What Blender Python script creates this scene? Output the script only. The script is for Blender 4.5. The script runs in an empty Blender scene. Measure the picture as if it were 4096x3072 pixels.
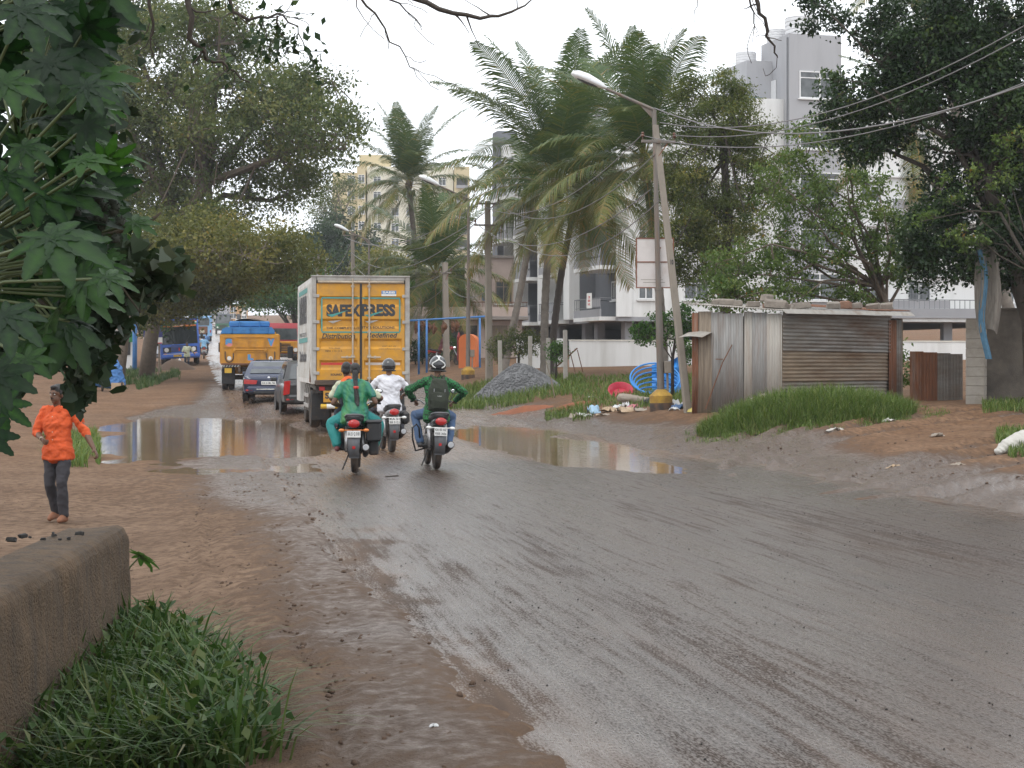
import bpy, math, random
import numpy as np
from mathutils import Vector, Matrix
SC = bpy.context.scene
COL = SC.collection
rnd = random.Random(7)
R = math.radians

# ---------------------------------------------------------------- camera
F, YH, CH = 7000.0, 1440.0, 1.7          # photo focal length (px), horizon row, eye height (m)
cam_d = bpy.data.cameras.new('camera')
cam = bpy.data.objects.new('camera', cam_d); COL.objects.link(cam)
cam_d.sensor_width = 36.0; cam_d.lens = F / 4096 * 36.0
cam_d.shift_y = -(1536 - YH) / 4096
cam_d.clip_start = 0.1; cam_d.clip_end = 5000
cam.location = (0, 0, CH); cam.rotation_euler = (R(90), 0, 0)
SC.camera = cam

# ---------------------------------------------------------------- overcast sky, weak wide sun, exposure
world = bpy.data.worlds.new('World'); SC.world = world; world.use_nodes = True
wn, wl = world.node_tree.nodes, world.node_tree.links
wn.clear()
w_out = wn.new('ShaderNodeOutputWorld'); w_bg = wn.new('ShaderNodeBackground')
w_sky = wn.new('ShaderNodeTexSky'); w_sky.sky_type = 'NISHITA'; w_sky.sun_disc = False
w_sky.sun_elevation = R(58); w_sky.sun_rotation = R(150); w_sky.dust_density = 4.0
w_hsv = wn.new('ShaderNodeHueSaturation'); w_hsv.inputs['Saturation'].default_value = 0.18
w_mix = wn.new('ShaderNodeMix'); w_mix.data_type = 'RGBA'
w_mix.inputs['Factor'].default_value = 0.86
w_mix.inputs['B'].default_value = (16.3, 16.9, 17.6, 1)      # even cloud layer
wl.new(w_sky.outputs['Color'], w_hsv.inputs['Color'])
wl.new(w_hsv.outputs['Color'], w_mix.inputs['A'])
wl.new(w_mix.outputs['Result'], w_bg.inputs['Color'])
w_bg.inputs['Strength'].default_value = 0.1
wl.new(w_bg.outputs['Background'], w_out.inputs['Surface'])
sun_d = bpy.data.lights.new('sun', 'SUN'); sun = bpy.data.objects.new('sun', sun_d); COL.objects.link(sun)
sun_d.energy = 1.0; sun_d.angle = R(25); sun_d.color = (1.0, 0.97, 0.92)
sun.rotation_euler = (R(32), 0, R(-30))
SC.view_settings.view_transform = 'Standard'; SC.view_settings.look = 'None'
SC.view_settings.gamma = 1.0; SC.view_settings.use_curve_mapping = False
SC.view_settings.exposure = 0.12
SC.render.engine = 'CYCLES'
cy = SC.cycles
cy.max_bounces = 5; cy.diffuse_bounces = 2; cy.glossy_bounces = 2; cy.transmission_bounces = 2
cy.transparent_max_bounces = 8; cy.volume_bounces = 0
cy.caustics_reflective = False; cy.caustics_refractive = False
cy.use_denoising = True
cy.sample_clamp_indirect = 6.0

# ---------------------------------------------------------------- helpers
def tag(o, label=None, cat=None, group=None, kind=None):
    if label: o['label'] = label
    if cat: o['category'] = cat
    if group: o['group'] = group
    if kind: o['kind'] = kind
    return o

def thing(name, label, cat, loc=(0, 0, 0), rz=0.0, group=None, rx=0.0, ry=0.0):
    o = bpy.data.objects.new(name, None); COL.objects.link(o)
    o.location = loc; o.rotation_euler = (rx, ry, rz); o.empty_display_size = 0.2
    return tag(o, label, cat, group)

def obj(name, mesh, parent=None, loc=None, rot=None, scale=None):
    o = bpy.data.objects.new(name, mesh); COL.objects.link(o)
    if parent is not None: o.parent = parent
    if loc is not None: o.location = loc
    if rot is not None: o.rotation_euler = rot
    if scale is not None: o.scale = scale if hasattr(scale, '__len__') else (scale,) * 3
    return o

def copy_tree(o, parent=None):
    c = o.copy(); COL.objects.link(c); c.parent = parent
    for ch in list(o.children): copy_tree(ch, c)
    return c

def basis(d):
    d = Vector(d).normalized()
    u = Vector((0, 0, 1)) if abs(d.z) < 0.95 else Vector((1, 0, 0))
    x = d.cross(u).normalized(); y = d.cross(x).normalized()
    return x, y

class MB:
    """collects geometry for ONE mesh object"""
    def __init__(s): s.v = []; s.f = []; s.m = []
    def add(s, vs, fs, mi=0):
        b = len(s.v); s.v.extend([tuple(p) for p in vs])
        for f in fs: s.f.append(tuple(i + b for i in f)); s.m.append(mi)
        return s
    def box(s, c, d, M=None, mi=0, b=0.0):
        cx, cy, cz = c; hx, hy, hz = d[0] / 2, d[1] / 2, d[2] / 2
        if b <= 0:
            vs = [(cx + sx * hx, cy + sy * hy, cz + sz * hz) for sx in (-1, 1) for sy in (-1, 1) for sz in (-1, 1)]
            fs = [(0, 1, 3, 2), (4, 6, 7, 5), (0, 4, 5, 1), (2, 3, 7, 6), (0, 2, 6, 4), (1, 5, 7, 3)]
        else:
            b = min(b, hx * .9, hy * .9, hz * .9); vs = []; fs = []; idx = {}
            for sx in (-1, 1):
                for sy in (-1, 1):
                    for sz in (-1, 1):
                        for ax in range(3):
                            p = [sx * (hx - b), sy * (hy - b), sz * (hz - b)]
                            p[ax] += (sx, sy, sz)[ax] * b
                            idx[(sx, sy, sz, ax)] = len(vs); vs.append((cx + p[0], cy + p[1], cz + p[2]))
            def I(sx, sy, sz, ax): return idx[(sx, sy, sz, ax)]
            for sg in (-1, 1):
                q = [I(sg, -1, -1, 0), I(sg, 1, -1, 0), I(sg, 1, 1, 0), I(sg, -1, 1, 0)]; fs.append(q if sg > 0 else q[::-1])
                q = [I(-1, sg, -1, 1), I(-1, sg, 1, 1), I(1, sg, 1, 1), I(1, sg, -1, 1)]; fs.append(q if sg > 0 else q[::-1])
                q = [I(-1, -1, sg, 2), I(1, -1, sg, 2), I(1, 1, sg, 2), I(-1, 1, sg, 2)]; fs.append(q if sg > 0 else q[::-1])
            for a in (-1, 1):
                for c2 in (-1, 1):
                    fs.append([I(a, c2, -1, 0), I(a, c2, 1, 0), I(a, c2, 1, 1), I(a, c2, -1, 1)])
                    fs.append([I(a, -1, c2, 0), I(a, 1, c2, 0), I(a, 1, c2, 2), I(a, -1, c2, 2)])
                    fs.append([I(-1, a, c2, 1), I(1, a, c2, 1), I(1, a, c2, 2), I(-1, a, c2, 2)])
            for sx in (-1, 1):
                for sy in (-1, 1):
                    for sz in (-1, 1): fs.append([I(sx, sy, sz, 0), I(sx, sy, sz, 1), I(sx, sy, sz, 2)])
        if M is not None: vs = [M @ Vector(p) for p in vs]
        return s.add(vs, fs, mi)
    def tube(s, pts, r, n=8, mi=0, caps=True, sx=1.0, sy=1.0):
        pts = [Vector(p) for p in pts]; k = len(pts)
        rs = r if hasattr(r, '__len__') else [r] * k
        vs = []; fs = []; X = Y = None
        for i, p in enumerate(pts):
            d = (pts[min(i + 1, k - 1)] - pts[max(i - 1, 0)])
            if d.length < 1e-9: d = Vector((0, 0, 1))
            d.normalize()
            if X is None: X, Y = basis(d)
            else:
                X = X - d * X.dot(d)
                if X.length < 1e-6: X, Y = basis(d)
                X.normalize(); Y = d.cross(X).normalized()
            for j in range(n):
                a = 2 * math.pi * j / n
                vs.append(p + X * (math.cos(a) * rs[i] * sx) + Y * (math.sin(a) * rs[i] * sy))
        for i in range(k - 1):
            for j in range(n):
                fs.append((i * n + j, i * n + (j + 1) % n, (i + 1) * n + (j + 1) % n, (i + 1) * n + j))
        if caps:
            fs.append(tuple(range(n))[::-1]); fs.append(tuple((k - 1) * n + j for j in range(n)))
        return s.add(vs, fs, mi)
    def lathe(s, prof, n=16, M=None, mi=0):
        vs = []; fs = []; k = len(prof)
        for (r, z) in prof:
            for j in range(n):
                a = 2 * math.pi * j / n; vs.append((r * math.cos(a), r * math.sin(a), z))
        for i in range(k - 1):
            for j in range(n): fs.append((i * n + j, i * n + (j + 1) % n, (i + 1) * n + (j + 1) % n, (i + 1) * n + j))
        fs.append(tuple(range(n))[::-1]); fs.append(tuple((k - 1) * n + j for j in range(n)))
        if M is not None: vs = [M @ Vector(p) for p in vs]
        return s.add(vs, fs, mi)
    def ell(s, c, r, nu=12, nv=8, M=None, mi=0):
        if not hasattr(r, '__len__'): r = (r, r, r)
        vs = [(c[0], c[1], c[2] - r[2])]; fs = []
        for i in range(1, nv):
            th = math.pi * i / nv - math.pi / 2
            for j in range(nu):
                a = 2 * math.pi * j / nu
                vs.append((c[0] + r[0] * math.cos(th) * math.cos(a), c[1] + r[1] * math.cos(th) * math.sin(a), c[2] + r[2] * math.sin(th)))
        vs.append((c[0], c[1], c[2] + r[2])); top = len(vs) - 1
        for j in range(nu): fs.append((0, 1 + (j + 1) % nu, 1 + j)); fs.append((top, top - nu + j, top - nu + (j + 1) % nu))
        for i in range(nv - 2):
            for j in range(nu):
                a = 1 + i * nu; fs.append((a + j, a + (j + 1) % nu, a + nu + (j + 1) % nu, a + nu + j))
        if M is not None: vs = [M @ Vector(p) for p in vs]
        return s.add(vs, fs, mi)
    def prism(s, poly, h0, h1, ax='z', M=None, mi=0):
        """extrude a 2-D polygon between h0 and h1; ax: the axis of extrusion"""
        n = len(poly)
        def P(a, b, h): return {'z': (a, b, h), 'y': (a, h, b), 'x': (h, a, b)}[ax]
        vs = [P(a, b, h0) for a, b in poly] + [P(a, b, h1) for a, b in poly]
        fs = [tuple(range(n))[::-1], tuple(range(n, 2 * n))] + [(i, (i + 1) % n, n + (i + 1) % n, n + i) for i in range(n)]
        if M is not None: vs = [M @ Vector(p) for p in vs]
        return s.add(vs, fs, mi)
    def loft(s, rings, caps=True, mi=0, M=None):
        n = len(rings[0]); vs = [p for r_ in rings for p in r_]; fs = []
        for i in range(len(rings) - 1):
            for j in range(n): fs.append((i * n + j, i * n + (j + 1) % n, (i + 1) * n + (j + 1) % n, (i + 1) * n + j))
        if caps: fs.append(tuple(range(n))[::-1]); fs.append(tuple((len(rings) - 1) * n + j for j in range(n)))
        if M is not None: vs = [M @ Vector(p) for p in vs]
        return s.add(vs, fs, mi)
    def sheet(s, fn, nu, nv, mi=0):
        vs = [fn(i / nu, j / nv) for j in range(nv + 1) for i in range(nu + 1)]
        fs = [(j * (nu + 1) + i, j * (nu + 1) + i + 1, (j + 1) * (nu + 1) + i + 1, (j + 1) * (nu + 1) + i) for j in range(nv) for i in range(nu)]
        return s.add(vs, fs, mi)
    def mesh(s, name, mats, smooth=False):
        me = bpy.data.meshes.new(name); me.from_pydata(s.v, [], s.f)
        if not isinstance(mats, (list, tuple)): mats = [mats]
        for m in mats: me.materials.append(m)
        if len(mats) > 1: me.polygons.foreach_set('material_index', s.m)
        if smooth is True: me.polygons.foreach_set('use_smooth', [True] * len(me.polygons))
        me.update()
        if smooth and smooth is not True:
            me.polygons.foreach_set('use_smooth', [True] * len(me.polygons))
            me.set_sharp_from_angle(angle=R(smooth))
        return me
    def build(s, name, mats, parent=None, smooth=35, loc=None, rot=None):
        import re as _re
        return obj(name, s.mesh(name, mats, smooth), parent, loc, rot)

def np_mesh(name, V, Fq, mat, smooth=False, attrs=None):
    """V (n,3) array; Fq (m,k) array of same-size faces"""
    me = bpy.data.meshes.new(name); m, k = Fq.shape
    me.vertices.add(len(V)); me.vertices.foreach_set('co', np.ascontiguousarray(V, dtype=np.float32).ravel())
    me.loops.add(m * k); me.loops.foreach_set('vertex_index', np.ascontiguousarray(Fq, dtype=np.int32).ravel())
    me.polygons.add(m); me.polygons.foreach_set('loop_start', np.arange(0, m * k, k, dtype=np.int32))
    me.polygons.foreach_set('loop_total', np.full(m, k, dtype=np.int32))
    if smooth: me.polygons.foreach_set('use_smooth', np.ones(m, dtype=bool))
    me.update(calc_edges=True); me.validate()
    for nm, arr in (attrs or {}).items():
        a = me.attributes.new(nm, 'FLOAT', 'POINT'); a.data.foreach_set('value', np.ascontiguousarray(arr, dtype=np.float32))
    me.materials.append(mat)
    return me

# ---------------------------------------------------------------- materials
class NT:
    def __init__(s, name):
        s.m = bpy.data.materials.new(name); s.m.use_nodes = True
        s.n, s.l = s.m.node_tree.nodes, s.m.node_tree.links
        s.b = s.n['Principled BSDF']; s.out = s.n['Material Output']; s._c = None
    def set(s, **k):
        for a, v in k.items(): s.b.inputs[a.replace('_', ' ')].default_value = v
        return s
    def coord(s, kind='Object'):
        if s._c is None: s._c = s.n.new('ShaderNodeTexCoord')
        return s._c.outputs[kind]
    def mapped(s, scale=(1, 1, 1), kind='Object', rot=(0, 0, 0)):
        mp = s.n.new('ShaderNodeMapping'); mp.inputs['Scale'].default_value = scale; mp.inputs['Rotation'].default_value = rot
        s.l.new(s.coord(kind), mp.inputs['Vector']); return mp.outputs['Vector']
    def noise(s, scale, detail=4, rough=.55, vec=None, dist=0.0):
        t = s.n.new('ShaderNodeTexNoise'); t.inputs['Scale'].default_value = scale; t.inputs['Detail'].default_value = detail
        t.inputs['Roughness'].default_value = rough; t.inputs['Distortion'].default_value = dist
        s.l.new(vec if vec is not None else s.coord(), t.inputs['Vector']); return t.outputs['Fac']
    def voro(s, scale, vec=None, out='Distance'):
        t = s.n.new('ShaderNodeTexVoronoi'); t.inputs['Scale'].default_value = scale
        s.l.new(vec if vec is not None else s.coord(), t.inputs['Vector']); return t.outputs[out]
    def attr(s, name):
        t = s.n.new('ShaderNodeAttribute'); t.attribute_name = name; return t.outputs['Fac']
    def ramp(s, fac, stops):
        t = s.n.new('ShaderNodeValToRGB'); e = t.color_ramp.elements
        while len(e) < len(stops): e.new(0.5)
        for i, (p, c) in enumerate(stops):
            e[i].position = p; e[i].color = (c[0], c[1], c[2], 1) if hasattr(c, '__len__') else (c, c, c, 1)
        s.l.new(fac, t.inputs['Fac']); return t.outputs['Color']
    def mix(s, fac, a, b, mode='MIX'):
        t = s.n.new('ShaderNodeMix'); t.data_type = 'RGBA'; t.blend_type = mode
        for key, v in (('Factor', fac), ('A', a), ('B', b)):
            if hasattr(v, 'is_output') or hasattr(v, 'links'): s.l.new(v, t.inputs[key])
            else: t.inputs[key].default_value = v if not hasattr(v, '__len__') else (v[0], v[1], v[2], 1)
        return t.outputs['Result']
    def math(s, op, a, b=0.0, clamp=False):
        t = s.n.new('ShaderNodeMath'); t.operation = op; t.use_clamp = clamp
        for i, v in enumerate((a, b)):
            if hasattr(v, 'links'): s.l.new(v, t.inputs[i])
            else: t.inputs[i].default_value = v
        return t.outputs[0]
    def bump(s, h, strength=.3, dist=.02):
        t = s.n.new('ShaderNodeBump'); t.inputs['Strength'].default_value = strength; t.inputs['Distance'].default_value = dist
        s.l.new(h, t.inputs['Height']); s.l.new(t.outputs['Normal'], s.b.inputs['Normal']); return s
    def col(s, c):
        if hasattr(c, 'links'): s.l.new(c, s.b.inputs['Base Color'])
        else: s.b.inputs['Base Color'].default_value = (c[0], c[1], c[2], 1)
        return s
    def spec(s, v): s.l.new(v, s.b.inputs['Specular IOR Level']); return s
    def rough(s, r_):
        if hasattr(r_, 'links'): s.l.new(r_, s.b.inputs['Roughness'])
        else: s.b.inputs['Roughness'].default_value = r_
        return s

def sc3(c, k): return tuple(min(1, x * k) for x in c)
def mk(name, c, rough=.6, var=.25, scale=4.0, bump=0.0, bscale=None, metal=0.0, dirt=None, damt=.4, dscale=1.5, spec=None, stretch=None):
    """paint / concrete / cloth: base colour with uneven tone, optional dirt patches and fine relief"""
    t = NT(name); t.set(Metallic=metal)
    if spec is not None: t.b.inputs['Specular IOR Level'].default_value = spec
    vec = t.mapped(stretch) if stretch else None
    n = t.noise(scale, 5, .6, vec)
    c_ = t.ramp(n, [(.25, sc3(c, 1 - var)), (.75, sc3(c, 1 + var * .6))])
    if dirt:
        d = t.noise(dscale, 6, .65, vec)
        f = t.ramp(d, [(.62 - damt * .35, 0.0), (.75, min(1.0, damt * 1.6))])
        c_ = t.mix(f, c_, dirt)
        t.rough(t.ramp(d, [(.4, rough), (.75, min(1, rough + .25))]))
    else: t.rough(t.ramp(n, [(.3, max(0.02, rough - .06)), (.7, min(1, rough + .06))]))
    t.col(c_)
    if bump > 0: t.bump(t.noise(bscale or scale * 8, 4, .6, vec), bump, .02)
    return t.m

def leaf_mat(name, stops, rough=.45, trans=.35, attr='var', spec=.4):
    t = NT(name); c_ = t.ramp(t.attr(attr), stops); t.col(c_); t.rough(rough)
    t.b.inputs['Specular IOR Level'].default_value = spec * .5
    tr = t.n.new('ShaderNodeBsdfTranslucent'); ms = t.n.new('ShaderNodeMixShader'); ms.inputs[0].default_value = trans
    br = t.mix(1.0, c_, (1.15, 1.25, .7), 'MULTIPLY'); t.l.new(br, tr.inputs['Color'])
    t.l.new(t.b.outputs[0], ms.inputs[1]); t.l.new(tr.outputs[0], ms.inputs[2]); t.l.new(ms.outputs[0], t.out.inputs['Surface'])
    return t.m

# ---------------------------------------------------------------- terrain
RA = math.atan(0.183); CA, SA = math.cos(RA), math.sin(RA); RX0 = 5.3   # road runs away to the left
def st(X, Y): return -(X - RX0) * SA + Y * CA, (X - RX0) * CA + Y * SA
def xy(s, t): return RX0 + t * CA - s * SA, t * SA + s * CA
def hsh(i, j, k): 
    v = np.sin(i * 127.1 + j * 311.7 + k * 74.7) * 43758.5453; return v - np.floor(v)
def vn(x, y, k=0):
    x = np.asarray(x, float); y = np.asarray(y, float)
    i = np.floor(x); j = np.floor(y); u = x - i; v = y - j
    u = u * u * (3 - 2 * u); v = v * v * (3 - 2 * v)
    return (hsh(i, j, k) * (1 - u) + hsh(i + 1, j, k) * u) * (1 - v) + (hsh(i, j + 1, k) * (1 - u) + hsh(i + 1, j + 1, k) * u) * v
def fbm(x, y, k=0, o=4):
    r_ = 0; a = .5
    for q in range(o): r_ = r_ + a * vn(x * 2 ** q, y * 2 ** q, k + q * 3); a *= .5
    return r_
def sms(a, b, x):
    t = np.clip((np.asarray(x, float) - a) / (b - a), 0, 1); return t * t * (3 - 2 * t)
_ps = np.array([-50, 0, 30, 48, 60, 70, 90, 107, 150, 212, 300, 437, 700, 1500], float)
_pz = np.array([0, 0, 0, .03, .22, .47, .85, 1.2, 2.3, 4.0, 6.6, 10.8, 18.5, 30], float)
_fs = np.linspace(-50, 1500, 3101)
_fz = np.interp(_fs, _ps, _pz); _k = np.exp(-np.linspace(-2, 2, 33) ** 2); _k /= _k.sum()
_fz[16:-16] = np.convolve(_fz, _k, 'valid')
def road_z(s): return np.interp(s, _fs, _fz)
WATER = -0.06
def dips(s, t):
    """puddle hollows"""
    w = (fbm(s * .25, t * .45, 5) - .47)
    e1 = ((s - 46) / 17.0) ** 2 + ((t + 4.4) / 2.75) ** 2 + w * 1.9
    e2 = ((s - 37.5) / 11.0) ** 2 + ((t - 1.9 - (s - 36) * .06) / 1.6) ** 2 + w * 2.6
    return .17 * (1 - sms(.35, 1.25, e1)) + .115 * (1 - sms(.3, 1.25, e2))
def gz(X, Y):
    X = np.asarray(X, float); Y = np.asarray(Y, float); s, t = st(X, Y)
    z = road_z(s)
    near = 1 - sms(22, 27, s)
    lo = -.02 - .17 * near * sms(-4.2, -6.0, t) - .12 * near * sms(14, 7, s) * sms(-4.6, -6.0, t) - .06 * sms(27, 45, s) * sms(-4, -7, t)
    lo = lo + .22 * sms(-8.2, -11.5, t) + .5 * sms(-11, -30, t) + 2.5 * sms(-30, -120, t)
    g = np.interp(t, [4, 5, 6.3, 8, 11, 20, 40, 120], [0, .16, .44, .58, .74, .9, 1.2, 3.0])
    ro = g * (.22 + .78 * sms(22, 38, s))
    off = np.where(t < -4, lo * sms(-4, -4.4, t) , np.where(t > 4, ro, 0))
    z = z + off - dips(s, t)
    z = z + .02 * (fbm(X * .5, Y * .5, 11) - .47) * sms(3.8, 4.6, np.abs(t))
    return z
def gzf(X, Y): return float(gz(X, Y))
def at(x, y, d): return Vector(((x - 2048) / F * d, d, CH - (y - YH) / F * d))
def gp(x, d, dz=0.0):
    X = (x - 2048) / F * d; return Vector((X, d, gzf(X, d) + dz))
# ================================================================ setting: ground, road, puddle water
def geo(a, b, ratio, minstep):
    o = [a]
    while o[-1] < b: o.append(o[-1] + max(minstep, abs(o[-1]) * ratio))
    return np.array(o)
gy = np.concatenate([np.arange(-12, 5, .8), geo(5.0, 75, .0065, .045), geo(76, 1400, .035, .8)])
core = np.arange(-13, 14.001, .075)
side = geo(13.2, 900, .05, .3)
gx = np.concatenate([-side[::-1] , core, side + .9])
GX, GY = np.meshgrid(gx, gy)
S_, T_ = st(GX, GY)
GZ = gz(GX, GY)
aT = np.abs(T_)
edge_n = fbm(S_ * .8, T_ * .8, 21) - .47
# the bed under the asphalt is cut away; dirt laps over its ragged edge
wide = 3.80 + .28 * edge_n + .3 * (fbm(S_ * 3, T_ * 3, 23) - .47) + .16 * (fbm(S_ * 9, T_ * 9, 24) - .47) - .22 * sms(13, 7, S_) * (T_ < 0) - .7 * sms(24, 34, S_) * sms(0, 3, T_) * (fbm(S_ * .35, T_ * .5, 25))
GZ = GZ - .075 * (1 - sms(wide, wide + .22, aT))
near_w = 1 - sms(45, 70, GY)
lump = fbm(GX * 5.5, GY * 5.5, 31) - .47
band = np.exp(-((aT - 4.35) / .55) ** 2)
GZ = GZ + near_w * (band * (.04 * lump + .04 * (fbm(GX * 13, GY * 13, 37) - .47) + .018 * sms(.1, .35, fbm(GX * 2.2, GY * 2.2, 33) - .35)) + .022 * lump * sms(3.9, 4.5, aT) + .03 * lump * sms(4.2, 5.5, T_) * (1 - sms(7.5, 10, T_)) * sms(14, 20, GY) + .02 * (fbm(GX * 1.3, GY * 1.3, 35) - .47) * sms(3.9, 4.8, aT))
# wheel ruts in the soft mud of the entry on the right and along the left shoulder
RUTW = np.zeros_like(GZ)
def rut(p0, p1, bend, w, depth, k):
    global GZ, RUTW
    a = np.array(p0, float); b = np.array(p1, float); d = b - a; L = np.hypot(*d); u = d / L; nrm = np.array([-u[1], u[0]])
    q = (GX - a[0]) * u[0] + (GY - a[1]) * u[1]; e = (GX - a[0]) * nrm[0] + (GY - a[1]) * nrm[1]
    e = e - bend * np.sin(np.clip(q / L, 0, 1) * math.pi) - .12 * (vn(q * .7, q * 0 + k, 3) - .5)
    m = sms(-.02, .12, q / L) * (1 - sms(.88, 1.02, q / L))
    tread = 1 + .35 * np.sin(q * 42)
    RUTW = np.maximum(RUTW, m * np.exp(-(e / (1.3 * w)) ** 2) * (depth > .03))
    GZ = GZ + m * depth * (-np.exp(-(e / w) ** 2) * tread + .75 * np.exp(-((np.abs(e) - 1.9 * w) / (.7 * w)) ** 2))
for k, (p0, p1, bd) in enumerate([((3.2, 22), (13, 31), 1.2), ((3.9, 23.2), (14, 33.4), 1.5), ((2.5, 25), (12.5, 36), 1.8), ((3.4, 27), (11, 37), 1.4),
        ((3.0, 19.5), (12.5, 27), .8), ((4.0, 18), (13, 24.5), .5), ((2.6, 29), (8, 38), .8), ((4.5, 20.5), (13, 28.5), .9), ((3.5, 24.5), (9, 37.5), 1.6), ((2.8, 26.2), (10, 38), 1.9), ((4.2, 17), (13.5, 22.5), .4), ((3.6, 21.2), (13.5, 30), 1.0)]):
    rut(p0, p1, bd, .20, .065, k)
for k, (t0, s0, s1) in enumerate([(-4.75, 8, 27), (-5.0, 9, 24), (-6.3, 6, 26), (-6.55, 6, 26), (-4.45, 6, 20)]):
    rut(xy(s0, t0), xy(s1, t0 - .25 + .1 * k), .15, .06, .018, 20 + k)
wet = np.exp(-((aT - 4.1) / .75) ** 2) * (.66 + .25 * sms(18, 26, GY)) + .75 * sms(.02, .09, dips(S_, T_)) + .6 * (1 - sms(3.9, 7.5, aT)) * sms(16, 26, GY) * (1 - sms(55, 80, GY))
wet = wet + .62 * sms(3.3, 4.6, T_) * (1 - sms(4.6, 7.0, T_)) * (1 - sms(36, 42, GY)) * sms(14, 19, GY)
wet = np.clip(wet + .75 * RUTW + .55 * (fbm(GX * .9, GY * .9, 41) - .5), 0, 1) * (1 - sms(60, 100, GY) * .6)
red = np.clip(sms(18, 40, GY) * (.45 + .9 * (fbm(GX * .25, GY * .25, 43) - .3)) + .25 * sms(4, 6, T_) * (1 - sms(34, 44, GY)), 0, 1)
nX, nY = len(gx), len(gy)
V = np.stack([GX, GY, GZ], -1).reshape(-1, 3)
ii = np.arange(nX * nY).reshape(nY, nX)
Fq = np.stack([ii[:-1, :-1], ii[:-1, 1:], ii[1:, 1:], ii[1:, :-1]], -1).reshape(-1, 4)

t = NT('earth')
n1 = t.noise(.7, 6, .6); n2 = t.noise(9, 6, .65); n3 = t.noise(60, 4, .6)
aw = t.attr('wet'); ar = t.attr('red')
c_dry = t.ramp(n1, [(.3, (.155, .102, .069)), (.7, (.25, .17, .117))])
c_red = t.ramp(n1, [(.3, (.19, .098, .05)), (.7, (.29, .17, .10))])
c_ = t.mix(ar, c_dry, c_red)
c_ = t.mix(t.ramp(n2, [(.40, 0.0), (.62, .7)]), c_, (.085, .054, .037))
c_ = t.mix(t.ramp(n3, [(.62, 0.0), (.72, .7)]), c_, (.06, .042, .032))
wf = t.math('MULTIPLY_ADD', aw, 1.0); 
wsum = t.math('ADD', t.math('MULTIPLY', aw, .95), t.math('MULTIPLY', t.math('SUBTRACT', n2, .5), .9), True)
c_ = t.mix(t.ramp(wsum, [(.18, 0.0), (.55, .8)]), c_, t.ramp(n2, [(.35, (.05, .033, .024)), (.65, (.12, .078, .053))]))
t.col(c_)
t.rough(t.ramp(wsum, [(.42, .92), (.68, .5), (.9, .22)])); t.spec(t.ramp(wsum, [(.35, .06), (.85, .7)]))
hb = t.math('ADD', t.math('MULTIPLY', n2, .8), t.math('MULTIPLY', n3, .35))
t.bump(hb, .9, .06)
M_earth = t.m
ground = obj('ground', np_mesh('ground', V, Fq, M_earth, True, {'wet': wet.ravel(), 'red': red.ravel()}))
tag(ground, 'brown and reddish dirt shoulders and verges, muddy near the road', kind='structure')

# ---- road sheet in road-aligned coordinates (object rotated along the road)
rs = np.concatenate([np.arange(-8, 5, .5), geo(5.0, 75, .007, .05), geo(76, 900, .03, .8)])
rt = np.arange(-4.5, 4.501, .06)
RT, RS = np.meshgrid(rt, rs)
WX, WY = xy(RS, RT)
RZ = road_z(RS) - dips(RS, RT) + .03 * (1 - (RT / 4) ** 2) - .03
RZ = RZ + (.010 * (fbm(RT * 1.2, RS * .35, 51) - .47)) - .07 * sms(3.95, 4.4, np.abs(RT))
mud = .25 * (1 - sms(8, 16, RS)) + .9 * sms(27, 35, RS + 2.5 * (fbm(RT * .7, RS * .25, 53) - .47) * 2) + .25 * sms(3.1, 3.9, np.abs(RT))
mud = np.clip(mud + .5 * (fbm(RT * 1.1, RS * .16, 55) - .5), 0, 1)
RZ = RZ + .02 * (fbm(RT * 3.5, RS * 1.6, 57) - .47) * mud * sms(24, 30, RS)
rwet = .60 + (1.6 * (fbm(RT * 5, RS * 1.5, 63) - .42)) * np.exp(-((np.abs(RT) - 3.6) / .45) ** 2) + 1.1 * (fbm(RT * .9, RS * .10, 59) - .5) + .35 * sms(17, 26, RS) + .3 * sms(.02, .08, dips(RS, RT)) + .25 * sms(.5, 3, RT) * sms(10, 18, RS)
rwet = np.clip(rwet, 0, 1)
redge = sms(3.35, 3.95, np.abs(RT) + 1.1 * (fbm(RT * 2.2, RS * .7, 61) - .47) + 1.0 * (fbm(RT * 6, RS * 3.5, 62) - .47)) * (1 - .5 * sms(24, 32, RS))
ii = np.arange(RT.size).reshape(RT.shape)
Fr = np.stack([ii[:-1, :-1], ii[:-1, 1:], ii[1:, 1:], ii[1:, :-1]], -1).reshape(-1, 4)
t = NT('wet_asphalt')
mp = t.mapped((1.0, .16, 1.0))
mpf = t.mapped((1.0, .3, 1.0))
st1 = t.noise(3.4, 7, .66, mp); st2 = t.noise(9.0, 5, .6, mp); grain = t.noise(95, 3, .6, mpf); peb = t.noise(45, 2, .5)
am = t.attr('mud'); aw = t.attr('wet')
tar = t.ramp(grain, [(.38, (.014, .012, .011)), (.64, (.085, .066, .056))])
film = t.ramp(st2, [(.3, (.125, .080, .056)), (.7, (.215, .14, .098))])
msum = t.math('ADD', am, t.math('MULTIPLY', t.math('SUBTRACT', st1, .5), .9), True)
c_ = t.mix(t.ramp(msum, [(.12, .12), (.75, .92)]), tar, film)
c_ = t.mix(t.ramp(peb, [(.68, 0.0), (.74, .85)]), c_, (.03, .025, .022))
lane = t.noise(1.3, 5, .6, t.mapped((1.0, .03, 1.0)))
c_ = t.mix(t.ramp(lane, [(.38, .0), (.62, .55)]), c_, t.mix(grain, (.035, .024, .018), (.12, .084, .062)))
c_ = t.mix(t.math('MULTIPLY', t.attr('edge'), .9), c_, t.ramp(st2, [(.3, (.06, .04, .029)), (.7, (.125, .083, .057))]))
t.col(c_)
aw = t.math('SUBTRACT', aw, t.math('MULTIPLY', t.attr('edge'), .45))
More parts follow.
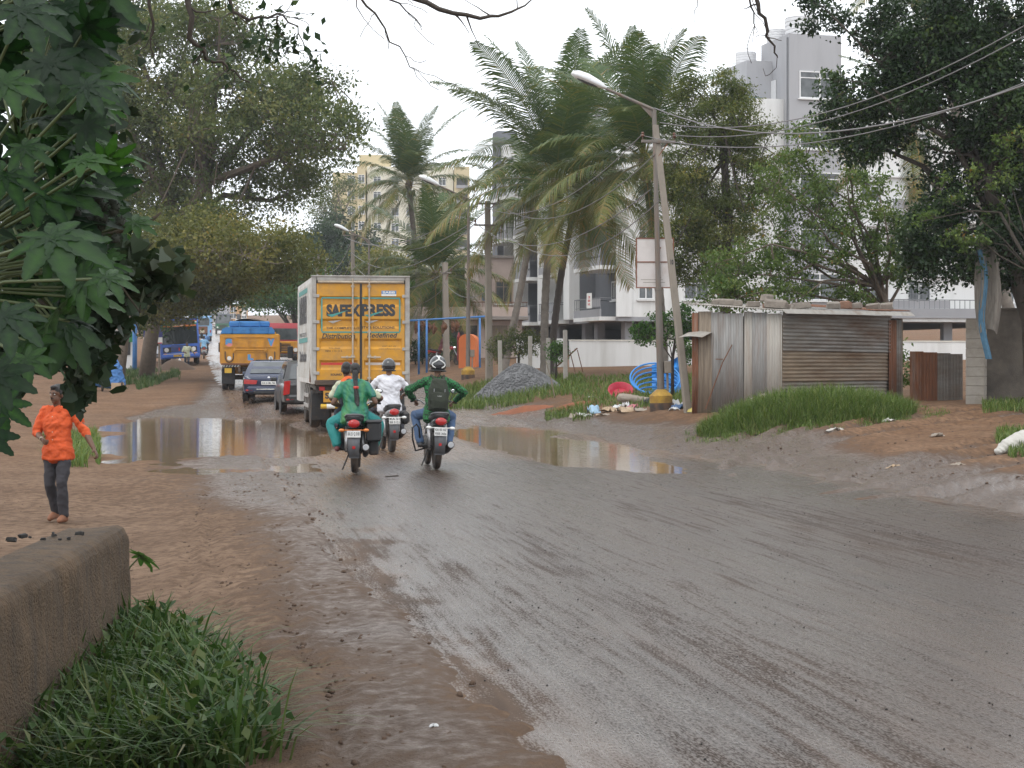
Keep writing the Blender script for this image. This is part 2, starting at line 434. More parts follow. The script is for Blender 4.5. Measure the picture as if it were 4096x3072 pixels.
wsum = t.math('ADD', t.math('MULTIPLY', aw, .75), t.math('ADD', t.math('ADD', t.math('ADD', t.math('MULTIPLY', t.math('SUBTRACT', st1, .5), 1.0), t.math('MULTIPLY', t.math('SUBTRACT', t.noise(14.0, 4, .6, t.mapped((1.0, .05, 1.0))), .5), 1.5)), t.math('MULTIPLY', t.math('SUBTRACT', lane, .5), 1.1)), t.math('MULTIPLY', t.math('SUBTRACT', grain, .5), 1.7)), True)
t.rough(t.ramp(wsum, [(.1, .6), (.4, .36), (.8, .24)])); t.spec(t.ramp(wsum, [(.05, .05), (.5, .42), (.95, 1.0)]))
t.bump(t.math('ADD', t.math('MULTIPLY', grain, .8), t.math('MULTIPLY', st2, .5)), .42, .010)
M_road = t.m
road = obj('road', np_mesh('road', np.stack([RT, RS, RZ], -1).reshape(-1, 3), Fr, M_road, True, {'mud': mud.ravel(), 'wet': rwet.ravel(), 'edge': redge.ravel()}),
           loc=(RX0, 0, 0), rot=(0, 0, RA))
tag(road, 'wet grey asphalt road filmed with brown mud', kind='structure')

# ---- brown water standing in the hollows (ground and road rise through the sheet)
t = NT('muddy_water')
nW = t.noise(3.0, 3, .5, t.mapped((1.0, 3.0, 1.0))); 
t.col(t.ramp(t.noise(.35, 4, .6), [(.3, (.17, .105, .056)), (.7, (.26, .175, .10))])).rough(.05)
t.b.inputs['Specular IOR Level'].default_value = .5
t.bump(nW, .13, .02)
mb = MB()
x0, x1, y0, y1 = -13.5, 6.5, 25.2, 66.0
def water_pt(u, v): 
    s = (27.8 if u < .45 else 24) + (38.2 if u < .45 else 42) * v; tt = -9.3 + 14.2 * u; X, Y = xy(s, tt); return (X, Y, WATER)
mb.sheet(water_pt, 12, 24)
puddle = mb.build('puddle_water', t.m, smooth=False)
tag(puddle, 'brown puddle water standing across the muddy road', kind='structure')
# ================================================================ palette
M = {}
def P_(name, *a, **k): M[name] = mk(name, *a, **k); return M[name]
MUD = (.16, .105, .07)
P_('tyre', (.022, .021, .021), .75, .3, 20, .3, dirt=MUD, damt=.55, dscale=6)
P_('steel', (.42, .42, .43), .35, .25, 12, metal=.8, dirt=MUD, damt=.35, dscale=8)
P_('dark_metal', (.028, .028, .03), .5, .3, 14, dirt=MUD, damt=.45, dscale=7)
P_('black_plastic', (.016, .016, .018), .42, .2, 10, dirt=MUD, damt=.25, dscale=9)
P_('grey_plastic', (.11, .115, .125), .5, .2, 10, dirt=MUD, damt=.3, dscale=9)
P_('chrome', (.8, .8, .82), .08, .1, 8, metal=1.0)
P_('red_lens', (.42, .012, .012), .15, .2, 12, spec=.7)
P_('amber_lens', (.6, .17, .02), .18, .2, 12, spec=.7)
P_('plate_white', (.72, .72, .70), .4, .1, 20, dirt=MUD, damt=.18, dscale=10)
P_('plate_yellow', (.62, .38, .03), .45, .15, 20)
P_('ink', (.02, .022, .03), .5, .1, 10)
P_('vinyl', (.03, .03, .033), .55, .25, 25, .2)
P_('skin', (.17, .085, .05), .5, .15, 9, spec=.4)
P_('skin_dark', (.12, .06, .036), .5, .15, 9, spec=.4)
P_('hair', (.012, .010, .009), .45, .3, 60, .6, 160)
t = NT('glass_dark'); t.col((.018, .022, .024)).rough(.06); t.b.inputs['Specular IOR Level'].default_value = .9; M['glass'] = t.m
t = NT('glass_window'); t.col(t.ramp(t.noise(1.5, 3), [(.35, (.03, .036, .04)), (.7, (.10, .11, .115))])).rough(.08); t.b.inputs['Specular IOR Level'].default_value = .8; M['pane'] = t.m

# ================================================================ text
def text_mesh(body, mat, bold=0.0, shear=0.0, thick=.004):
    cu = bpy.data.curves.new('lettering', 'FONT'); cu.body = body; cu.size = 1.0; cu.offset = bold; cu.shear = shear
    cu.extrude = 0.0; cu.resolution_u = 3; cu.align_x = 'CENTER'
    o = bpy.data.objects.new('lettering', cu); COL.objects.link(o)
    bpy.context.view_layer.update()
    me = bpy.data.meshes.new_from_object(o.evaluated_get(bpy.context.evaluated_depsgraph_get()))
    bpy.data.objects.remove(o); bpy.data.curves.remove(cu)
    me.materials.clear(); me.materials.append(mat)
    return me
def lettering(parent, body, mat, c, w, h, face='-y', bold=0.0, shear=0.0, name='lettering'):
    """flat printed words centred on c, w wide and h tall, on a surface that faces -y, +y, -x or +x"""
    me = text_mesh(body, mat, bold, shear)
    n = len(me.vertices); a = np.zeros(n * 3, np.float32); me.vertices.foreach_get('co', a); a = a.reshape(-1, 3)
    lo, hi = a.min(0), a.max(0); u = ((a[:, 0] - lo[0]) / max(1e-6, hi[0] - lo[0]) - .5) * w; v = ((a[:, 1] - lo[1]) / max(1e-6, hi[1] - lo[1]) - .5) * h
    z = np.zeros(n)
    b = {'-y': np.stack([u, z, v], 1), '+y': np.stack([-u, z, v], 1), '-x': np.stack([z, -u, v], 1), '+x': np.stack([z, u, v], 1)}[face]
    b = b + np.array(c)
    me.vertices.foreach_set('co', b.astype(np.float32).ravel()); me.update()
    return obj(name, me, parent)

# ================================================================ people: overlapping tapered limbs fused into one skin by a voxel remesh
class Blob(MB):
    def cap(s, p0, r0, p1, r1, n=12):
        p0, p1 = Vector(p0), Vector(p1); d = (p1 - p0); L = d.length
        if L < 1e-6: return s.ell(p0, r0, n, 8)
        u = d / L; pts = []; rr = []
        for a in (-90, -60, -30): pts.append(p0 + u * (r0 * math.sin(R(a)))); rr.append(max(.0008, r0 * math.cos(R(a))))
        for k in range(5): f = k / 4; pts.append(p0.lerp(p1, f)); rr.append(r0 + (r1 - r0) * f)
        for a in (30, 60, 90): pts.append(p1 + u * (r1 * math.sin(R(a)))); rr.append(max(.0008, r1 * math.cos(R(a))))
        return s.tube(pts, rr, n)
    def chain(s, pts, rs):
        for i in range(len(pts) - 1): s.cap(pts[i], rs[i], pts[i + 1], rs[i + 1])
        return s
    def torso(s, rings, right):
        """rings: (centre, half width, half depth)"""
        cs = [Vector(r_[0]) for r_ in rings]; out = []
        r_ = Vector(right).normalized()
        def ring(c, a, hw, hd):
            rr = (r_ - a * r_.dot(a)).normalized(); f = a.cross(rr)
            return [c + rr * (math.cos(q) * hw) + f * (math.sin(q) * hd) for q in [2 * math.pi * k / 20 for k in range(20)]]
        for i, (c, hw, hd) in enumerate(rings):
            a = (cs[min(i + 1, len(cs) - 1)] - cs[max(i - 1, 0)]).normalized()
            if i == 0: out.append(ring(cs[0] - a * hd * .35, a, hw * .5, hd * .5))
            out.append(ring(cs[i], a, hw, hd))
            if i == len(rings) - 1: out.append(ring(cs[i] + a * hd * .35, a, hw * .5, hd * .5))
        return s.loft(out)
    def fuse(s, name, mat, parent, vox=.012, smooth=3, wr=0.0, seed=0):
        me = s.mesh('tmp', mat, False); o = bpy.data.objects.new('tmp', me); COL.objects.link(o)
        md = o.modifiers.new('r', 'REMESH'); md.mode = 'VOXEL'; md.voxel_size = vox
        if smooth: sm = o.modifiers.new('s', 'SMOOTH'); sm.factor = .5; sm.iterations = smooth
        bpy.context.view_layer.update()
        m2 = bpy.data.meshes.new_from_object(o.evaluated_get(bpy.context.evaluated_depsgraph_get()))
        bpy.data.objects.remove(o); bpy.data.meshes.remove(me)
        m2.name = name; m2.materials.clear(); m2.materials.append(mat)
        n = len(m2.vertices)
        if wr and n:
            a = np.zeros(n * 3, np.float32); m2.vertices.foreach_get('co', a); a = a.reshape(-1, 3)
            nn = np.zeros(n * 3, np.float32); m2.vertices.foreach_get('normal', nn); nn = nn.reshape(-1, 3)
            w = fbm(a[:, 0] * 14 + a[:, 2] * 9 + seed, a[:, 1] * 12 - a[:, 2] * 16, 70 + seed, 3) - .44
            a = a + nn * (w * wr)[:, None]; m2.vertices.foreach_set('co', a.ravel())
        m2.polygons.foreach_set('use_smooth', np.ones(len(m2.polygons), bool)); m2.update()
        return obj(name, m2, parent)

def hand(b, wr, dirn, palm_n, side, curl=.5, k=1.0):
    """palm and five unequal bent fingers; dirn: along the hand, palm_n: out of the palm, side: towards the thumb"""
    d = Vector(dirn).normalized(); n = Vector(palm_n); n = (n - d * n.dot(d)).normalized(); sd = Vector(side); sd = (sd - d * sd.dot(d) - n * sd.dot(n)).normalized()
    wr = Vector(wr)
    for o_ in (-.022, 0, .022): b.cap(wr + d * .01 * k + sd * o_ * .7 * k, .017 * k, wr + d * .085 * k + sd * o_ * 1.25 * k, .0125 * k)
    for i, (o_, L) in enumerate(((.031, .072), (.011, .08), (-.010, .074), (-.030, .058))):
        p = wr + d * .085 * k + sd * o_ * k; a = .35 * curl; L *= k
        for seg, (fr, rr) in enumerate(((.45, .0088), (.32, .008), (.26, .007))):
            q = p + (d * math.cos(a) + n * math.sin(a)) * (L * fr); b.cap(p, rr * k, q, (rr - .0008) * k, 8); p = q; a += 1.0 * curl
    p = wr + d * .025 * k + sd * .03 * k
    for fr, a in ((.04, .85), (.03, .45)):
        q = p + (sd * math.sin(a) + d * math.cos(a) + n * .35 * curl).normalized() * fr * k; b.cap(p, .0115 * k, q, .0095 * k, 8); p = q

def head(b, c, fwd, up=(0, 0, 1), k=1.0):
    """skull, jaw, nose, brow, lips and ears on a head centred on c"""
    f = Vector(fwd).normalized(); u = Vector(up); u = (u - f * u.dot(f)).normalized(); r_ = f.cross(u); c = Vector(c)
    Mx = Matrix((r_, f, u)).transposed().to_4x4(); Mx.translation = c
    S = lambda p: Mx @ (Vector(p) * k)
    b.ell((0, -.012 * k, .03 * k), (.073 * k, .092 * k, .088 * k), 16, 12, Mx)
    b.ell((0, .018 * k, -.045 * k), (.056 * k, .070 * k, .070 * k), 14, 10, Mx)
    b.cap(S((0, .082, .012)), .0105 * k, S((0, .103, -.026)), .0155 * k, 8)
    b.cap(S((-.034, .077, .022)), .010 * k, S((.034, .077, .022)), .010 * k, 8)
    b.cap(S((-.020, .083, -.060)), .0085 * k, S((.020, .083, -.060)), .0085 * k, 8)
    b.ell((0, .066 * k, -.095 * k), (.022 * k, .018 * k, .018 * k), 8, 6, Mx)
    for sg in (-1, 1): b.ell((sg * .075 * k, -.012 * k, -.008 * k), (.011 * k, .020 * k, .032 * k), 8, 8, Mx)
    return Mx

def helmet(root, Mx, mat, k=1.0, visor=True, stripe=None):
    b = MB()
    n = 20; rings = []
    for i in range(11):
        th = R(-38 + 128 * i / 10); rr = math.cos(th); z = math.sin(th)
        rings.append([Vector((.128 * rr * math.cos(2 * math.pi * j / n), -.005 + .152 * rr * math.sin(2 * math.pi * j / n), .03 + .142 * z)) * k for j in range(n)])
    b.loft(rings, True, 0, Mx)
    h = b.build('helmet', [mat], root, True)
    if visor:
        b = MB()
        b.sheet(lambda u, v: Mx @ (Vector((.1315 * math.sin((u - .5) * 2.7), -.004 + .157 * math.cos((u - .5) * 2.7) * (1 - .1 * v), -.02 + .085 * v)) * k), 12, 3)
        b.build('visor', M['glass'], h, True)
    b = MB(); b.tube([Mx @ (Vector((.124 * math.cos(a), -.004 + .148 * math.sin(a), -.062)) * k) for a in [2 * math.pi * j / 24 for j in range(25)]], .011 * k, 6, caps=False)
    b.build('rim_trim', M['black_plastic'], h, True)
    if stripe:
        for sg in (-1, 1):
            b = MB(); pts = []
            for i in range(9):
                th = R(-22 + 80 * i / 8); az = R(-90 + sg * (22 + 26 * math.sin(i * .8)))
                pts.append(Mx @ (Vector((.131 * math.cos(th) * math.cos(az), -.005 + .155 * math.cos(th) * math.sin(az), .03 + .145 * math.sin(th))) * k))
            b.tube(pts, .010 * k, 6); b.build('stripe', stripe, h, True)
    return h

def hair_cap(root, Mx, k=1.0, mat=None, bun=False, name='hair'):
    b = Blob()
    b.ell((0, -.022 * k, .048 * k), (.083 * k, .098 * k, .088 * k), 16, 10, Mx)
    b.ell((0, -.062 * k, .0 * k), (.070 * k, .052 * k, .075 * k), 12, 8, Mx)
    b.ell((0, .05 * k, .092 * k), (.055 * k, .04 * k, .028 * k), 10, 6, Mx)
    for sg in (-1, 1): b.cap(Mx @ Vector((sg * .074 * k, .0, .03 * k)), .014 * k, Mx @ Vector((sg * .076 * k, .012 * k, -.012 * k)), .007 * k)
    return b.fuse(name, mat or M['hair'], root, .009, 2, .02, 3)

def clothes(kind, root, mat, J, k=1.0, vox=.012, name='shirt', sleeve=.62, tail=0.0, wr=.022, seed=1, bulk=1.0):
    b = Blob(); g = k * bulk
    Rt = (J['shR'] - J['shL'])
    if kind == 'shirt':
        pv, ch, nk = J['pelvis'], J['chest'], J['neck']; dn = (pv - ch).normalized()
        b.torso([(pv + dn * (.05 + tail) * k, .202 * g, .158 * g), (pv, .194 * g, .150 * g), (pv.lerp(ch, .45), .168 * g, .122 * g), (ch, .190 * g, .128 * g),
                 (ch.lerp(nk, .55), .178 * g, .105 * g), (ch.lerp(nk, .85), .115 * g, .078 * g)], Rt)
        for sd in 'LR':
            sh, el, wr_ = J['sh' + sd], J['el' + sd], J['wr' + sd]
            b.cap(J['neck'].lerp(J['chest'], .22), .062 * g, sh, .066 * g)
            if sleeve <= 1.0: b.cap(sh, .068 * g, sh.lerp(el, sleeve), .060 * g)
            else:
                b.cap(sh, .068 * g, el, .054 * g); b.cap(el, .054 * g, el.lerp(wr_, sleeve - 1), .045 * g)
    elif kind == 'trousers':
        pv = J['pelvis']; up = (J['chest'] - pv).normalized()
        b.torso([(pv - up * .07 * k, .165 * g, .125 * g), (pv, .166 * g, .122 * g), (pv + up * .07 * k, .145 * g, .10 * g)], Rt)
        for sd in 'LR':
            b.chain([J['hip' + sd], J['hip' + sd].lerp(J['kn' + sd], .5), J['kn' + sd], J['kn' + sd].lerp(J['an' + sd], .5), J['an' + sd] + (J['kn' + sd] - J['an' + sd]) * .05],
                    [.096 * g, .086 * g, .070 * g, .066 * g, .064 * g])
    elif kind == 'salwar':
        pv = J['pelvis']; up = (J['chest'] - pv).normalized()
        b.torso([(pv - up * .08 * k, .19 * g, .15 * g), (pv, .19 * g, .15 * g), (pv + up * .09 * k, .16 * g, .12 * g)], Rt)
        for sd in 'LR':
            b.chain([J['hip' + sd], J['hip' + sd].lerp(J['kn' + sd], .5), J['kn' + sd], J['kn' + sd].lerp(J['an' + sd], .45), J['an' + sd] + (J['kn' + sd] - J['an' + sd]) * .10],
                    [.12 * g, .125 * g, .115 * g, .105 * g, .075 * g])
    return b.fuse(name, mat, root, vox, 3, wr, seed)

def shoes(root, J, mat, k=1.0, name='shoe', sandal=False):
    for sd in 'LR':
        b = Blob(); an, to = J['an' + sd], J['toe' + sd]; d = (to - an); d.z = 0; d.normalize(); dn = Vector((0, 0, -1))
        heel = an - d * .045 * k + dn * .045 * k
        if sandal: b.cap(heel, .032 * k, to + dn * .028 * k, .036 * k); b.fuse(name, mat, root, .010, 2); continue
        b.cap(heel, .042 * k, to.lerp(an, .2), .042 * k); b.cap(an + dn * .02 * k, .046 * k, to.lerp(an, .5), .04 * k); b.cap(to.lerp(an, .3), .042 * k, to, .036 * k)
        b.fuse(name, mat, root, .011, 2)

def body(root, J, fwd, skin, k=1.0, vox=.009, curlL=.5, curlR=.5, up=(0, 0, 1), hands=None):
    b = Blob(); pv, ch, nk = J['pelvis'], J['chest'], J['neck']; Rt = J['shR'] - J['shL']
    b.torso([(pv - (ch - pv).normalized() * .06 * k, .15 * k, .11 * k), (pv, .155 * k, .112 * k), (pv.lerp(ch, .45), .142 * k, .102 * k), (ch, .162 * k, .108 * k), (ch.lerp(nk, .55), .15 * k, .088 * k)], Rt)
    b.cap(ch.lerp(nk, .6), .062 * k, nk, .055 * k); b.cap(nk, .055 * k, J['head'] - Vector(up) * .04 * k, .052 * k)
    Mx = head(b, J['head'], fwd, up, k)
    for sd in 'LR':
        sg = -1 if sd == 'L' else 1
        sh, el, wr = J['sh' + sd], J['el' + sd], J['wr' + sd]
        b.cap(ch.lerp(nk, .55), .055 * k, sh, .052 * k)
        b.chain([sh, sh.lerp(el, .5), el, el.lerp(wr, .35), wr], [.050 * k, .046 * k, .040 * k, .041 * k, .027 * k])
        hd = (hands or {}).get(sd)
        if hd: hand(b, wr, hd[0], hd[1], hd[2], hd[3], k)
        else: hand(b, wr, wr - el, Vector((-sg, 0, -.2)), Vector((0, 1, .2)), curlL if sd == 'L' else curlR, k)
        b.chain([J['hip' + sd], J['hip' + sd].lerp(J['kn' + sd], .4), J['kn' + sd], J['kn' + sd].lerp(J['an' + sd], .35), J['an' + sd]], [.082 * k, .072 * k, .050 * k, .049 * k, .034 * k])
        an, to = J['an' + sd], J['toe' + sd]; d = (to - an); d.z = 0
        b.cap(an - d.normalized() * .03 * k + Vector((0, 0, -.045 * k)), .028 * k, to + Vector((0, 0, -.012 * k)), .024 * k); b.cap(an, .034 * k, to.lerp(an, .4), .026 * k)
    b.fuse('body', skin, root, vox, 2)
    return Mx

def vec(d): return {k_: Vector(v) for k_, v in d.items()}
def face_bits(root, Mx, k=1.0, moustache=True):
    for sg in (-1, 1):
        b = MB(); b.ell((sg * .031 * k, .0785 * k, .004 * k), (.013 * k, .008 * k, .007 * k), 8, 6, Mx); e = b.build('eye', M['plate_white'], root, True)
        b = MB(); b.ell((sg * .031 * k, .0845 * k, .004 * k), (.006 * k, .004 * k, .006 * k), 8, 6, Mx); b.build('iris', M['hair'], e, True)
        b = MB(); b.tube([Mx @ Vector((sg * x * k, .0905 * k - .12 * k * (x - .01) ** 2 * 30, .026 * k)) for x in (.012, .028, .046)], [.004 * k, .0045 * k, .003 * k], 6); b.build('eyebrow', M['hair'], root, True)
    if moustache:
        b = MB(); b.tube([Mx @ Vector((x * k, (.094 - abs(x) * .35) * k, (-.044 - abs(x) * .12) * k)) for x in (-.03, -.012, .0, .012, .03)], [.003 * k, .006 * k, .0065 * k, .006 * k, .003 * k], 6); b.build('moustache', M['hair'], root, True)
# ================================================================ vehicles
def ground_at(x, y):
    lo, hi = 4.0, 600.0; prev = 4.0
    d = 4.0
    while d < 900:
        p = at(x, y, d)
        if p.z < gzf(p.x, p.y): break
        prev = d; d *= 1.01
    lo, hi = prev, d
    for _ in range(30):
        m = (lo + hi) / 2; p = at(x, y, m)
        if p.z < gzf(p.x, p.y): hi = m
        else: lo = m
    p = at(x, y, hi); return Vector((p.x, p.y, gzf(p.x, p.y)))

def wheel(parent, c, r_, w, name='wheel', spokes=0, rimr=.62, axis='x', rim_mat=None, hub=True):
    """tyre with a rounded tread, rim and hub; the axle runs along x"""
    Mx = Matrix.Translation(c) @ Matrix.Rotation(R(90), 4, 'Y')
    b = MB(); h = w / 2
    b.lathe([(r_ * rimr, -h * .7), (r_ * .80, -h), (r_ * .93, -h * .92), (r_ * .99, -h * .55), (r_, 0), (r_ * .99, h * .55), (r_ * .93, h * .92), (r_ * .80, h), (r_ * rimr, h * .7)], 28, Mx)
    ty = b.build(name, M['tyre'], parent)
    b = MB()
    if spokes:
        b.tube([Mx @ Vector((r_ * rimr * math.cos(a), r_ * rimr * math.sin(a), 0)) for a in [2 * math.pi * i / 24 for i in range(25)]], w * .22, 6, caps=False)
        for i in range(spokes):
            a = 2 * math.pi * i / spokes; b.tube([Mx @ Vector((0, 0, 0)), Mx @ Vector((r_ * rimr * math.cos(a), r_ * rimr * math.sin(a), 0))], .014, 5)
        b.lathe([(.055, -w * .45), (.06, 0), (.055, w * .45)], 12, Mx)
    else:
        b.lathe([(r_ * .15, -h * .5), (r_ * .3, -h * .62), (r_ * .34, -h * .2), (r_ * .5, -h * .15), (r_ * rimr * 1.02, -h * .66), (r_ * rimr * 1.02, h * .66), (r_ * .5, h * .15), (r_ * .3, h * .5), (r_ * .15, h * .4)], 20, Mx)
    b.build('rim', rim_mat or M['dark_metal'], ty)
    return ty

def plate(parent, c, w, h, lines, mat=None, face='-y', ink=None):
    b = MB(); d = (w, .008, h) if 'y' in face else (.008, w, h); b.box(c, d, b=.003); p = b.build('number_plate', mat or M['plate_white'], parent)
    off = {'-y': (0, -.0055, 0), '+y': (0, .0055, 0), '-x': (-.0055, 0, 0), '+x': (.0055, 0, 0)}[face]
    for i, tx in enumerate(lines):
        hh = h / len(lines) * .58; cz = c[2] + h * (.5 - (i + .5) / len(lines)) * .92
        lettering(p, tx, ink or M['ink'], (c[0] + off[0], c[1] + off[1], cz), w * .86, hh, face, bold=.02)
    return p

# ---------------------------------------------------------------- delivery truck
P_('container_white', (.62, .62, .60), .5, .12, 3, dirt=(.34, .28, .22), damt=.5, dscale=2.2)
P_('truck_yellow', (.60, .285, .012), .45, .2, 2.5, dirt=(.33, .19, .07), damt=.6, dscale=2.4)
P_('frame_grey', (.36, .35, .33), .55, .2, 6, dirt=(.16, .11, .08), damt=.4, dscale=2.5)
P_('bar_steel', (.44, .38, .30), .45, .2, 8, dirt=(.2, .12, .07), damt=.4, dscale=5)
P_('teal_paint', (.055, .27, .25), .5, .15, 4)
P_('letter_black', (.030, .032, .036), .5, .25, 6)
P_('red_tape', (.55, .035, .02), .35, .15, 6); P_('white_tape', (.62, .55, .5), .35, .15, 6)
P_('sticker_blue', (.10, .22, .45), .5, .1, 6)
P_('chassis', (.03, .026, .024), .7, .3, 6, dirt=MUD, damt=.6, dscale=2)
P_('rust', (.16, .065, .03), .8, .4, 10, .3)
def delivery_truck():
    W, H, L, ZB = 2.36, 2.58, 5.9, 1.10
    Y0 = 42.3; X = (1443 - 2048) / F * Y0
    root = thing('delivery_truck', 'white box truck with yellow rear doors lettered SAFEXPRESS driving away through the puddle', 'truck', (X, Y0, gzf(X, Y0)), R(10.2))
    hw = W / 2; T = .06
    b = MB()
    for sg in (-1, 1): b.box((sg * (hw - T / 2), L / 2 + .02, ZB + H / 2), (T, L - .04, H), b=.012)
    b.box((0, L / 2 + .02, ZB + H - .03), (W - 2 * T - .004, L - .05, .06)); b.box((0, L - .04, ZB + H / 2), (W - 2 * T - .004, .06, H - .13)); b.box((0, L / 2, ZB + .06), (W - 2 * T - .004, L - .12, .1))
    # vertical pressed ribs of the side walls
    for sg in (-1, 1):
        for i in range(24): b.box((sg * (hw + .004), .35 + i * .235, ZB + H * .5), (.012, .05, H * .9), b=.004)
    box = b.build('container', M['container_white'], root)
    b = MB()
    for sg in (-1, 1): b.box((sg * (hw - .05), -.012, ZB + H / 2), (.115, .07, H + .02), b=.012)
    b.box((0, -.014, ZB + H - .03), (W - .24, .07, .11), b=.01)
    fr = b.build('door_frame', M['frame_grey'], root)
    b = MB(); b.box((0, -.02, ZB + H + .02), (W + .02, .1, .035), b=.008); b.build('roof_rail', M['frame_grey'], root)
    b = MB(); b.tube([(-hw + .14, -.055, ZB + H - .12), (hw - .14, -.055, ZB + H - .12)], .035, 10); b.build('header_tube', M['bar_steel'], root, True)
    # two doors pressed with horizontal channels
    dw = (W - .26) / 2; z0, z1 = ZB + .10, ZB + H - .155
    DH = z1 - z0
    grooves = [(.185, .055), (.415, .05), (.625, .055), (.845, .05)]
    def groove(fz, fx):
        g = 0.0
        for c, h in grooves:
            a = abs((1 - fz) - c); g = max(g, 1 - min(1, max(0, (a - h * .55) / (h * .45))))
        ex = min(1, max(0, (min(fx, 1 - fx) - .06) / .03)); return g * ex
    zs = sorted(set([0, 1] + [round(1 - (c + q * h), 4) for c, h in grooves for q in (-1, -.55, .55, 1)]))
    xs = [0, .06, .09, .5, .91, .94, 1]
    for sg in (-1, 1):
        xa = -dw - .012 if sg < 0 else .012
        b = MB(); vs = []; n = len(xs)
        for fz in zs:
            for fx in xs: vs.append((xa + dw * fx, -.035 + .045 * groove(fz, fx), z0 + DH * fz))
        b.add(vs, [(j * n + i, j * n + i + 1, (j + 1) * n + i + 1, (j + 1) * n + i) for j in range(len(zs) - 1) for i in range(n - 1)])
        b.box((xa + dw / 2, .035, (z0 + z1) / 2), (dw, .02, DH))
        door = b.build('rear_door', M['truck_yellow'], root)
        b = MB(); b.box((xa + (dw if sg < 0 else 0), -.04, (z0 + z1) / 2), (.03, .02, DH)); b.build('rubber_seal', M['black_plastic'], door)
        xb = -.20 if sg < 0 else .20
        b = MB(); b.tube([(xb, -.075, z0 - .14), (xb, -.075, z1 + .12)], .021, 8)
        for fz in (.02, .25, .5, .75, .97): b.box((xb, -.058, z0 + DH * fz), (.09, .035, .05), b=.006)
        bar = b.build('locking_bar', M['bar_steel'], door)
        b = MB(); hx = xb + (-.22 if sg < 0 else .22); b.box(((xb + hx) / 2, -.10, z0 + DH * .235), (abs(hx - xb) + .12, .022, .035), b=.008); b.box((hx * .8, -.08, z0 + DH * .235), (.05, .05, .07), b=.008)
        b.build('door_handle', M['bar_steel'], door)
        for fz in (.07, .32, .60, .87):
            b = MB(); b.box((sg * (hw - .10), -.052, z0 + DH * fz), (.16, .026, .075), b=.006); b.build('hinge', M['frame_grey'], door)
        # lettering, split over the two doors
        cx = xa + dw / 2; yl = -.0385
        zf = lambda f_: z1 - DH * f_
        b = MB(); zt, zb_ = zf(.150), zf(.505); xo = xa + (.12 if sg < 0 else dw - .12); xi = xa + (dw if sg < 0 else 0)
        th = .035
        b.box(((xo + xi) / 2, yl, zt), (abs(xi - xo), .003, th)); b.box(((xo + xi) / 2, yl, zb_), (abs(xi - xo), .003, th)); b.box((xo, yl, (zt + zb_) / 2), (th, .003, zt - zb_ - th))
        b.build('painted_border', M['teal_paint'], door)
        if sg < 0:
            lettering(door, 'SAFEX', M['letter_black'], (cx + .115, yl, zf(.280)), .82, .30, bold=.055)
            lettering(door, 'THE COMPLETE LO', M['letter_black'], (cx + .10, yl, zf(.462)), .80, .055, bold=.02)
            lettering(door, 'Distribution', M['letter_black'], (cx + .0, yl, zf(.545)), .80, .125, bold=.02, shear=.25)
            lettering(door, 'TOLLFREE', M['letter_black'], (cx - .10, yl, zf(.672)), .28, .035); lettering(door, '1800 113 113', M['letter_black'], (cx - .12, yl, zf(.700)), .40, .042)
            lettering(door, 'SOUND', M['letter_black'], (cx - .06, yl, zf(.945)), .27, .055, bold=.03)
        else:
            lettering(door, 'PRESS', M['letter_black'], (cx - .11, yl, zf(.275)), .82, .30, bold=.055)
            lettering(door, 'STICS SOLUTIONS', M['letter_black'], (cx - .12, yl, zf(.455)), .80, .055, bold=.02)
            lettering(door, 'Redefined', M['letter_black'], (cx - .02, yl, zf(.535)), .74, .125, bold=.02, shear=.25)
            lettering(door, 'VISIT AT US', M['letter_black'], (cx + .14, yl, zf(.650)), .34, .035); lettering(door, 'www.safexpress.com', M['letter_black'], (cx + .16, yl, zf(.678)), .52, .04)
            b = MB(); b.box((cx + .14, yl, zf(.10)), (.36, .003, .13)); st_ = b.build('sticker', M['plate_white'], door)
            b = MB(); b.box((cx + .14, yl - .003, zf(.09)), (.36, .003, .08)); b.build('sticker_band', M['sticker_blue'], st_); lettering(st_, 'SABB', M['plate_white'], (cx + .14, yl - .006, zf(.09)), .3, .055, bold=.03)
        # teal tick through the lettering and its grey shadow
        x_0 = cx + (-.28 if sg < 0 else -.46); b = MB()
        b.prism([(x_0, zf(.325)), (x_0 + .12, zf(.350)), (x_0 + .52, zf(.275)), (x_0 + .14, zf(.318))], yl - .006, yl - .003, 'y'); b.build('painted_tick', M['teal_paint'], door)
        b = MB(); b.prism([(x_0 + .02, zf(.392)), (x_0 + .14, zf(.415)), (x_0 + .36, zf(.378))], yl - .001, yl + .002, 'y'); b.build('painted_shadow', M['frame_grey'], door)
        b = MB(); b.box((cx, .008, zf(.833)), (dw * .8, .003, .06)); b.build('reflective_strip', M['red_tape'] if sg < 0 else M['white_tape'], door)
    # left side decoration
    xs_ = -hw - .013
    for zc in (ZB + H * .90, ZB + H * .42): b = MB(); b.box((xs_, 3.3, zc), (.004, 3.6, .12)); b.build('painted_band', M['teal_paint'], root)
    b = MB(); b.box((xs_, 5.08, ZB + H * .66), (.004, .05, H * .44)); b.build('painted_band', M['teal_paint'], root)
    lettering(root, 'SAFEXPRESS', M['letter_black'], (xs_ - .004, 3.3, ZB + H * .72), 3.1, .72, '-x', bold=.05)
    lettering(root, 'THE COMPLETE LOGISTICS SOLUTIONS', M['letter_black'], (xs_ - .004, 3.3, ZB + H * .475), 3.0, .1, '-x', bold=.02)
    lettering(root, 'Distribution', M['letter_black'], (xs_ - .004, 3.3, ZB + H * .26), 3.0, .28, '-x', bold=.05, shear=.2)
    b = MB(); b.prism([(.22, ZB + .03), (.75, ZB + .05), (.42, ZB + .42)], xs_ - .003, xs_, 'x'); b.build('rust_patch', M['rust'], root)
    # underside
    b = MB()
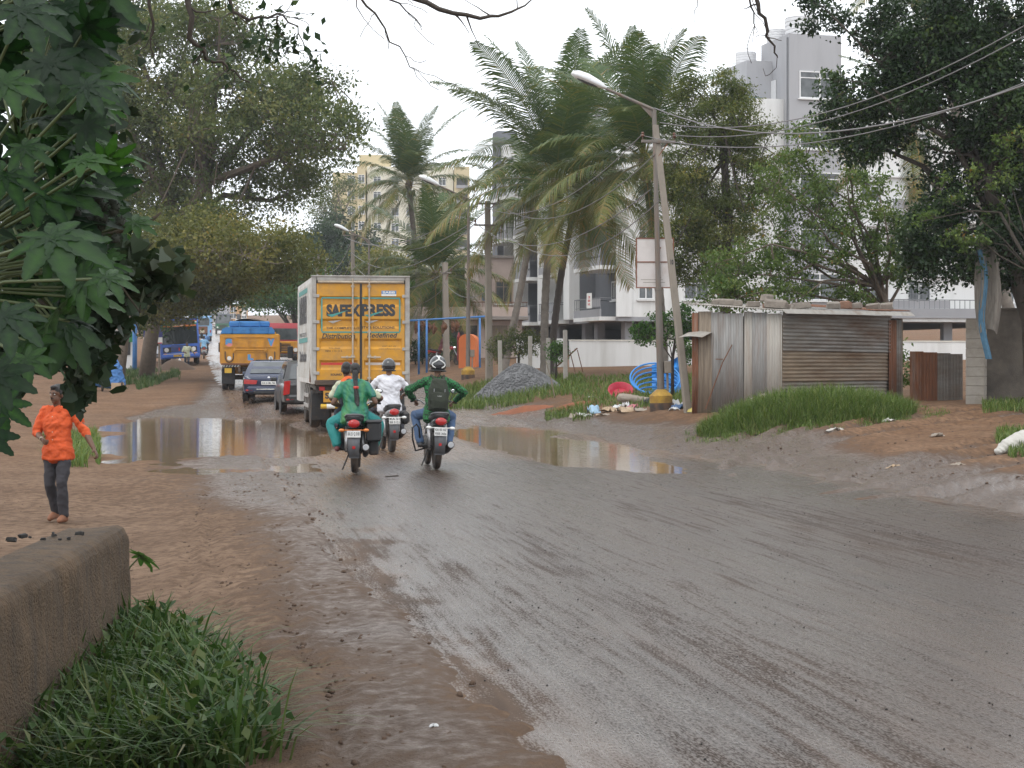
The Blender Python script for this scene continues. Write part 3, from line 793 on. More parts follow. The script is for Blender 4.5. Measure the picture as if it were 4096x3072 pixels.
    for sx in (-.42, .42): b.box((sx, 3.2, ZB - .16), (.09, 7.0, .2), b=.01)
    for yy in (.1, 1.1, 2.2, 3.4, 4.6): b.box((0, yy, ZB - .03), (W - .3, .1, .055)); b.box((0, yy, ZB - .17), (.7, .08, .1))
    for sx in (-.6, .6): b.tube([(sx * .2, 1.35, .48), (sx, 1.35, .48)], .11, 10)
    b.ell((0, 1.35, .48), (.22, .22, .2)); b.build('chassis', M['chassis'], root)
    b = MB(); b.box((0, -.02, ZB + .035), (W - .14, .09, .12), b=.012); b.build('rear_sill', M['chassis'], root)
    b = MB(); b.box((0, .1, ZB - .13), (W - .2, .05, .19))
    for i in range(15): b.box((-1.0 + i * .143, .06, ZB - .13), (.014, .03, .17))
    b.build('rear_grating', M['chassis'], root)
    b = MB(); b.tube([(-hw + .22, .05, .56), (hw - .22, .05, .56)], .06, 12)
    for sx in (-.42, .42): b.box((sx, .09, .78), (.07, .06, .45))
    br = b.build('underride_bar', M['plate_yellow'], root)
    for i, xx in enumerate((-.72, -.30, .30, .72)): b = MB(); b.tube([(xx - .1, .05, .56), (xx + .1, .05, .56)], .0625, 12); b.build('painted_stripe', M['plate_white'], br)
    b = MB(); b.box((-.64, .02, .80), (.52, .014, .28), b=.004); sb = b.build('stop_board', M['truck_yellow'], root); lettering(sb, 'Stop', M['letter_black'], (-.66, .008, .80), .40, .19, bold=.04)
    plate(root, (.0, .02, .78), .36, .18, ['KA 01', 'D 4127'], M['plate_yellow'])
    for sg in (-1, 1):
        b = MB(); b.box((sg * .93, .03, ZB - .11), (.14, .04, .1), b=.01); b.build('tail_light', M['red_lens'], root)
        for off in (0, .27): wheel(root, (sg * (1.02 - off), 1.35, .475), .475, .235)
        wheel(root, (sg * .93, 5.0, .475), .475, .235, 'front_wheel')
        b = MB(); b.sheet(lambda u, v: (sg * (.72 + .42 * u), .68 - .03 * math.sin(v * 3), .22 + .62 * v), 4, 6); b.build('mud_flap', M['black_plastic'], root, True)
        b = MB()
        for zz in (.52, .78): b.box((sg * (hw - .06), 3.1, zz), (.03, 1.8, .1), b=.008)
        for yy in (2.3, 3.1, 3.9): b.box((sg * (hw - .09), yy, .72), (.035, .05, .66))
        b.build('side_guard', M['frame_grey'], root)
    b = MB(); b.box((-hw + .3, 3.0, .66), (.42, .9, .42), b=.06); b.build('fuel_tank', M['chassis'], root)
    # cab
    b = MB(); prof = [(6.1, .55), (7.75, .55), (7.8, 1.35), (7.55, 2.1), (7.2, 2.55), (6.15, 2.6)]
    b.prism(prof, -1.1, 1.1, 'x'); cab = b.build('cab', M['container_white'], root)
    b = MB(); b.sheet(lambda u, v: (-.98 + 1.96 * u, 7.80 - .27 * v - .01 + .02, 1.40 + .72 * v), 2, 2); b.build('windscreen', M['glass'], cab)
    for sg in (-1, 1):
        b = MB(); b.prism([(6.45, 1.5), (7.5, 1.5), (7.25, 2.2), (6.45, 2.2)], sg * 1.102, sg * 1.112, 'x'); b.build('side_window', M['glass'], cab)
        b = MB(); b.box((sg * 1.3, 7.5, 1.9), (.16, .06, .34), b=.02); b.tube([(sg * 1.1, 7.5, 1.9), (sg * 1.25, 7.5, 1.9)], .014, 6); b.build('side_mirror', M['black_plastic'], cab)
    return root
delivery_truck()

# ---------------------------------------------------------------- tipper
P_('tipper_yellow', (.56, .25, .012), .5, .2, 3, dirt=(.26, .14, .06), damt=.5, dscale=1.8)
P_('tipper_blue', (.03, .17, .42), .55, .22, 3, dirt=(.10, .10, .12), damt=.3, dscale=2)
P_('letter_blue', (.08, .27, .52), .5, .15, 5); P_('letter_pink', (.62, .22, .2), .5, .15, 5)
def tipper():
    Y0 = 70.0; X = (1000 - 2048) / F * Y0
    root = thing('tipper_truck', 'yellow tipper truck with blue upper body and letters S and V on its tailgate', 'truck', (X, Y0, gzf(X, Y0)), R(8.5))
    W, ZB = 2.28, 1.02; hw = W / 2
    b = MB(); b.box((0, 2.4, ZB + .62), (W, 4.6, 1.22), b=.02)
    for yy in (.5, 1.4, 2.3, 3.2, 4.1):
        for sg in (-1, 1): b.box((sg * (hw + .03), yy, ZB + .62), (.06, .09, 1.15), b=.01)
    b.build('tipping_body', M['tipper_yellow'], root)
    b = MB(); b.box((0, .03, ZB + .60), (W + .04, .1, 1.2), b=.015)
    tg = b.build('tailgate', M['tipper_yellow'], root)
    def ridge(x0, x1, z0, z1, w=.035, y=-.035):
        b = MB(); cx, cz = (x0 + x1) / 2, (z0 + z1) / 2
        b.box((cx, y, z0), (x1 - x0 + w, .035, w)); b.box((cx, y, z1), (x1 - x0 + w, .035, w)); b.box((x0, y, cz), (w, .035, z1 - z0 - w)); b.box((x1, y, cz), (w, .035, z1 - z0 - w)); b.build('pressed_frame', M['tipper_yellow'], tg)
    for (x0, x1, z0, z1) in [(-1.02, -.66, .70, 1.08), (-.56, -.08, .70, 1.10), (.0, .56, .70, 1.10), (.64, 1.02, .70, 1.08), (-.55, -.27, .06, .52), (-.18, .22, .06, .52), (.31, .57, .06, .52)]: ridge(x0, x1, ZB + z0, ZB + z1)
    b = MB(); b.box((0, -.045, ZB + .585), (1.3, .05, .05), b=.01)
    for xx in (-.62, .62): b.box((xx, -.06, ZB + .56), (.1, .08, .12), b=.015)
    b.build('latch_bar', M['tipper_yellow'], tg)
    for (tx, x_, z_, w_, h_, m_) in (('S', -.84, .89, .27, .30, 'letter_blue'), ('V', .83, .89, .27, .30, 'letter_blue'), ('L', .02, .29, .22, .24, 'letter_blue')):
        lettering(tg, tx, M['letter_pink'], (x_ + .022, -.0225, ZB + z_ - .022), w_, h_, bold=.11); lettering(tg, tx, M[m_], (x_, -.026, ZB + z_), w_, h_, bold=.10)
    for sg in (-1, 1):
        b = MB(); pts = [(sg * (.60 + .22 + .16 * math.cos(a)), -.05, ZB + .30 + .2 * math.sin(a)) for a in [math.pi + math.pi * i / 10 for i in range(11)]]
        b.tube([(pts[0][0], -.05, ZB + .45)] + pts + [(pts[-1][0], -.05, ZB + .52)], .022, 8); b.build('chain_hook', M['chassis'], tg, True)
        b = MB(); b.lathe([(.02, 0), (.085, .004), (.085, .012)], 14, Matrix.Translation((sg * .82, -.022, ZB + .25)) @ Matrix.Rotation(R(90), 4, 'X')); b.build('painted_roundel', M['plate_white'], tg)
    b = MB(); b.box((0, -.03, ZB + .02), (W, .07, .07), b=.01); b.build('red_sill', M['rust'], tg)
    # raised blue greedy boards and the covered load
    b = MB()
    prof = [(-hw - .02, ZB + 1.235), (hw - .16, ZB + 1.235), (hw - .17, ZB + 1.36), (hw - .28, ZB + 1.5), (-hw + .2, ZB + 1.5), (-hw + .04, ZB + 1.42)]
    b.prism(prof, .0, 4.5, 'y'); gb = b.build('greedy_board', M['tipper_blue'], root)
    for xx in (-.72, .0, .70): b = MB(); b.box((xx, -.02, ZB + 1.37), (.045, .045, .25), b=.008); b.build('stiffener', M['tipper_blue'], gb)
    b = MB(); b.box((-.02, 2.3, ZB + 1.62), (1.62, 4.2, .235), b=.05); tb = b.build('upper_board', M['tipper_blue'], root)
    for xx in (-.42, .38): b = MB(); b.box((xx, .18, ZB + 1.62), (.05, .06, .23), b=.008); b.build('stiffener', M['tipper_blue'], tb)
    b = MB(); b.sheet(lambda u, v: (-.72 + 1.4 * u, .6 + 3.4 * v, ZB + 1.74 + .09 * math.sin(u * math.pi) * (1 + .5 * math.sin(v * 17 + u * 6))), 12, 16); b.build('load_cover', M['chassis'], root, True)
    b = MB()
    for sx in (-.42, .42): b.box((sx, 2.6, .82), (.1, 6.2, .26), b=.01)
    for yy in (.3, 1.6, 3.0): b.box((0, yy, .82), (.9, .12, .16))
    b.tube([(-.9, 1.2, .5), (.9, 1.2, .5)], .1, 10); b.ell((0, 1.2, .5), (.25, .25, .22)); b.build('chassis', M['chassis'], root)
    b = MB(); b.box((-.72, -.02, .96), (.66, .05, .09)); bb = b.build('light_board', M['frame_grey'], root)
    for i in range(6): b = MB(); b.prism([(-1.02 + i * .11, .92), (-.96 + i * .11, .92), (-.92 + i * .11, 1.0), (-.98 + i * .11, 1.0)], -.052, -.047, 'y'); b.build('hazard_stripe', M['black_plastic'], bb)
    b = MB(); b.box((-.86, .0, .78), (.28, .02, .2), b=.004); b.build('stop_board', M['plate_yellow'], root)
    for sg in (-1, 1):
        for off in (0, .27): wheel(root, (sg * (1.0 - off), 1.2, .5), .5, .24)
        wheel(root, (sg * .95, 5.0, .5), .5, .24, 'front_wheel')
        b = MB(); b.box((sg * .86, .62, .55), (.54, .02, .62)); b.build('mud_flap', M['black_plastic'], root)
    b = MB(); b.prism([(5.0, .6), (6.5, .6), (6.55, 1.4), (6.3, 2.35), (5.0, 2.4)], -1.1, 1.1, 'x'); cab = b.build('cab', M['tipper_yellow'], root)
    b = MB(); b.box((-1.24, 5.9, 1.75), (.22, .06, .42), b=.02); b.tube([(-1.1, 5.9, 1.75), (-1.2, 5.9, 1.75)], .015, 6); b.build('side_mirror', M['black_plastic'], cab)
    b = MB(); b.box((1.24, 5.9, 1.75), (.22, .06, .42), b=.02); b.tube([(1.1, 5.9, 1.75), (1.2, 5.9, 1.75)], .015, 6); b.build('side_mirror', M['black_plastic'], cab)
tipper()

# ---------------------------------------------------------------- cars
def quad_on(b, q, u0, u1, v0, v1, off=.006, nsub=1):
    """a panel laid just proud of the quad q (4 corners, ccw seen from outside)"""
    A, B, C, D = [Vector(p) for p in q]; n = (B - A).cross(D - A).normalized()
    def pt(u, v): return (A.lerp(B, u)).lerp(D.lerp(C, u), v) + n * off
    b.add([pt(u0, v0), pt(u1, v0), pt(u1, v1), pt(u0, v1)], [(0, 1, 2, 3)])
def car(label, loc, rz, paint, L=4.5, W=1.78, H=1.45, rake=.75, hood=1.35, lamp='wide', plate_tx=None, detail=True, name='parked_car', cat='car', belt=.92, front=False):
    root = thing(name, label, cat, loc, rz)
    hw = W / 2
    def ring(y, zb, zt, w):
        r_ = .12; o = []
        for (sx, sz) in ((1, 1), (-1, 1), (-1, -1), (1, -1)):
            for a in (0, 30, 60, 90):
                q = R(a); ca, sa = math.cos(q), math.sin(q)
                if (sx, sz) in ((-1, 1), (1, -1)): ca, sa = sa, ca
                o.append(Vector((sx * (w - r_ + r_ * ca), y, ((zt - r_ + r_ * sa) if sz > 0 else (zb + r_ - r_ * sa)))))
        return o
    b = MB()
    b.loft([ring(.0, .42, belt - .12, hw * .80), ring(.08, .30, belt - .04, hw * .93), ring(.4, .24, belt, hw), ring(L * .4, .22, belt - .02, hw), ring(L - hood, .22, belt - .03, hw), ring(L - .35, .24, belt - .14, hw * .97), ring(L - .06, .34, belt - .30, hw * .88), ring(L, .42, belt - .38, hw * .75)])
    b.build('car_body', paint, root, 30)
    y0, y1, y2, y3 = .16, .16 + rake, L - hood - .75, L - hood + .05
    wb, wt = hw * .95, hw * .74; zb, zt = belt - .06, H
    Bq = [(-wb, y0, zb), (wb, y0, zb), (wb, y3, zb), (-wb, y3, zb)]; Tq = [(-wt, y1, zt - .02), (wt, y1, zt - .02), (wt, y2, zt), (-wt, y2, zt)]
    rings = []
    for f in (0, .5, .85, 1.0):
        g = f; rings.append([Vector(p).lerp(Vector(q), g) + Vector((0, 0, .04 * math.sin(g * math.pi))) for p, q in zip(Bq, Tq)])
    top = [Vector(q) * 1 for q in Tq]; c = sum(top, Vector()) / 4
    rings.append([q.lerp(c, .25) + Vector((0, 0, .03)) for q in top])
    b = MB(); b.loft(rings); cab = b.build('cabin', paint, root, 20)
    V_ = lambda i, j: (Bq if j == 0 else Tq)[i]
    faces = {'rear_window': (V_(0, 0), V_(1, 0), V_(1, 1), V_(0, 1)), 'windscreen': (V_(2, 0), V_(3, 0), V_(3, 1), V_(2, 1)), 'side_window_r': (V_(1, 0), V_(2, 0), V_(2, 1), V_(1, 1)), 'side_window_l': (V_(3, 0), V_(0, 0), V_(0, 1), V_(3, 1))}
    for k_, q in faces.items():
        if k_.startswith('side'):
            for (u0, u1) in ((.08, .36), (.39, .65), (.68, .92)):
                b = MB(); quad_on(b, q, u0, u1, .2, .86, .028); b.build('side_window', M['glass'], cab)
        else: b = MB(); quad_on(b, q, .10, .90, .18, .88, .030); b.build(k_, M['pane'] if k_ == 'rear_window' else M['glass'], cab)
    b = MB(); b.box((0, -.015, .42), (W * .82, .16, .24), b=.06); b.build('rear_bumper', paint, root)
    b = MB(); b.box((0, -.09, .33), (W * .55, .03, .09), b=.02); b.build('bumper_insert', M['black_plastic'], root)
    for sg in (-1, 1):
        if lamp == 'wide': b = MB(); b.prism([(sg * hw * .42, belt - .18), (sg * hw * .92, belt - .14), (sg * hw * .93, belt - .30), (sg * hw * .47, belt - .31)][::sg], -.04, .12, 'y')
        else: b = MB(); b.prism([(sg * hw * .70, belt + .02), (sg * hw * .93, belt + .0), (sg * hw * .97, belt - .42), (sg * hw * .74, belt - .38)][::sg], -.035, .15, 'y')
        b.build('tail_light', M['red_lens'], root)
        b = MB(); b.box((sg * hw * .72, -.08, .40), (.24, .03, .05), b=.01); b.build('reflector', M['red_lens'], root)
        b = MB(); b.box((sg * (hw + .1), L - hood - .35, belt + .04), (.2, .09, .13), b=.03); b.build('side_mirror', paint, root)
        b = MB(); b.prism([(sg * hw * .55, belt - .33), (sg * hw * .92, belt - .3), (sg * hw * .9, belt - .46), (sg * hw * .5, belt - .46)][::sg], L - .12, L + .01, 'y'); b.build('headlight', M['plate_white'], root)
        for yy in (.78, L - .85):
            b = MB(); b.lathe([(.36, -.02), (.36, .02)], 24, Matrix.Translation((sg * (hw - .006), yy, .315)) @ Matrix.Rotation(R(90), 4, 'Y')); b.build('wheel_arch', M['black_plastic'], root)
            wheel(root, (sg * (hw - .085), yy, .315), .315, .2, rim_mat=M['steel'])
    if detail:
        b = MB(); b.box((0, -.11, .44), (W * .46, .012, .035)); b.build('chrome_strip', M['chrome'], root)
        b = MB(); b.lathe([(.02, 0), (.04, .004), (.04, .012)], 14, Matrix.Translation((0, .035, belt - .08)) @ Matrix.Rotation(R(90), 4, 'X')); b.build('boot_badge', M['chrome'], root)
        b = MB(); b.tube([(hw * .55, -.06, .27), (hw * .55, .2, .27)], .035, 10); b.build('exhaust_pipe', M['chrome'], root)
        b = MB(); b.tube([(0, y1 + .25, H + .02), (0, y1 + .1, H + .12)], [.022, .006], 6); b.build('aerial', M['black_plastic'], root)
    if plate_tx: plate(root, (0, -.055, belt - .27), .5, .12, [plate_tx])
    return root
t = NT('navy_paint'); t.col((.010, .018, .055)).rough(.18); t.b.inputs['Coat Weight'].default_value = .6; M['navy_paint'] = t.m
t = NT('charcoal_paint'); t.col(t.ramp(t.noise(3, 4), [(.3, (.022, .023, .026)), (.7, (.04, .038, .037))])).rough(.28); t.b.inputs['Coat Weight'].default_value = .4; M['charcoal_paint'] = t.m
P_('white_paint', (.72, .72, .70), .25, .06, 3)
p = gp(1075, 60.0)
car('dark blue estate car driving away behind the tipper', p, R(4.5), M['navy_paint'], 4.6, 1.82, 1.43, .95, plate_tx='KA 51 ML 746', name='blue_car')
p = gp(1236, 53.0)
car('charcoal hatchback mostly hidden behind the white truck', p, R(12), M['charcoal_paint'], 3.6, 1.60, 1.55, .35, 1.0, lamp='tall', plate_tx='KA 05 MD 318', name='grey_hatchback', belt=.95)
p = gp(862, 330); car('small white car far up the road', p, R(10), M['white_paint'], 4.2, 1.75, 1.45, detail=False, name='white_car')
p = gp(868, 400); car('second white car, highest up the far road', p, R(10), M['white_paint'], 4.2, 1.75, 1.45, detail=False, name='white_car')
p = gp(955, 340); car('white car showing just over the tipper', p, R(10), M['white_paint'], 4.2, 1.75, 1.6, detail=False, name='white_car')

# ---------------------------------------------------------------- buses
P_('bus_blue', (.05, .14, .52), .35, .15, 2, dirt=(.12, .10, .09), damt=.25, dscale=1.2)
P_('bus_pale', (.22, .42, .66), .45, .12, 2, dirt=(.25, .25, .25), damt=.25, dscale=1.2)
P_('saffron', (.60, .17, .03), .5, .1, 4); P_('flag_green', (.05, .3, .1), .5, .1, 4); P_('cream', (.55, .5, .4), .5, .1, 4)
P_('bus_interior', (.06, .055, .05), .7, .4, 3)
def blue_bus():
    Y0 = 111.0; X = (724 - 2048) / F * Y0
    root = thing('blue_bus', 'blue bus with tricolour corner flags standing at the left of the road facing us', 'bus', (X, Y0, gzf(X, Y0) + .10), R(191.5), ry=R(3.2))
    W, L, H = 2.45, 9.5, 2.95; hw = W / 2
    # front is local +y at y = 0; the body runs to -L
    b = MB()
    side = [(0, .42), (.05, .9), (.02, 1.28), (-.16, 2.75), (-.34, H), (-L, H), (-L, .42)]
    for sg in (-1, 1):
        b.prism([(-L, .4), (0, .4), (.03, 1.28), (-L, 1.28)], sg * hw, sg * (hw - .05), 'x'); b.prism([(-L, 2.3), (-.1, 2.3), (-.22, 2.86), (-L, 2.86)], sg * hw, sg * (hw - .05), 'x')
        for i in range(8): b.box((sg * (hw - .025), -.5 - i * 1.25, 1.79), (.05, .09, 1.03))
    b.sheet(lambda u, v: (-(hw - .1) + (W - .2) * u, .05 - .03 * v + .05 * math.sin(u * math.pi), .45 + .85 * v), 10, 4)
    b.prism([(-hw + .05, 2.42), (hw - .05, 2.42), (hw - .12, 2.9), (-hw + .12, 2.9)], -.3, -.12, 'y')
    b.box((0, -L, 1.6), (W - .1, .06, 2.3)); b.box((0, -L / 2, .42), (W - .1, L, .05))
    for sg in (-1, 1): b.tube([(sg * (hw - .06), -.02, .45), (sg * (hw - .05), .0, 1.28), (sg * (hw - .07), -.16, 2.6), (sg * (hw - .12), -.28, 2.88)], .065, 8)
    b.build('bus_body', M['bus_blue'], root, 30)
    b = MB(); b.sheet(lambda u, v: (-hw + W * u, -.2 - (L - .2) * v, 2.86 + .12 * math.sin(u * math.pi)), 10, 4); b.build('roof', M['bus_blue'], root, True)
    b = MB(); b.sheet(lambda u, v: (-(hw - .12) + (W - .24) * u, .03 - .16 * v + .06 * math.sin(u * math.pi), 1.32 + 1.1 * v), 10, 3); ws = b.build('windscreen', M['glass'], root, True)
    for sg in (-1, 1):
        b = MB(); b.tube([(sg * .3, .12, 1.38), (sg * .65, .07, 1.8)], .012, 5); b.build('wiper', M['black_plastic'], ws)
    b = MB(); b.box((0, -.085, 2.66), (W - .5, .02, .32)); b.build('destination_board', M['bus_interior'], root)
    b = MB(); b.box((0, -.07, 2.455), (W - .3, .02, .10)); ss = b.build('visor_strip', M['saffron'], root)
    b = MB(); b.box((.1, -.058, 2.47), (1.0, .012, .035)); b.build('pale_line', M['cream'], ss)
    for sg in (-1, 1):
        for j, m_ in enumerate(('saffron', 'plate_white', 'flag_green')): b = MB(); b.box((sg * (hw - .22), -.07, 2.74 - j * .075), (.24, .012, .073)); b.build('flag_stripe', M[m_], root)
        b = MB(); b.lathe([(.02, 0), (.12, .01), (.14, .03)], 16, Matrix.Translation((sg * (hw - .38), .125, .96)) @ Matrix.Rotation(R(-90), 4, 'X')); hl = b.build('headlight', M['plate_white'], root)
        b = MB(); b.box((sg * (hw - .42), .10, .96), (.5, .02, .34), b=.008); b.build('headlight_bezel', M['black_plastic'], root)
        b = MB(); b.box((sg * (hw - .3), .11, .70), (.16, .02, .08)); b.build('indicator', M['amber_lens'], root)
        b = MB(); b.box((sg * (hw + .17), .12, 1.75), (.16, .07, .36), b=.03); b.tube([(sg * (hw - .05), .0, 2.2), (sg * (hw + .16), .12, 1.95)], .015, 6); b.build('side_mirror', M['black_plastic'], root)
        for yy in (-1.9, -7.2): wheel(root, (sg * (hw - .14), yy, .44), .47, .25)
        for i in range(7):
            b = MB(); b.box((sg * (hw - .035), -1.12 - i * 1.25, 1.79), (.012, 1.14, .98)); b.build('side_window', M['glass'], root)
    b = MB()
    for i in range(5): b.box((0, .112, .86 + i * .085), (1.15, .02, .035), b=.006)
    b.build('grille', M['chassis'], root)
    b = MB(); b.box((.06, .13, .98), (.06, .02, .2)); b.build('garland', M['red_tape'], root)
    b = MB(); b.box((0, .10, .55), (W - .12, .14, .2), b=.04); bp = b.build('bumper', M['bus_blue'], root); plate(bp, (.18, .18, .57), .5, .13, ['KA 01 F 8841'], M['plate_yellow'], '+y')
    b = MB(); b.box((0, .14, .69), (W - .3, .02, .025)); b.build('silver_line', M['plate_white'], bp)
    # seats behind the glass
    for i in range(3):
        for xx in (-.7, .0, .7): b = MB(); b.box((xx, -1.0 - i * .9, 1.3), (.46, .16, .7), b=.04); b.build('seat', M['bus_interior'], root)
blue_bus()
def pale_bus():
    Y0 = 205.0; X = (806 - 2048) / F * Y0
    root = thing('pale_bus', 'pale blue bus far up the road seen from behind with a maroon poster', 'bus', (X, Y0, gzf(X, Y0)), R(11))
    W, L, H = 2.5, 10, 2.95; hw = W / 2
    b = MB(); b.box((0, L / 2, .45 + 1.25), (W, L, 2.5), b=.12); b.build('bus_body', M['bus_pale'], root)
    b = MB(); b.box((.0, -.02, 2.25), (1.8, .04, .85), b=.04); b.build('rear_window', M['pane'], root)
    b = MB(); b.box((.08, -.02, 1.25), (1.25, .03, .95), b=.02); po = b.build('poster', M['rust'], root); b = MB(); b.box((.08, -.04, 1.12), (.5, .01, .3)); b.build('poster_panel', M['cream'], po)
    for sg in (-1, 1):
        b = MB(); b.box((sg * 1.05, -.02, 1.15), (.14, .03, .3), b=.01); b.build('tail_light', M['red_lens'], root)
        for yy in (2.4, 8): wheel(root, (sg * (hw - .16), yy, .47), .47, .26)
        for i in range(7): b = MB(); b.box((sg * (hw + .003), 1.2 + i * 1.2, 2.2), (.012, 1.0, .75)); b.build('side_window', M['glass'], root)
    b = MB(); b.box((0, .0, .5), (W - .1, .16, .2), b=.04); b.build('bumper', M['dark_metal'], root)
pale_bus()

# ---------------------------------------------------------------- lorries coming the other way
P_('lorry_red', (.34, .02, .03), .45, .15, 3, dirt=MUD, damt=.3); P_('lorry_green', (.03, .14, .07), .5, .15, 3)
P_('lorry_grey', (.07, .075, .09), .5, .2, 3)
def lorry(label, x, d, rz, cab_c, low_c, H=2.75, W=2.3, name='lorry', body_c=None):
    p = gp(x, d); root = thing(name, label, 'lorry', p, rz)
    hw = W / 2
    b = MB(); b.prism([(-1.7, .7), (0, .7), (.06, 1.5), (-.18, H - .2), (-.4, H), (-1.7, H)], -hw, hw, 'x'); cab = b.build('cab', cab_c, root)
    b = MB(); b.prism([(-hw + .15, 1.62), (hw - .15, 1.62), (hw - .22, H - .35), (-hw + .22, H - .35)], .015, .03, 'y', Matrix.Rotation(R(9), 4, 'X') @ Matrix.Translation((0, .28, -.02))); b.build('windscreen', M['pane'], cab)
    b = MB(); b.box((0, .045, 1.15), (W - .1, .12, .75), b=.05); lo = b.build('nose_panel', low_c, root)
    b = MB()
    for i in range(5): b.box((0, .12, .95 + i * .1), (1.1, .03, .05))
    b.build('grille', M['chassis'], lo)
    b = MB(); b.box((0, .1, .62), (W, .2, .24), b=.04); b.build('bumper', M['dark_metal'], root)
    for sg in (-1, 1):
        b = MB(); b.lathe([(.02, 0), (.11, .01), (.13, .03)], 14, Matrix.Translation((sg * (hw - .3), .16, .98)) @ Matrix.Rotation(R(-90), 4, 'X')); b.build('headlight', M['plate_white'], root)
        b = MB(); b.box((sg * (hw + .16), -.1, 2.0), (.18, .06, .4), b=.02); b.tube([(sg * hw, -.1, 2.2), (sg * (hw + .15), -.1, 2.1)], .015, 5); b.build('side_mirror', M['black_plastic'], root)
        wheel(root, (sg * (hw - .14), -.6, .48), .48, .26); wheel(root, (sg * (hw - .14), -4.3, .48), .48, .26)
    b = MB(); b.box((0, -3.9, 1.65), (W, 4.2, 1.5), b=.03); b.box((0, -3, .8), (.9, 6, .22)); b.build('load_body', body_c or M['rust'], root)
    return root
lorry('red and yellow lorry coming towards us just left of the white truck', 1128, 112, R(190), M['lorry_red'], M['tipper_yellow'], 2.7, name='red_lorry')
lorry('dark grey lorry with green load far up the road coming towards us', 893, 262, R(190), M['lorry_grey'], M['lorry_green'], 3.0, name='grey_lorry', body_c=M['lorry_green'])
lorry('hazy pinkish lorry highest up the far road', 838, 330, R(190), M['cream'], M['frame_grey'], 3.2, name='pale_lorry', body_c=M['frame_grey'])
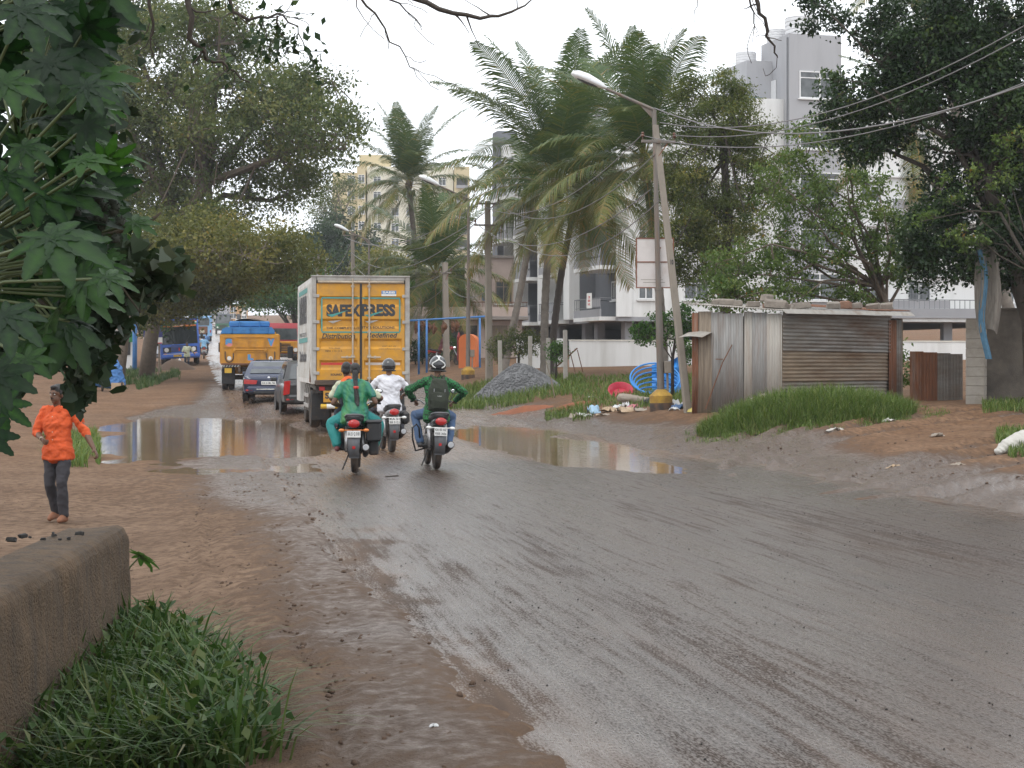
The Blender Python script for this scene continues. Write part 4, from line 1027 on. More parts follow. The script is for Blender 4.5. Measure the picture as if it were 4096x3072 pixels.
# ================================================================ motorcycles and riders
P_('tank_black', (.018, .018, .02), .22, .2, 6); P_('tank_red', (.30, .012, .012), .22, .2, 6)
P_('tank_silver', (.30, .31, .32), .3, .2, 6, metal=.4); P_('engine_grey', (.17, .17, .17), .5, .3, 18, dirt=MUD, damt=.5, dscale=10)
def motorcycle(label, loc, rz, tank, lines, side_box=False, guard=False, ind='amber_lens', lean=0.0, flap=True, name='motorcycle', simple=False):
    root = thing(name, label, 'motorcycle', loc, rz, ry=lean)
    r_ = .305; WB = 1.27
    for nm, y in (('rear_wheel', 0), ('front_wheel', WB)):
        wheel(root, (0, y, r_), r_, .105 if y == 0 else .085, nm, 6, .74, rim_mat=M['dark_metal'])
    b = MB()   # frame tubes and swing arm
    b.tube([(0, .95, .88), (0, .55, .78), (0, .1, .74)], .022, 8); b.tube([(0, .98, .82), (0, .85, .40), (0, .45, .28), (0, .38, .5)], .02, 8)
    for sg in (-1, 1): b.tube([(sg * .10, .1, .72), (sg * .10, .42, .42)], .014, 6); b.tube([(sg * .085, 0, r_), (sg * .085, .45, .36)], .022, 8); b.tube([(sg * .1, -.22, .72), (sg * .12, .5, .70)], .015, 6)
    b.build('frame', M['dark_metal'], root)
    b = MB(); b.box((0, .55, .42), (.26, .34, .26), b=.05); b.lathe([(.10, 0), (.105, .05), (.085, .1), (.10, .14), (.08, .2)], 12, Matrix.Translation((0, .66, .54)) @ Matrix.Rotation(R(-20), 4, 'X'))
    for sg in (-1, 1): b.lathe([(.11, 0), (.11, .05), (.06, .07)], 14, Matrix.Translation((sg * .12, .5, .40)) @ Matrix.Rotation(R(90 * sg), 4, 'Y'))
    b.build('engine', M['engine_grey'], root)
    b = MB(); rings = []
    for (y, hw, z0, z1) in ((.44, .10, .80, .90), (.55, .15, .78, .99), (.75, .165, .78, 1.03), (.92, .12, .82, 1.01), (1.0, .05, .88, .96)):
        rings.append([Vector((hw * math.cos(a), y, (z0 + z1) / 2 + (z1 - z0) / 2 * math.sin(a))) for a in [2 * math.pi * i / 14 for i in range(14)]])
    b.loft(rings); b.build('fuel_tank', tank, root, True)
    b = MB(); rings = []
    for (y, hw, z0, z1) in ((-.30, .08, .80, .875), (-.22, .13, .77, .88), (.05, .145, .745, .85), (.35, .13, .74, .815), (.5, .09, .76, .82)):
        rings.append([Vector((hw * math.copysign(abs(math.cos(a)) ** .6, math.cos(a)), y, (z0 + z1) / 2 + (z1 - z0) / 2 * math.copysign(abs(math.sin(a)) ** .6, math.sin(a)))) for a in [2 * math.pi * i / 16 for i in range(16)]])
    b.loft(rings); b.build('seat', M['vinyl'], root, True)
    b = MB(); b.tube([(-.12, .05, .80), (-.135, -.20, .86), (-.10, -.36, .885), (0, -.39, .89), (.10, -.36, .885), (.135, -.20, .86), (.12, .05, .80)], .016, 8); b.build('grab_rail', M['grey_plastic'], root, True)
    b = MB(); rings = []   # tail fairing
    for (y, hw, z0, z1) in ((.3, .10, .62, .74), (0, .13, .64, .78), (-.24, .12, .68, .82), (-.36, .085, .70, .82)):
        rings.append([Vector((hw * math.cos(a), y, (z0 + z1) / 2 + (z1 - z0) / 2 * math.sin(a))) for a in [2 * math.pi * i / 12 for i in range(12)]])
    b.loft(rings); b.build('tail_fairing', tank, root, True)
    b = MB(); b.ell((0, -.36, .755), (.088, .035, .062), 14, 8); b.build('tail_light', M['red_lens'], root, True)
    b = MB()   # rear mudguard over the tyre with a hanging flap
    b.sheet(lambda u, v: (-.075 + .15 * u, -(r_ + .045) * math.sin(R(100 - 120 * (1 - v)) + 0) * 1.0, r_ + (r_ + .07) * math.cos(R(100 - 120 * (1 - v))) + .0), 4, 10)
    b.prism([(-.095, .60), (.095, .60), (.075, .27), (-.075, .27)], -.375, -.365, 'y'); rm = b.build('rear_mudguard', M['grey_plastic'], root, True)
    b = MB(); b.box((0, -.385, .40), (.045, .012, .045), b=.005); b.build('reflector', M['red_lens'], rm)
    plate(root, (0, -.395, .60), .20 if len(lines) == 1 else .20, .10 if len(lines) == 1 else .13, lines)
    for sg in (-1, 1):
        b = MB(); b.tube([(0, -.33, .66), (sg * .15, -.33, .655)], .010, 6); b.ell((sg * .18, -.335, .655), (.048, .035, .027), 10, 6); b.build('indicator', M[ind], root, True)
        b = MB(); b.tube([(sg * .115, -.0, .34), (sg * .125, .10, .70)], .026, 8); b.tube([(sg * .115, .0, .37), (sg * .124, .09, .62)], .036, 10); b.build('shock_absorber', M['steel'], root, True)
        b = MB(); b.tube([(sg * .06, .95, .92), (sg * .06, WB, r_)], .022, 8); b.build('fork_leg', M['steel'], root, True)
        b = MB(); b.tube([(0, .93, .98), (sg * .14, .92, 1.0), (sg * .22, .84, 1.05), (sg * .36, .74, 1.03)], .012, 8); hb = b.build('handlebar', M['steel'], root, True)
        b = MB(); b.tube([(sg * .25, .815, 1.047), (sg * .37, .735, 1.028)], .018, 8); b.build('grip', M['black_plastic'], hb, True)
        b = MB(); b.tube([(sg * .27, .81, 1.05), (sg * .31, .84, 1.17)], .006, 6); b.ell((sg * .335, .83, 1.215), (.068, .018, .042), 12, 8); mi = b.build('mirror', M['black_plastic'], root, True)
        b = MB(); b.ell((sg * .335, .815, 1.215), (.058, .008, .034), 12, 8); b.build('mirror_glass', M['chrome'], mi, True)
        b = MB(); b.tube([(sg * .12, .42, .33), (sg * .26, .42, .33)], .016, 6); b.tube([(sg * .10, .02, .40), (sg * .16, .15, .36), (sg * .26, .15, .36)], .014, 6); b.build('footpeg', M['dark_metal'], root)
    b = MB(); b.tube([(.13, .75, .42), (.14, .62, .25), (.145, .40, .24), (.16, .1, .30), (.175, -.30, .40)], [.022, .024, .03, .052, .058], 12); ex = b.build('exhaust', M['dark_metal'], root, True)
    b = MB(); b.lathe([(.02, 0), (.026, -.006), (.045, -.004), (.05, .01)], 14, Matrix.Translation((.1755, -.305, .401)) @ Matrix.Rotation(R(-100), 4, 'X')); b.build('exhaust_tip', M['steel'], ex)
    b = MB(); b.box((-.10, .22, .34), (.03, .5, .1), b=.012); b.build('chain_cover', M['dark_metal'], root)
    b = MB(); b.lathe([(.02, .05), (.085, .03), (.095, 0), (.06, -.1)], 16, Matrix.Translation((0, 1.05, .93)) @ Matrix.Rotation(R(-90), 4, 'X')); b.build('headlight', M['chrome'], root)
    b = MB(); b.sheet(lambda u, v: (-.06 + .12 * u, WB + (r_ + .035) * math.sin(R(-70 + 110 * v)), r_ + (r_ + .035) * math.cos(R(-70 + 110 * v))), 4, 10); b.build('front_mudguard', tank, root, True)
    b = MB(); b.tube([(-.10, .42, .28), (-.20, .30, .03)], .012, 6); b.build('side_stand', M['dark_metal'], root)
    if guard:   # saree guard hoop on the left
        b = MB(); b.tube([(-.16, .40, .30), (-.30, .34, .26), (-.36, .30, .45), (-.37, .30, .62), (-.31, .30, .68), (-.26, .34, .62), (-.22, .40, .34)], .014, 8); b.build('leg_guard', M['black_plastic'], root, True)
    if side_box:
        b = MB(); b.box((.285, .02, .62), (.23, .36, .28), b=.025); sbx = b.build('side_box', M['black_plastic'], root)
        b = MB(); b.box((.285, .02, .775), (.245, .375, .05), b=.02); b.build('box_lid', M['vinyl'], sbx)
        b = MB(); b.box((.285, .08, .38), (.14, .2, .22), b=.02); b.build('lower_box', M['black_plastic'], sbx)
    return root

def rider_joints(y=.36, z=.84, k=1.0, lean=.10, grip=True, arms=None, knee=.30, peg_y=.42, head_dz=0.0):
    pv = Vector((0, y, z + .03)); ch = pv + Vector((0, lean, .34 * k)); nk = pv + Vector((0, lean * 1.2, .545 * k)); hd = nk + Vector((0, .035, .145 * k + head_dz))
    J = dict(pelvis=pv, chest=ch, neck=nk, head=hd)
    for sd, sg in (('L', -1), ('R', 1)):
        J['sh' + sd] = ch.lerp(nk, .62) + Vector((sg * .185 * k, 0, -.01))
        J['wr' + sd] = Vector((sg * .325, .70, 1.055)) if grip else Vector(arms[sd][1])
        J['el' + sd] = (J['sh' + sd] + J['wr' + sd]) / 2 + Vector((sg * .13, -.06, -.07)) if grip else Vector(arms[sd][0])
        J['hip' + sd] = pv + Vector((sg * .09, .02, -.02)); J['kn' + sd] = Vector((sg * knee, y + .40, z - .05)); J['an' + sd] = Vector((sg * .225, peg_y - .03, .40)); J['toe' + sd] = Vector((sg * .24, peg_y + .12, .375))
    return J

def ride(root_loc, rz, J, label, cfg, lean=0.0):
    k = cfg.get('k', 1.0)
    root = thing('person', label, 'person', root_loc, rz, ry=lean)
    hands = {s_: (Vector((-sg * .25, .35, -.25)), Vector((0, .3, -1)), Vector((-sg * 1, 0, 0)), 1.1) for s_, sg in (('L', -1), ('R', 1))} if cfg.get('grip', True) else None
    Mx = body(root, J, cfg.get('look', (0, 1, -.05)), cfg.get('skin', M['skin']), k, .010, hands=hands)
    clothes(cfg.get('legs', 'trousers'), root, cfg['tm'], J, k, .013, cfg.get('tname', 'trousers'), seed=2, wr=.03)
    clothes('shirt', root, cfg['sm'], J, k, .012, cfg.get('sname', 'shirt'), cfg.get('sleeve', .6), cfg.get('tail', .04), wr=.05, seed=4, bulk=cfg.get('bulk', 1.0))
    shoes(root, J, cfg.get('shm', M['vinyl']), k, cfg.get('shoe', 'shoe'))
    return root, Mx

P_('cloth_white', (.62, .62, .66), .8, .16, 9, .8, 16); P_('cloth_teal', (.015, .21, .20), .75, .25, 4, .4, 30)
P_('cloth_cream', (.48, .50, .36), .8, .15, 5, .4, 30); P_('cloth_orange', (.62, .11, .02), .75, .15, 5, .4, 30)
P_('cloth_navy', (.03, .035, .05), .85, .2, 6, .4, 30); P_('jeans_blue', (.07, .12, .22), .85, .25, 8, .4, 40)
P_('cloth_grey', (.05, .05, .06), .85, .25, 8, .4, 40); P_('olive', (.028, .034, .022), .85, .3, 8, .4, 40); P_('maroon', (.12, .03, .03), .7, .2, 6)
t = NT('kurta_silk'); n = t.noise(5, 4, .6, t.mapped((1, 1, .35)))
t.col(t.ramp(n, [(.3, (.012, .10, .13)), (.48, (.012, .16, .08)), (.66, (.06, .20, .04))])).rough(.5); t.bump(t.noise(40, 3), .3, .01); M['kurta'] = t.m
t = NT('green_gingham')
def checks(t, s, a):
    w1 = t.n.new('ShaderNodeTexChecker'); w1.inputs['Scale'].default_value = s; t.l.new(t.coord(), w1.inputs['Vector']); return w1.outputs['Fac']
ck = checks(t, 34, 0); t.col(t.mix(ck, (.010, .024, .014), (.022, .17, .05))).rough(.85); M['gingham'] = t.m
t = NT('helmet_black'); t.col((.016, .017, .02)).rough(.14); t.b.inputs['Coat Weight'].default_value = .7; M['helmet'] = t.m

# --- motorcycle with the couple
p1 = ground_at(1419, 1892); rz1 = R(3)
motorcycle('black motorcycle carrying a couple, side box on its right, nearest the camera', p1, rz1, M['tank_black'], ['KA 51 Q 3181'], side_box=True)
J = rider_joints(.46, .84, .97, .10, peg_y=.46, head_dz=.0)
for q in ('pelvis', 'chest', 'neck', 'head'): J[q].x -= .10
J['head'].x -= .05
for q in ('shL', 'shR'): J[q].x -= .09
r1, Mx = ride(p1, rz1, J, 'motorcycle driver in cream shirt with orange scarf, seated in front of the woman', dict(sm=M['cloth_cream'], tm=M['cloth_grey'], sleeve=.85, k=.97))
hair_cap(r1, Mx, .97)
b = Blob(); nk = J['neck']; b.torso([(nk + Vector((-.02, -.05, -.10)), .155, .10), (nk + Vector((-.02, -.04, -.03)), .11, .085), (nk + Vector((0, -.02, .02)), .075, .075)], (1, 0, 0))
b.cap(nk + Vector((-.10, -.09, -.05)), .035, nk + Vector((-.11, -.13, -.25)), .045); b.fuse('scarf', M['cloth_orange'], r1, .010, 3, .03, 9)
Jw = rider_joints(.10, .86, .93, .07, grip=False, arms={'L': ((-.33, .10, 1.05), (-.20, .36, .98)), 'R': ((.31, .08, 1.06), (.20, .34, .98))}, knee=.27, peg_y=.15)
for q in ('hipL', 'knL', 'anL', 'toeL', 'hipR', 'knR', 'anR', 'toeR'): pass
Jw['knL'] = Vector((-.34, .30, .72)); Jw['knR'] = Vector((.33, .32, .72)); Jw['anL'] = Vector((-.27, .10, .40)); Jw['anR'] = Vector((.30, .12, .40)); Jw['toeL'] = Vector((-.29, .24, .365)); Jw['toeR'] = Vector((.33, .26, .365))
r2, Mx = ride(p1, rz1, Jw, 'woman in green kurta with a long plait riding pillion', dict(sm=M['kurta'], tm=M['cloth_teal'], legs='salwar', tname='salwar', sname='kurta', sleeve=.62, tail=.10, k=.95, bulk=1.14, grip=False, shm=M['maroon'], shoe='sandal', skin=M['skin_dark']))
hair_cap(r2, Mx, .95)
b = Blob(); hc = Mx @ Vector((0, -.10, -.03)); pts = [hc + Vector((0, -.005, 0)), Jw['neck'] + Vector((.005, -.105, -.02)), Jw['chest'] + Vector((.02, -.160, .06)), Jw['chest'] + Vector((.035, -.165, -.13)), Jw['pelvis'] + Vector((.05, -.155, .13))]
b.chain(pts, [.045, .036, .033, .040, .018]); b.fuse('plait', M['hair'], r2, .009, 2, .02, 5)
b = MB(); b.lathe([(.036, -.02), (.045, 0), (.036, .02)], 12, Matrix.Translation(pts[2] + Vector((0, 0, .02)))); b.build('hair_band', M['red_tape'], r2)
b = Blob(); nk = Jw['neck']; b.torso([(nk + Vector((0, .0, -.055)), .10, .085), (nk + Vector((0, .01, .0)), .085, .078)], (1, 0, 0)); b.fuse('stole', M['cloth_teal'], r2, .010, 2, .02, 6)
# child tucked between the two, seen as one navy leg and an arm
Jc = dict(pelvis=(-.13, .28, .98), chest=(-.13, .32, 1.14), neck=(-.12, .34, 1.25), head=(-.10, .36, 1.33), shL=(-.20, .32, 1.21), shR=(-.05, .34, 1.21), elL=(-.24, .36, 1.09), elR=(-.02, .40, 1.09), wrL=(-.22, .44, 1.0), wrR=(-.04, .48, 1.02),
          hipL=(-.19, .27, .96), hipR=(-.09, .28, .96), knL=(-.285, .24, .90), knR=(-.20, .40, .93), anL=(-.275, .14, .70), anR=(-.22, .40, .72), toeL=(-.265, .20, .66), toeR=(-.22, .48, .69))
Jc = vec(Jc); rc = thing('person', 'small child in navy held between the couple, bare foot hanging at the left', 'person', p1, rz1)
Mc = body(rc, Jc, (0, 1, 0), M['skin'], .62, .009); clothes('trousers', rc, M['cloth_navy'], Jc, .60, .010); clothes('shirt', rc, M['cloth_navy'], Jc, .60, .010, sleeve=.9); hair_cap(rc, Mc, .66)

# --- white shirt rider
p2 = ground_at(1567, 1811); rz2 = R(11.5)
motorcycle('muddy grey motorcycle of the white-shirted rider, right behind the truck', p2, rz2, M['tank_silver'], ['KA 51', 'EB 5121'], ind='plate_white')
J = rider_joints(.32, .84, 1.0, .05)
r3, Mx = ride(p2, rz2, J, 'rider in white shirt and plain black helmet', dict(sm=M['cloth_white'], tm=M['cloth_grey'], sleeve=.9, tail=.08, bulk=1.16))
helmet(r3, Mx, M['helmet'])
b = MB(); b.box((.25, .12, .64), (.16, .32, .24), b=.05); o = b.build('pannier_bag', M['black_plastic'], r3); o.parent = None; o.location = p2; o.rotation_euler = (0, 0, rz2)
tag(o, 'small dark bag strapped to the right side of the grey motorcycle', 'bag')

# --- green gingham rider with backpack
p3 = ground_at(1745, 1877); rz3 = R(9)
motorcycle('dark motorcycle with a hooped leg guard, rightmost of the three near ones', p3, rz3, M['tank_black'], ['KA 05 HZ', '9305 3656'], guard=True, ind='plate_white', lean=R(2.5))
J = rider_joints(.30, .86, 1.02, .06)
for sd, sg in (('L', -1), ('R', 1)): J['el' + sd] = (J['sh' + sd] + J['wr' + sd]) / 2 + Vector((sg * .20, -.05, .0))
r4, Mx = ride(p3, rz3, J, 'rider in green checked shirt, jeans and a white-striped helmet', dict(sm=M['gingham'], tm=M['jeans_blue'], sleeve=1.85, tail=.10, k=1.02, bulk=1.05), R(2.5))
helmet(r4, Mx, M['helmet'], 1.06, stripe=M['plate_white'])
bp = thing('backpack', 'olive backpack worn on the back of the green checked rider', 'backpack', p3, rz3, ry=R(2.5))
c = J['chest'] + Vector((0, -.235, -.07))
b = Blob(); b.torso([(c + Vector((0, .0, -.25)), .155, .085), (c + Vector((0, -.01, -.1)), .165, .11), (c + Vector((0, -.01, .08)), .155, .10), (c + Vector((0, .01, .22)), .115, .07)], (1, 0, 0)); b.fuse('main_bag', M['olive'], bp, .012, 3, .03, 8)
b = Blob(); b.torso([(c + Vector((0, -.09, -.22)), .12, .05), (c + Vector((0, -.10, -.1)), .125, .055), (c + Vector((0, -.09, .02)), .11, .045)], (1, 0, 0)); pk = b.fuse('front_pocket', M['olive'], bp, .011, 3, .02, 3)
lettering(pk, 'WILDCRAFT', M['plate_white'], tuple(c + Vector((.0, -.158, -.03))), .07, .016)
for sg in (-1, 1):
    b = MB(); b.tube([c + Vector((sg * .06, .02, .22)), J['chest'].lerp(J['neck'], .8) + Vector((sg * .10, -.03, .05)), J['chest'].lerp(J['neck'], .7) + Vector((sg * .12, .09, .02))], .02, 8); b.build('shoulder_strap', M['olive'], bp, True)
    b = MB(); b.box(c + Vector((sg * .085, -.115, .06)), (.008, .012, .05)); b.build('buckle', M['steel'], bp)
b = MB(); b.tube([c + Vector((-.04, -.01, .25)), c + Vector((0, -.02, .31)), c + Vector((.04, -.01, .25))], .010, 6); b.build('carry_loop', M['olive'], bp, True)

# --- walking man in orange
def walker(label, loc, rz, H, pal, hands=None, look=None, detail=True, stride=1.0):
    k = H / 1.72
    J = dict(pelvis=(0, 0, .93), chest=(0, .015, 1.24), neck=(0, .01, 1.45), head=(.0, .035, 1.60), shL=(-.19, .0, 1.40), shR=(.19, .0, 1.40),
             elL=(-.335, -.06, 1.14), wrL=(-.50, .04, .93), elR=(.27, .02, 1.12), wrR=(.10, .22, 1.05),
             hipL=(-.09, 0, .90), hipR=(.09, 0, .90), knL=(-.10, .10 * stride, .50), anL=(-.09, .02, .10), toeL=(-.10, .16, .05), knR=(.10, .02, .50), anR=(.11, -.16 * stride, .13), toeR=(.12, -.02, .055))
    J = {a: Vector(v) * k for a, v in J.items()}
    root = thing('person', label, 'person', loc, rz)
    hd = None
    Mx = body(root, J, look or (0, 1, 0), pal['skin'], k, .008 if detail else .014, .7, .8)
    clothes('trousers', root, pal['t'], J, k, .011 if detail else .016, seed=3, wr=.03); clothes('shirt', root, pal['s'], J, k * 1.0, .010 if detail else .016, sleeve=pal.get('sl', 1.25), tail=.08, wr=.05, seed=7)
    shoes(root, J, pal.get('sh', M['maroon']), k, 'shoe'); hair_cap(root, Mx, k)
    return root, Mx, J, k
P_('shirt_orange', (.60, .088, .018), .8, .12, 6, .5, 35); P_('trouser_charcoal', (.038, .036, .042), .85, .25, 10, .4, 60); P_('sandal_tan', (.22, .09, .045), .7, .2, 8)
pm = ground_at(232, 2093)
man, Mx, J, k = walker('man in bright orange shirt and charcoal trousers walking towards us', pm, R(168), 1.60, dict(skin=M['skin_dark'], s=M['shirt_orange'], t=M['trouser_charcoal'], sh=M['sandal_tan']), look=(.25, 1, -.02))
face_bits(man, Mx, k)
b = MB(); b.tube([(.0, .150 * k, (1.36 - .12 * i) * k) for i in range(2)], .002, 4)
for i in range(5): 
    q = MB(); q.lathe([(.002, 0), (.006, .001), (.006, .003)], 8, Matrix.Translation((.004, (.138 + .004 * (i < 3)) * k, (1.33 - .095 * i) * k)) @ Matrix.Rotation(R(-90), 4, 'X')); q.build('button', M['cream'], man)
for sg in (-1, 1):
    q = MB(); q.prism([(sg * .012, 1.445), (sg * .075, 1.475), (sg * .088, 1.40), (sg * .045, 1.385)][::sg], .105, .118, 'y'); q.v = [tuple(Vector(a) * k) for a in q.v]; q.build('collar', M['shirt_orange'], man)
q = MB(); q.tube([J['wrR'] + Vector((.03 * math.cos(a), .0 + .02 * math.sin(a), .028 * math.sin(a))) for a in [2 * math.pi * i / 12 for i in range(13)]], .005, 5, caps=False); q.build('wrist_thread', M['cream'], man)

# --- distant people
pf = ground_at(748, 1497); pf = gp(748, 104)
walker('man in pale green shirt walking in front of the blue bus', pf, R(186), 1.62, dict(skin=M['skin_dark'], s=M['cloth_cream'], t=M['cloth_navy'], sl=1.2), detail=False)
b = Blob(); b.torso([((0, 0, .06), .09, .06), ((0, 0, .18), .12, .07), ((0, 0, .34), .06, .03)], (1, 0, 0)); b.cap((-.02, 0, .36), .012, (0, 0, .52), .008)
cb = b.fuse('carrier_bag', M['plate_white'], None, .016, 2, .03, 4); cb.location = pf + Vector((-.42, -.05, .28)); tag(cb, 'white carrier bag held by the man in front of the bus', 'bag')
p4 = gp(816, 128); motorcycle('dark motorcycle passing the blue bus, ridden by a man in light blue', p4, R(11), M['tank_black'], ['KA 05'], name='motorcycle')
J = rider_joints(.32, .84, 1.0, .06); P_('cloth_sky', (.22, .42, .62), .8, .12, 5)
r5, Mx = ride(p4, R(11), J, 'rider in light blue shirt passing the blue bus', dict(sm=M['cloth_sky'], tm=M['cloth_grey'], sleeve=.8)); hair_cap(r5, Mx)
# ================================================================ street furniture
P_('lamp_steel', (.19, .17, .15), .55, .25, 5, metal=.2, dirt=(.20, .11, .06), damt=.45, dscale=2.5, stretch=(3, 3, .5))
P_('lamp_white', (.74, .75, .76), .3, .06, 5)
P_('concrete', (.28, .245, .205), .88, .2, 3, .4, 40, dirt=(.17, .14, .11), damt=.4, dscale=1.5)
P_('concrete_dark', (.13, .11, .09), .9, .3, 3, .4, 40, dirt=(.05, .045, .04), damt=.5, dscale=2)
P_('drum_yellow', (.50, .30, .03), .7, .2, 5, .3, 30, dirt=(.16, .09, .05), damt=.75, dscale=4)
P_('drum_black', (.045, .035, .03), .75, .3, 5, .3, 30, dirt=(.2, .1, .05), damt=.6, dscale=4)
P_('wire', (.16, .15, .15), .5, .1, 5); P_('insulator', (.12, .05, .03), .25, .2, 8)
def street_lamp(label, x, d, drop=0.0, lean=0.0, H=7.5, muddy=False):
    p = gp(x, d); root = thing('street_lamp', label, 'street lamp', p, RA, 'street lamps along the right verge', ry=lean)
    b = MB(); b.lathe([(.275, -.25), (.285, .0), (.285, .34), (.26, .37), (.115, .50), (.10, .5)], 20); dr = b.build('base_drum', M['drum_yellow'], root)
    b = MB(); b.lathe([(.288, -.25), (.2885, .16), (.287, .165)], 20); b.build('painted_band', M['drum_black'], dr)
    b = MB(); b.tube([(0, 0, .45), (0, 0, 3.0), (0, 0, 3.02), (0, 0, H)], [.095, .088, .070, .055], 12); pole = b.build('pole', M['lamp_steel'], root, 40)
    b = MB(); b.lathe([(.10, 0), (.10, .06)], 12, Matrix.Translation((0, 0, 2.98))); b.build('collar', M['lamp_steel'], pole)
    b = MB(); a0 = Vector((0, 0, H - .02)); a1 = Vector((-1.30, -.02, H + .54)); b.tube([a0, a1], [.045, .034], 10)
    b.prism([(0, H - .28), (0, H - .02), (-.42, H + .15)], -.012, .012, 'y'); arm = b.build('lamp_arm', M['lamp_steel'], root, 40)
    b = MB(); u = (a1 - a0).normalized(); rings = []
    for f, hw, hh in ((-.08, .05, .05), (0, .08, .08), (.12, .12, .12), (.45, .16, .165), (.72, .15, .14), (.86, .08, .07)):
        c = a1 + u * f; rings.append([c + Vector((0, 1, 0)) * (hw * math.cos(q)) + Vector((-u.z, 0, u.x)) * -1 * (hh * math.sin(q)) * (1 if math.sin(q) > 0 else .45) for q in [2 * math.pi * i / 14 for i in range(14)]])
    b.loft(rings); hd = b.build('lamp_head', M['lamp_white'], arm, True)
    b = MB(); c = a1 + u * .42; n_ = Vector((u.z, 0, -u.x)); n_ = n_ if n_.z < 0 else -n_
    b.ell((0, 0, 0), (.30, .10, .045), 12, 6, Matrix.Translation(c + n_ * .055) @ Vector((1, 0, 0)).rotation_difference(u).to_matrix().to_4x4()); b.build('lens', M['pane'], hd, True)
    b = MB(); b.box((.17, -.05, 1.05), (.17, .14, .30), b=.012); b.tube([(.17, -.03, .42), (.17, -.03, .92)], .03, 8); b.build('junction_box', M['concrete'], root)
    return root
street_lamp('nearest street lamp, carrying the white two-panel board', 2645, 43.75, lean=R(-1.4))
street_lamp('second street lamp from us, beside the gravel heap', 1872, 73, lean=R(.2))
street_lamp('third street lamp, rising just behind the white truck', 1476, 105)
street_lamp('farthest and smallest of the street lamps', 1303, 138)

# board on the first lamp
P_('board_white', (.66, .62, .60), .6, .08, 3, dirt=(.45, .34, .28), damt=.25, dscale=2.5); P_('board_rust', (.23, .09, .05), .75, .3, 10, .2)
pb = gp(2645, 43.75); bd = thing('sign_board', 'blank white board of two panels in a rusty frame, strapped to the nearest lamp', 'sign board', (pb.x - .07, pb.y + .12, pb.z), R(2))
zb_, zm_, zt_ = (CH - (1150 - YH) / 160 - pb.z, CH - (1047 - YH) / 160 - pb.z, CH - (952 - YH) / 160 - pb.z); hw = .465
for nm, z0, z1 in (('lower_panel', zb_, zm_), ('upper_panel', zm_, zt_)):
    b = MB(); b.box((-.08, 0, (z0 + z1) / 2), (hw * 2 - .04, .012, z1 - z0 - .03)); pn = b.build(nm, M['board_white'], bd)
    if nm == 'lower_panel':
        for i in range(2): b = MB(); b.box((-.16 + .06 * i, -.0075, z0 + .20 - .07 * i), (.55, .003, .012)); b.build('faded_line', M['concrete'], pn)
b = MB()
for z in (zb_, zm_, zt_): b.box((-.08, -.004, z), (hw * 2 + .02, .035, .026))
for sx in (-1, 1): b.box((-.08 + sx * hw, -.004, (zb_ + zt_) / 2), (.026, .034, zt_ - zb_ - .03))
b.build('frame', M['board_rust'], bd)
b = MB(); b.box((.05, -.02, zm_ + .35), (.03, .14, .03)); b.box((.05, -.02, zm_ - .4), (.03, .14, .03)); b.build('bracket', M['board_rust'], bd)

def utility_pole(label, base, top, w0, w1, arms, mark=None):
    base = Vector(base); top = Vector(top); root = thing('utility_pole', label, 'utility pole', base, RA, 'concrete utility poles')
    d = top - base; d = Matrix.Rotation(-RA, 3, 'Z') @ d
    b = MB(); rings = []
    for f in (-.06, 0, .3, .6, 1):
        c = d * f; w = w0 + (w1 - w0) * max(0, f); e = w * .25
        rings.append([c + Vector(q) for q in ((-w + e, -w, 0), (w - e, -w, 0), (w, -w + e, 0), (w, w - e, 0), (w - e, w, 0), (-w + e, w, 0), (-w, w - e, 0), (-w, -w + e, 0))])
    b.loft(rings); b.build('shaft', M['concrete'], root)
    for f, half in arms:
        c = d * f; b = MB(); b.box((c.x, c.y - w1 - .03, c.z), (half * 2, .06, .07), b=.008); ar = b.build('cross_arm', M['lamp_steel'], root)
        for sx in (-.92, .92):
            b = MB(); b.lathe([(.012, 0), (.012, .06), (.035, .07), (.045, .10), (.03, .13), (.04, .16), (.02, .19)], 10, Matrix.Translation((c.x + sx * half, c.y - w1 - .03, c.z + .035))); b.build('insulator', M['insulator'], ar)
        b = MB(); b.tube([(c.x + half * .6, c.y - w1 - .03, c.z), (c.x, c.y - w1 - .02, c.z - .35)], .012, 5); b.build('stay', M['board_rust'], ar)
    if mark: lettering(root, mark, M['ink'], (d.x * .52 + .0, d.y * .52 - (w0 + w1) / 2 - .012, d.z * .52), .07, .12, bold=.02)
    return root
pA = gp(2752, 41.5); tA = at(2622, 500, 41.9); utility_pole('concrete pole leaning left against the nearest lamp', pA, tA, .088, .062, [(.94, .42)], '10')
pB = gp(1957, 69); tB = at(1950, 805, 69); utility_pole('straight concrete pole with two rusty cross arms between lamp and building', pB, tB, .14, .105, [(.985, .46), (.865, .56)])
pC = gp(1418, 112); tC = at(1410, 935, 112); utility_pole('concrete pole with crossbar behind the third lamp', pC, tC, .15, .11, [(.985, .6)])
pD = gp(1272, 146); tD = at(1268, 1022, 146); utility_pole('most distant concrete pole, left of the farthest lamp', pD, tD, .15, .11, [(.98, .5)])
pE = gp(1786, 88); tE = at(1780, 1050, 88); utility_pole('plain grey pole rising in front of the pink house', pE, tE, .16, .13, [(.9, .3)])

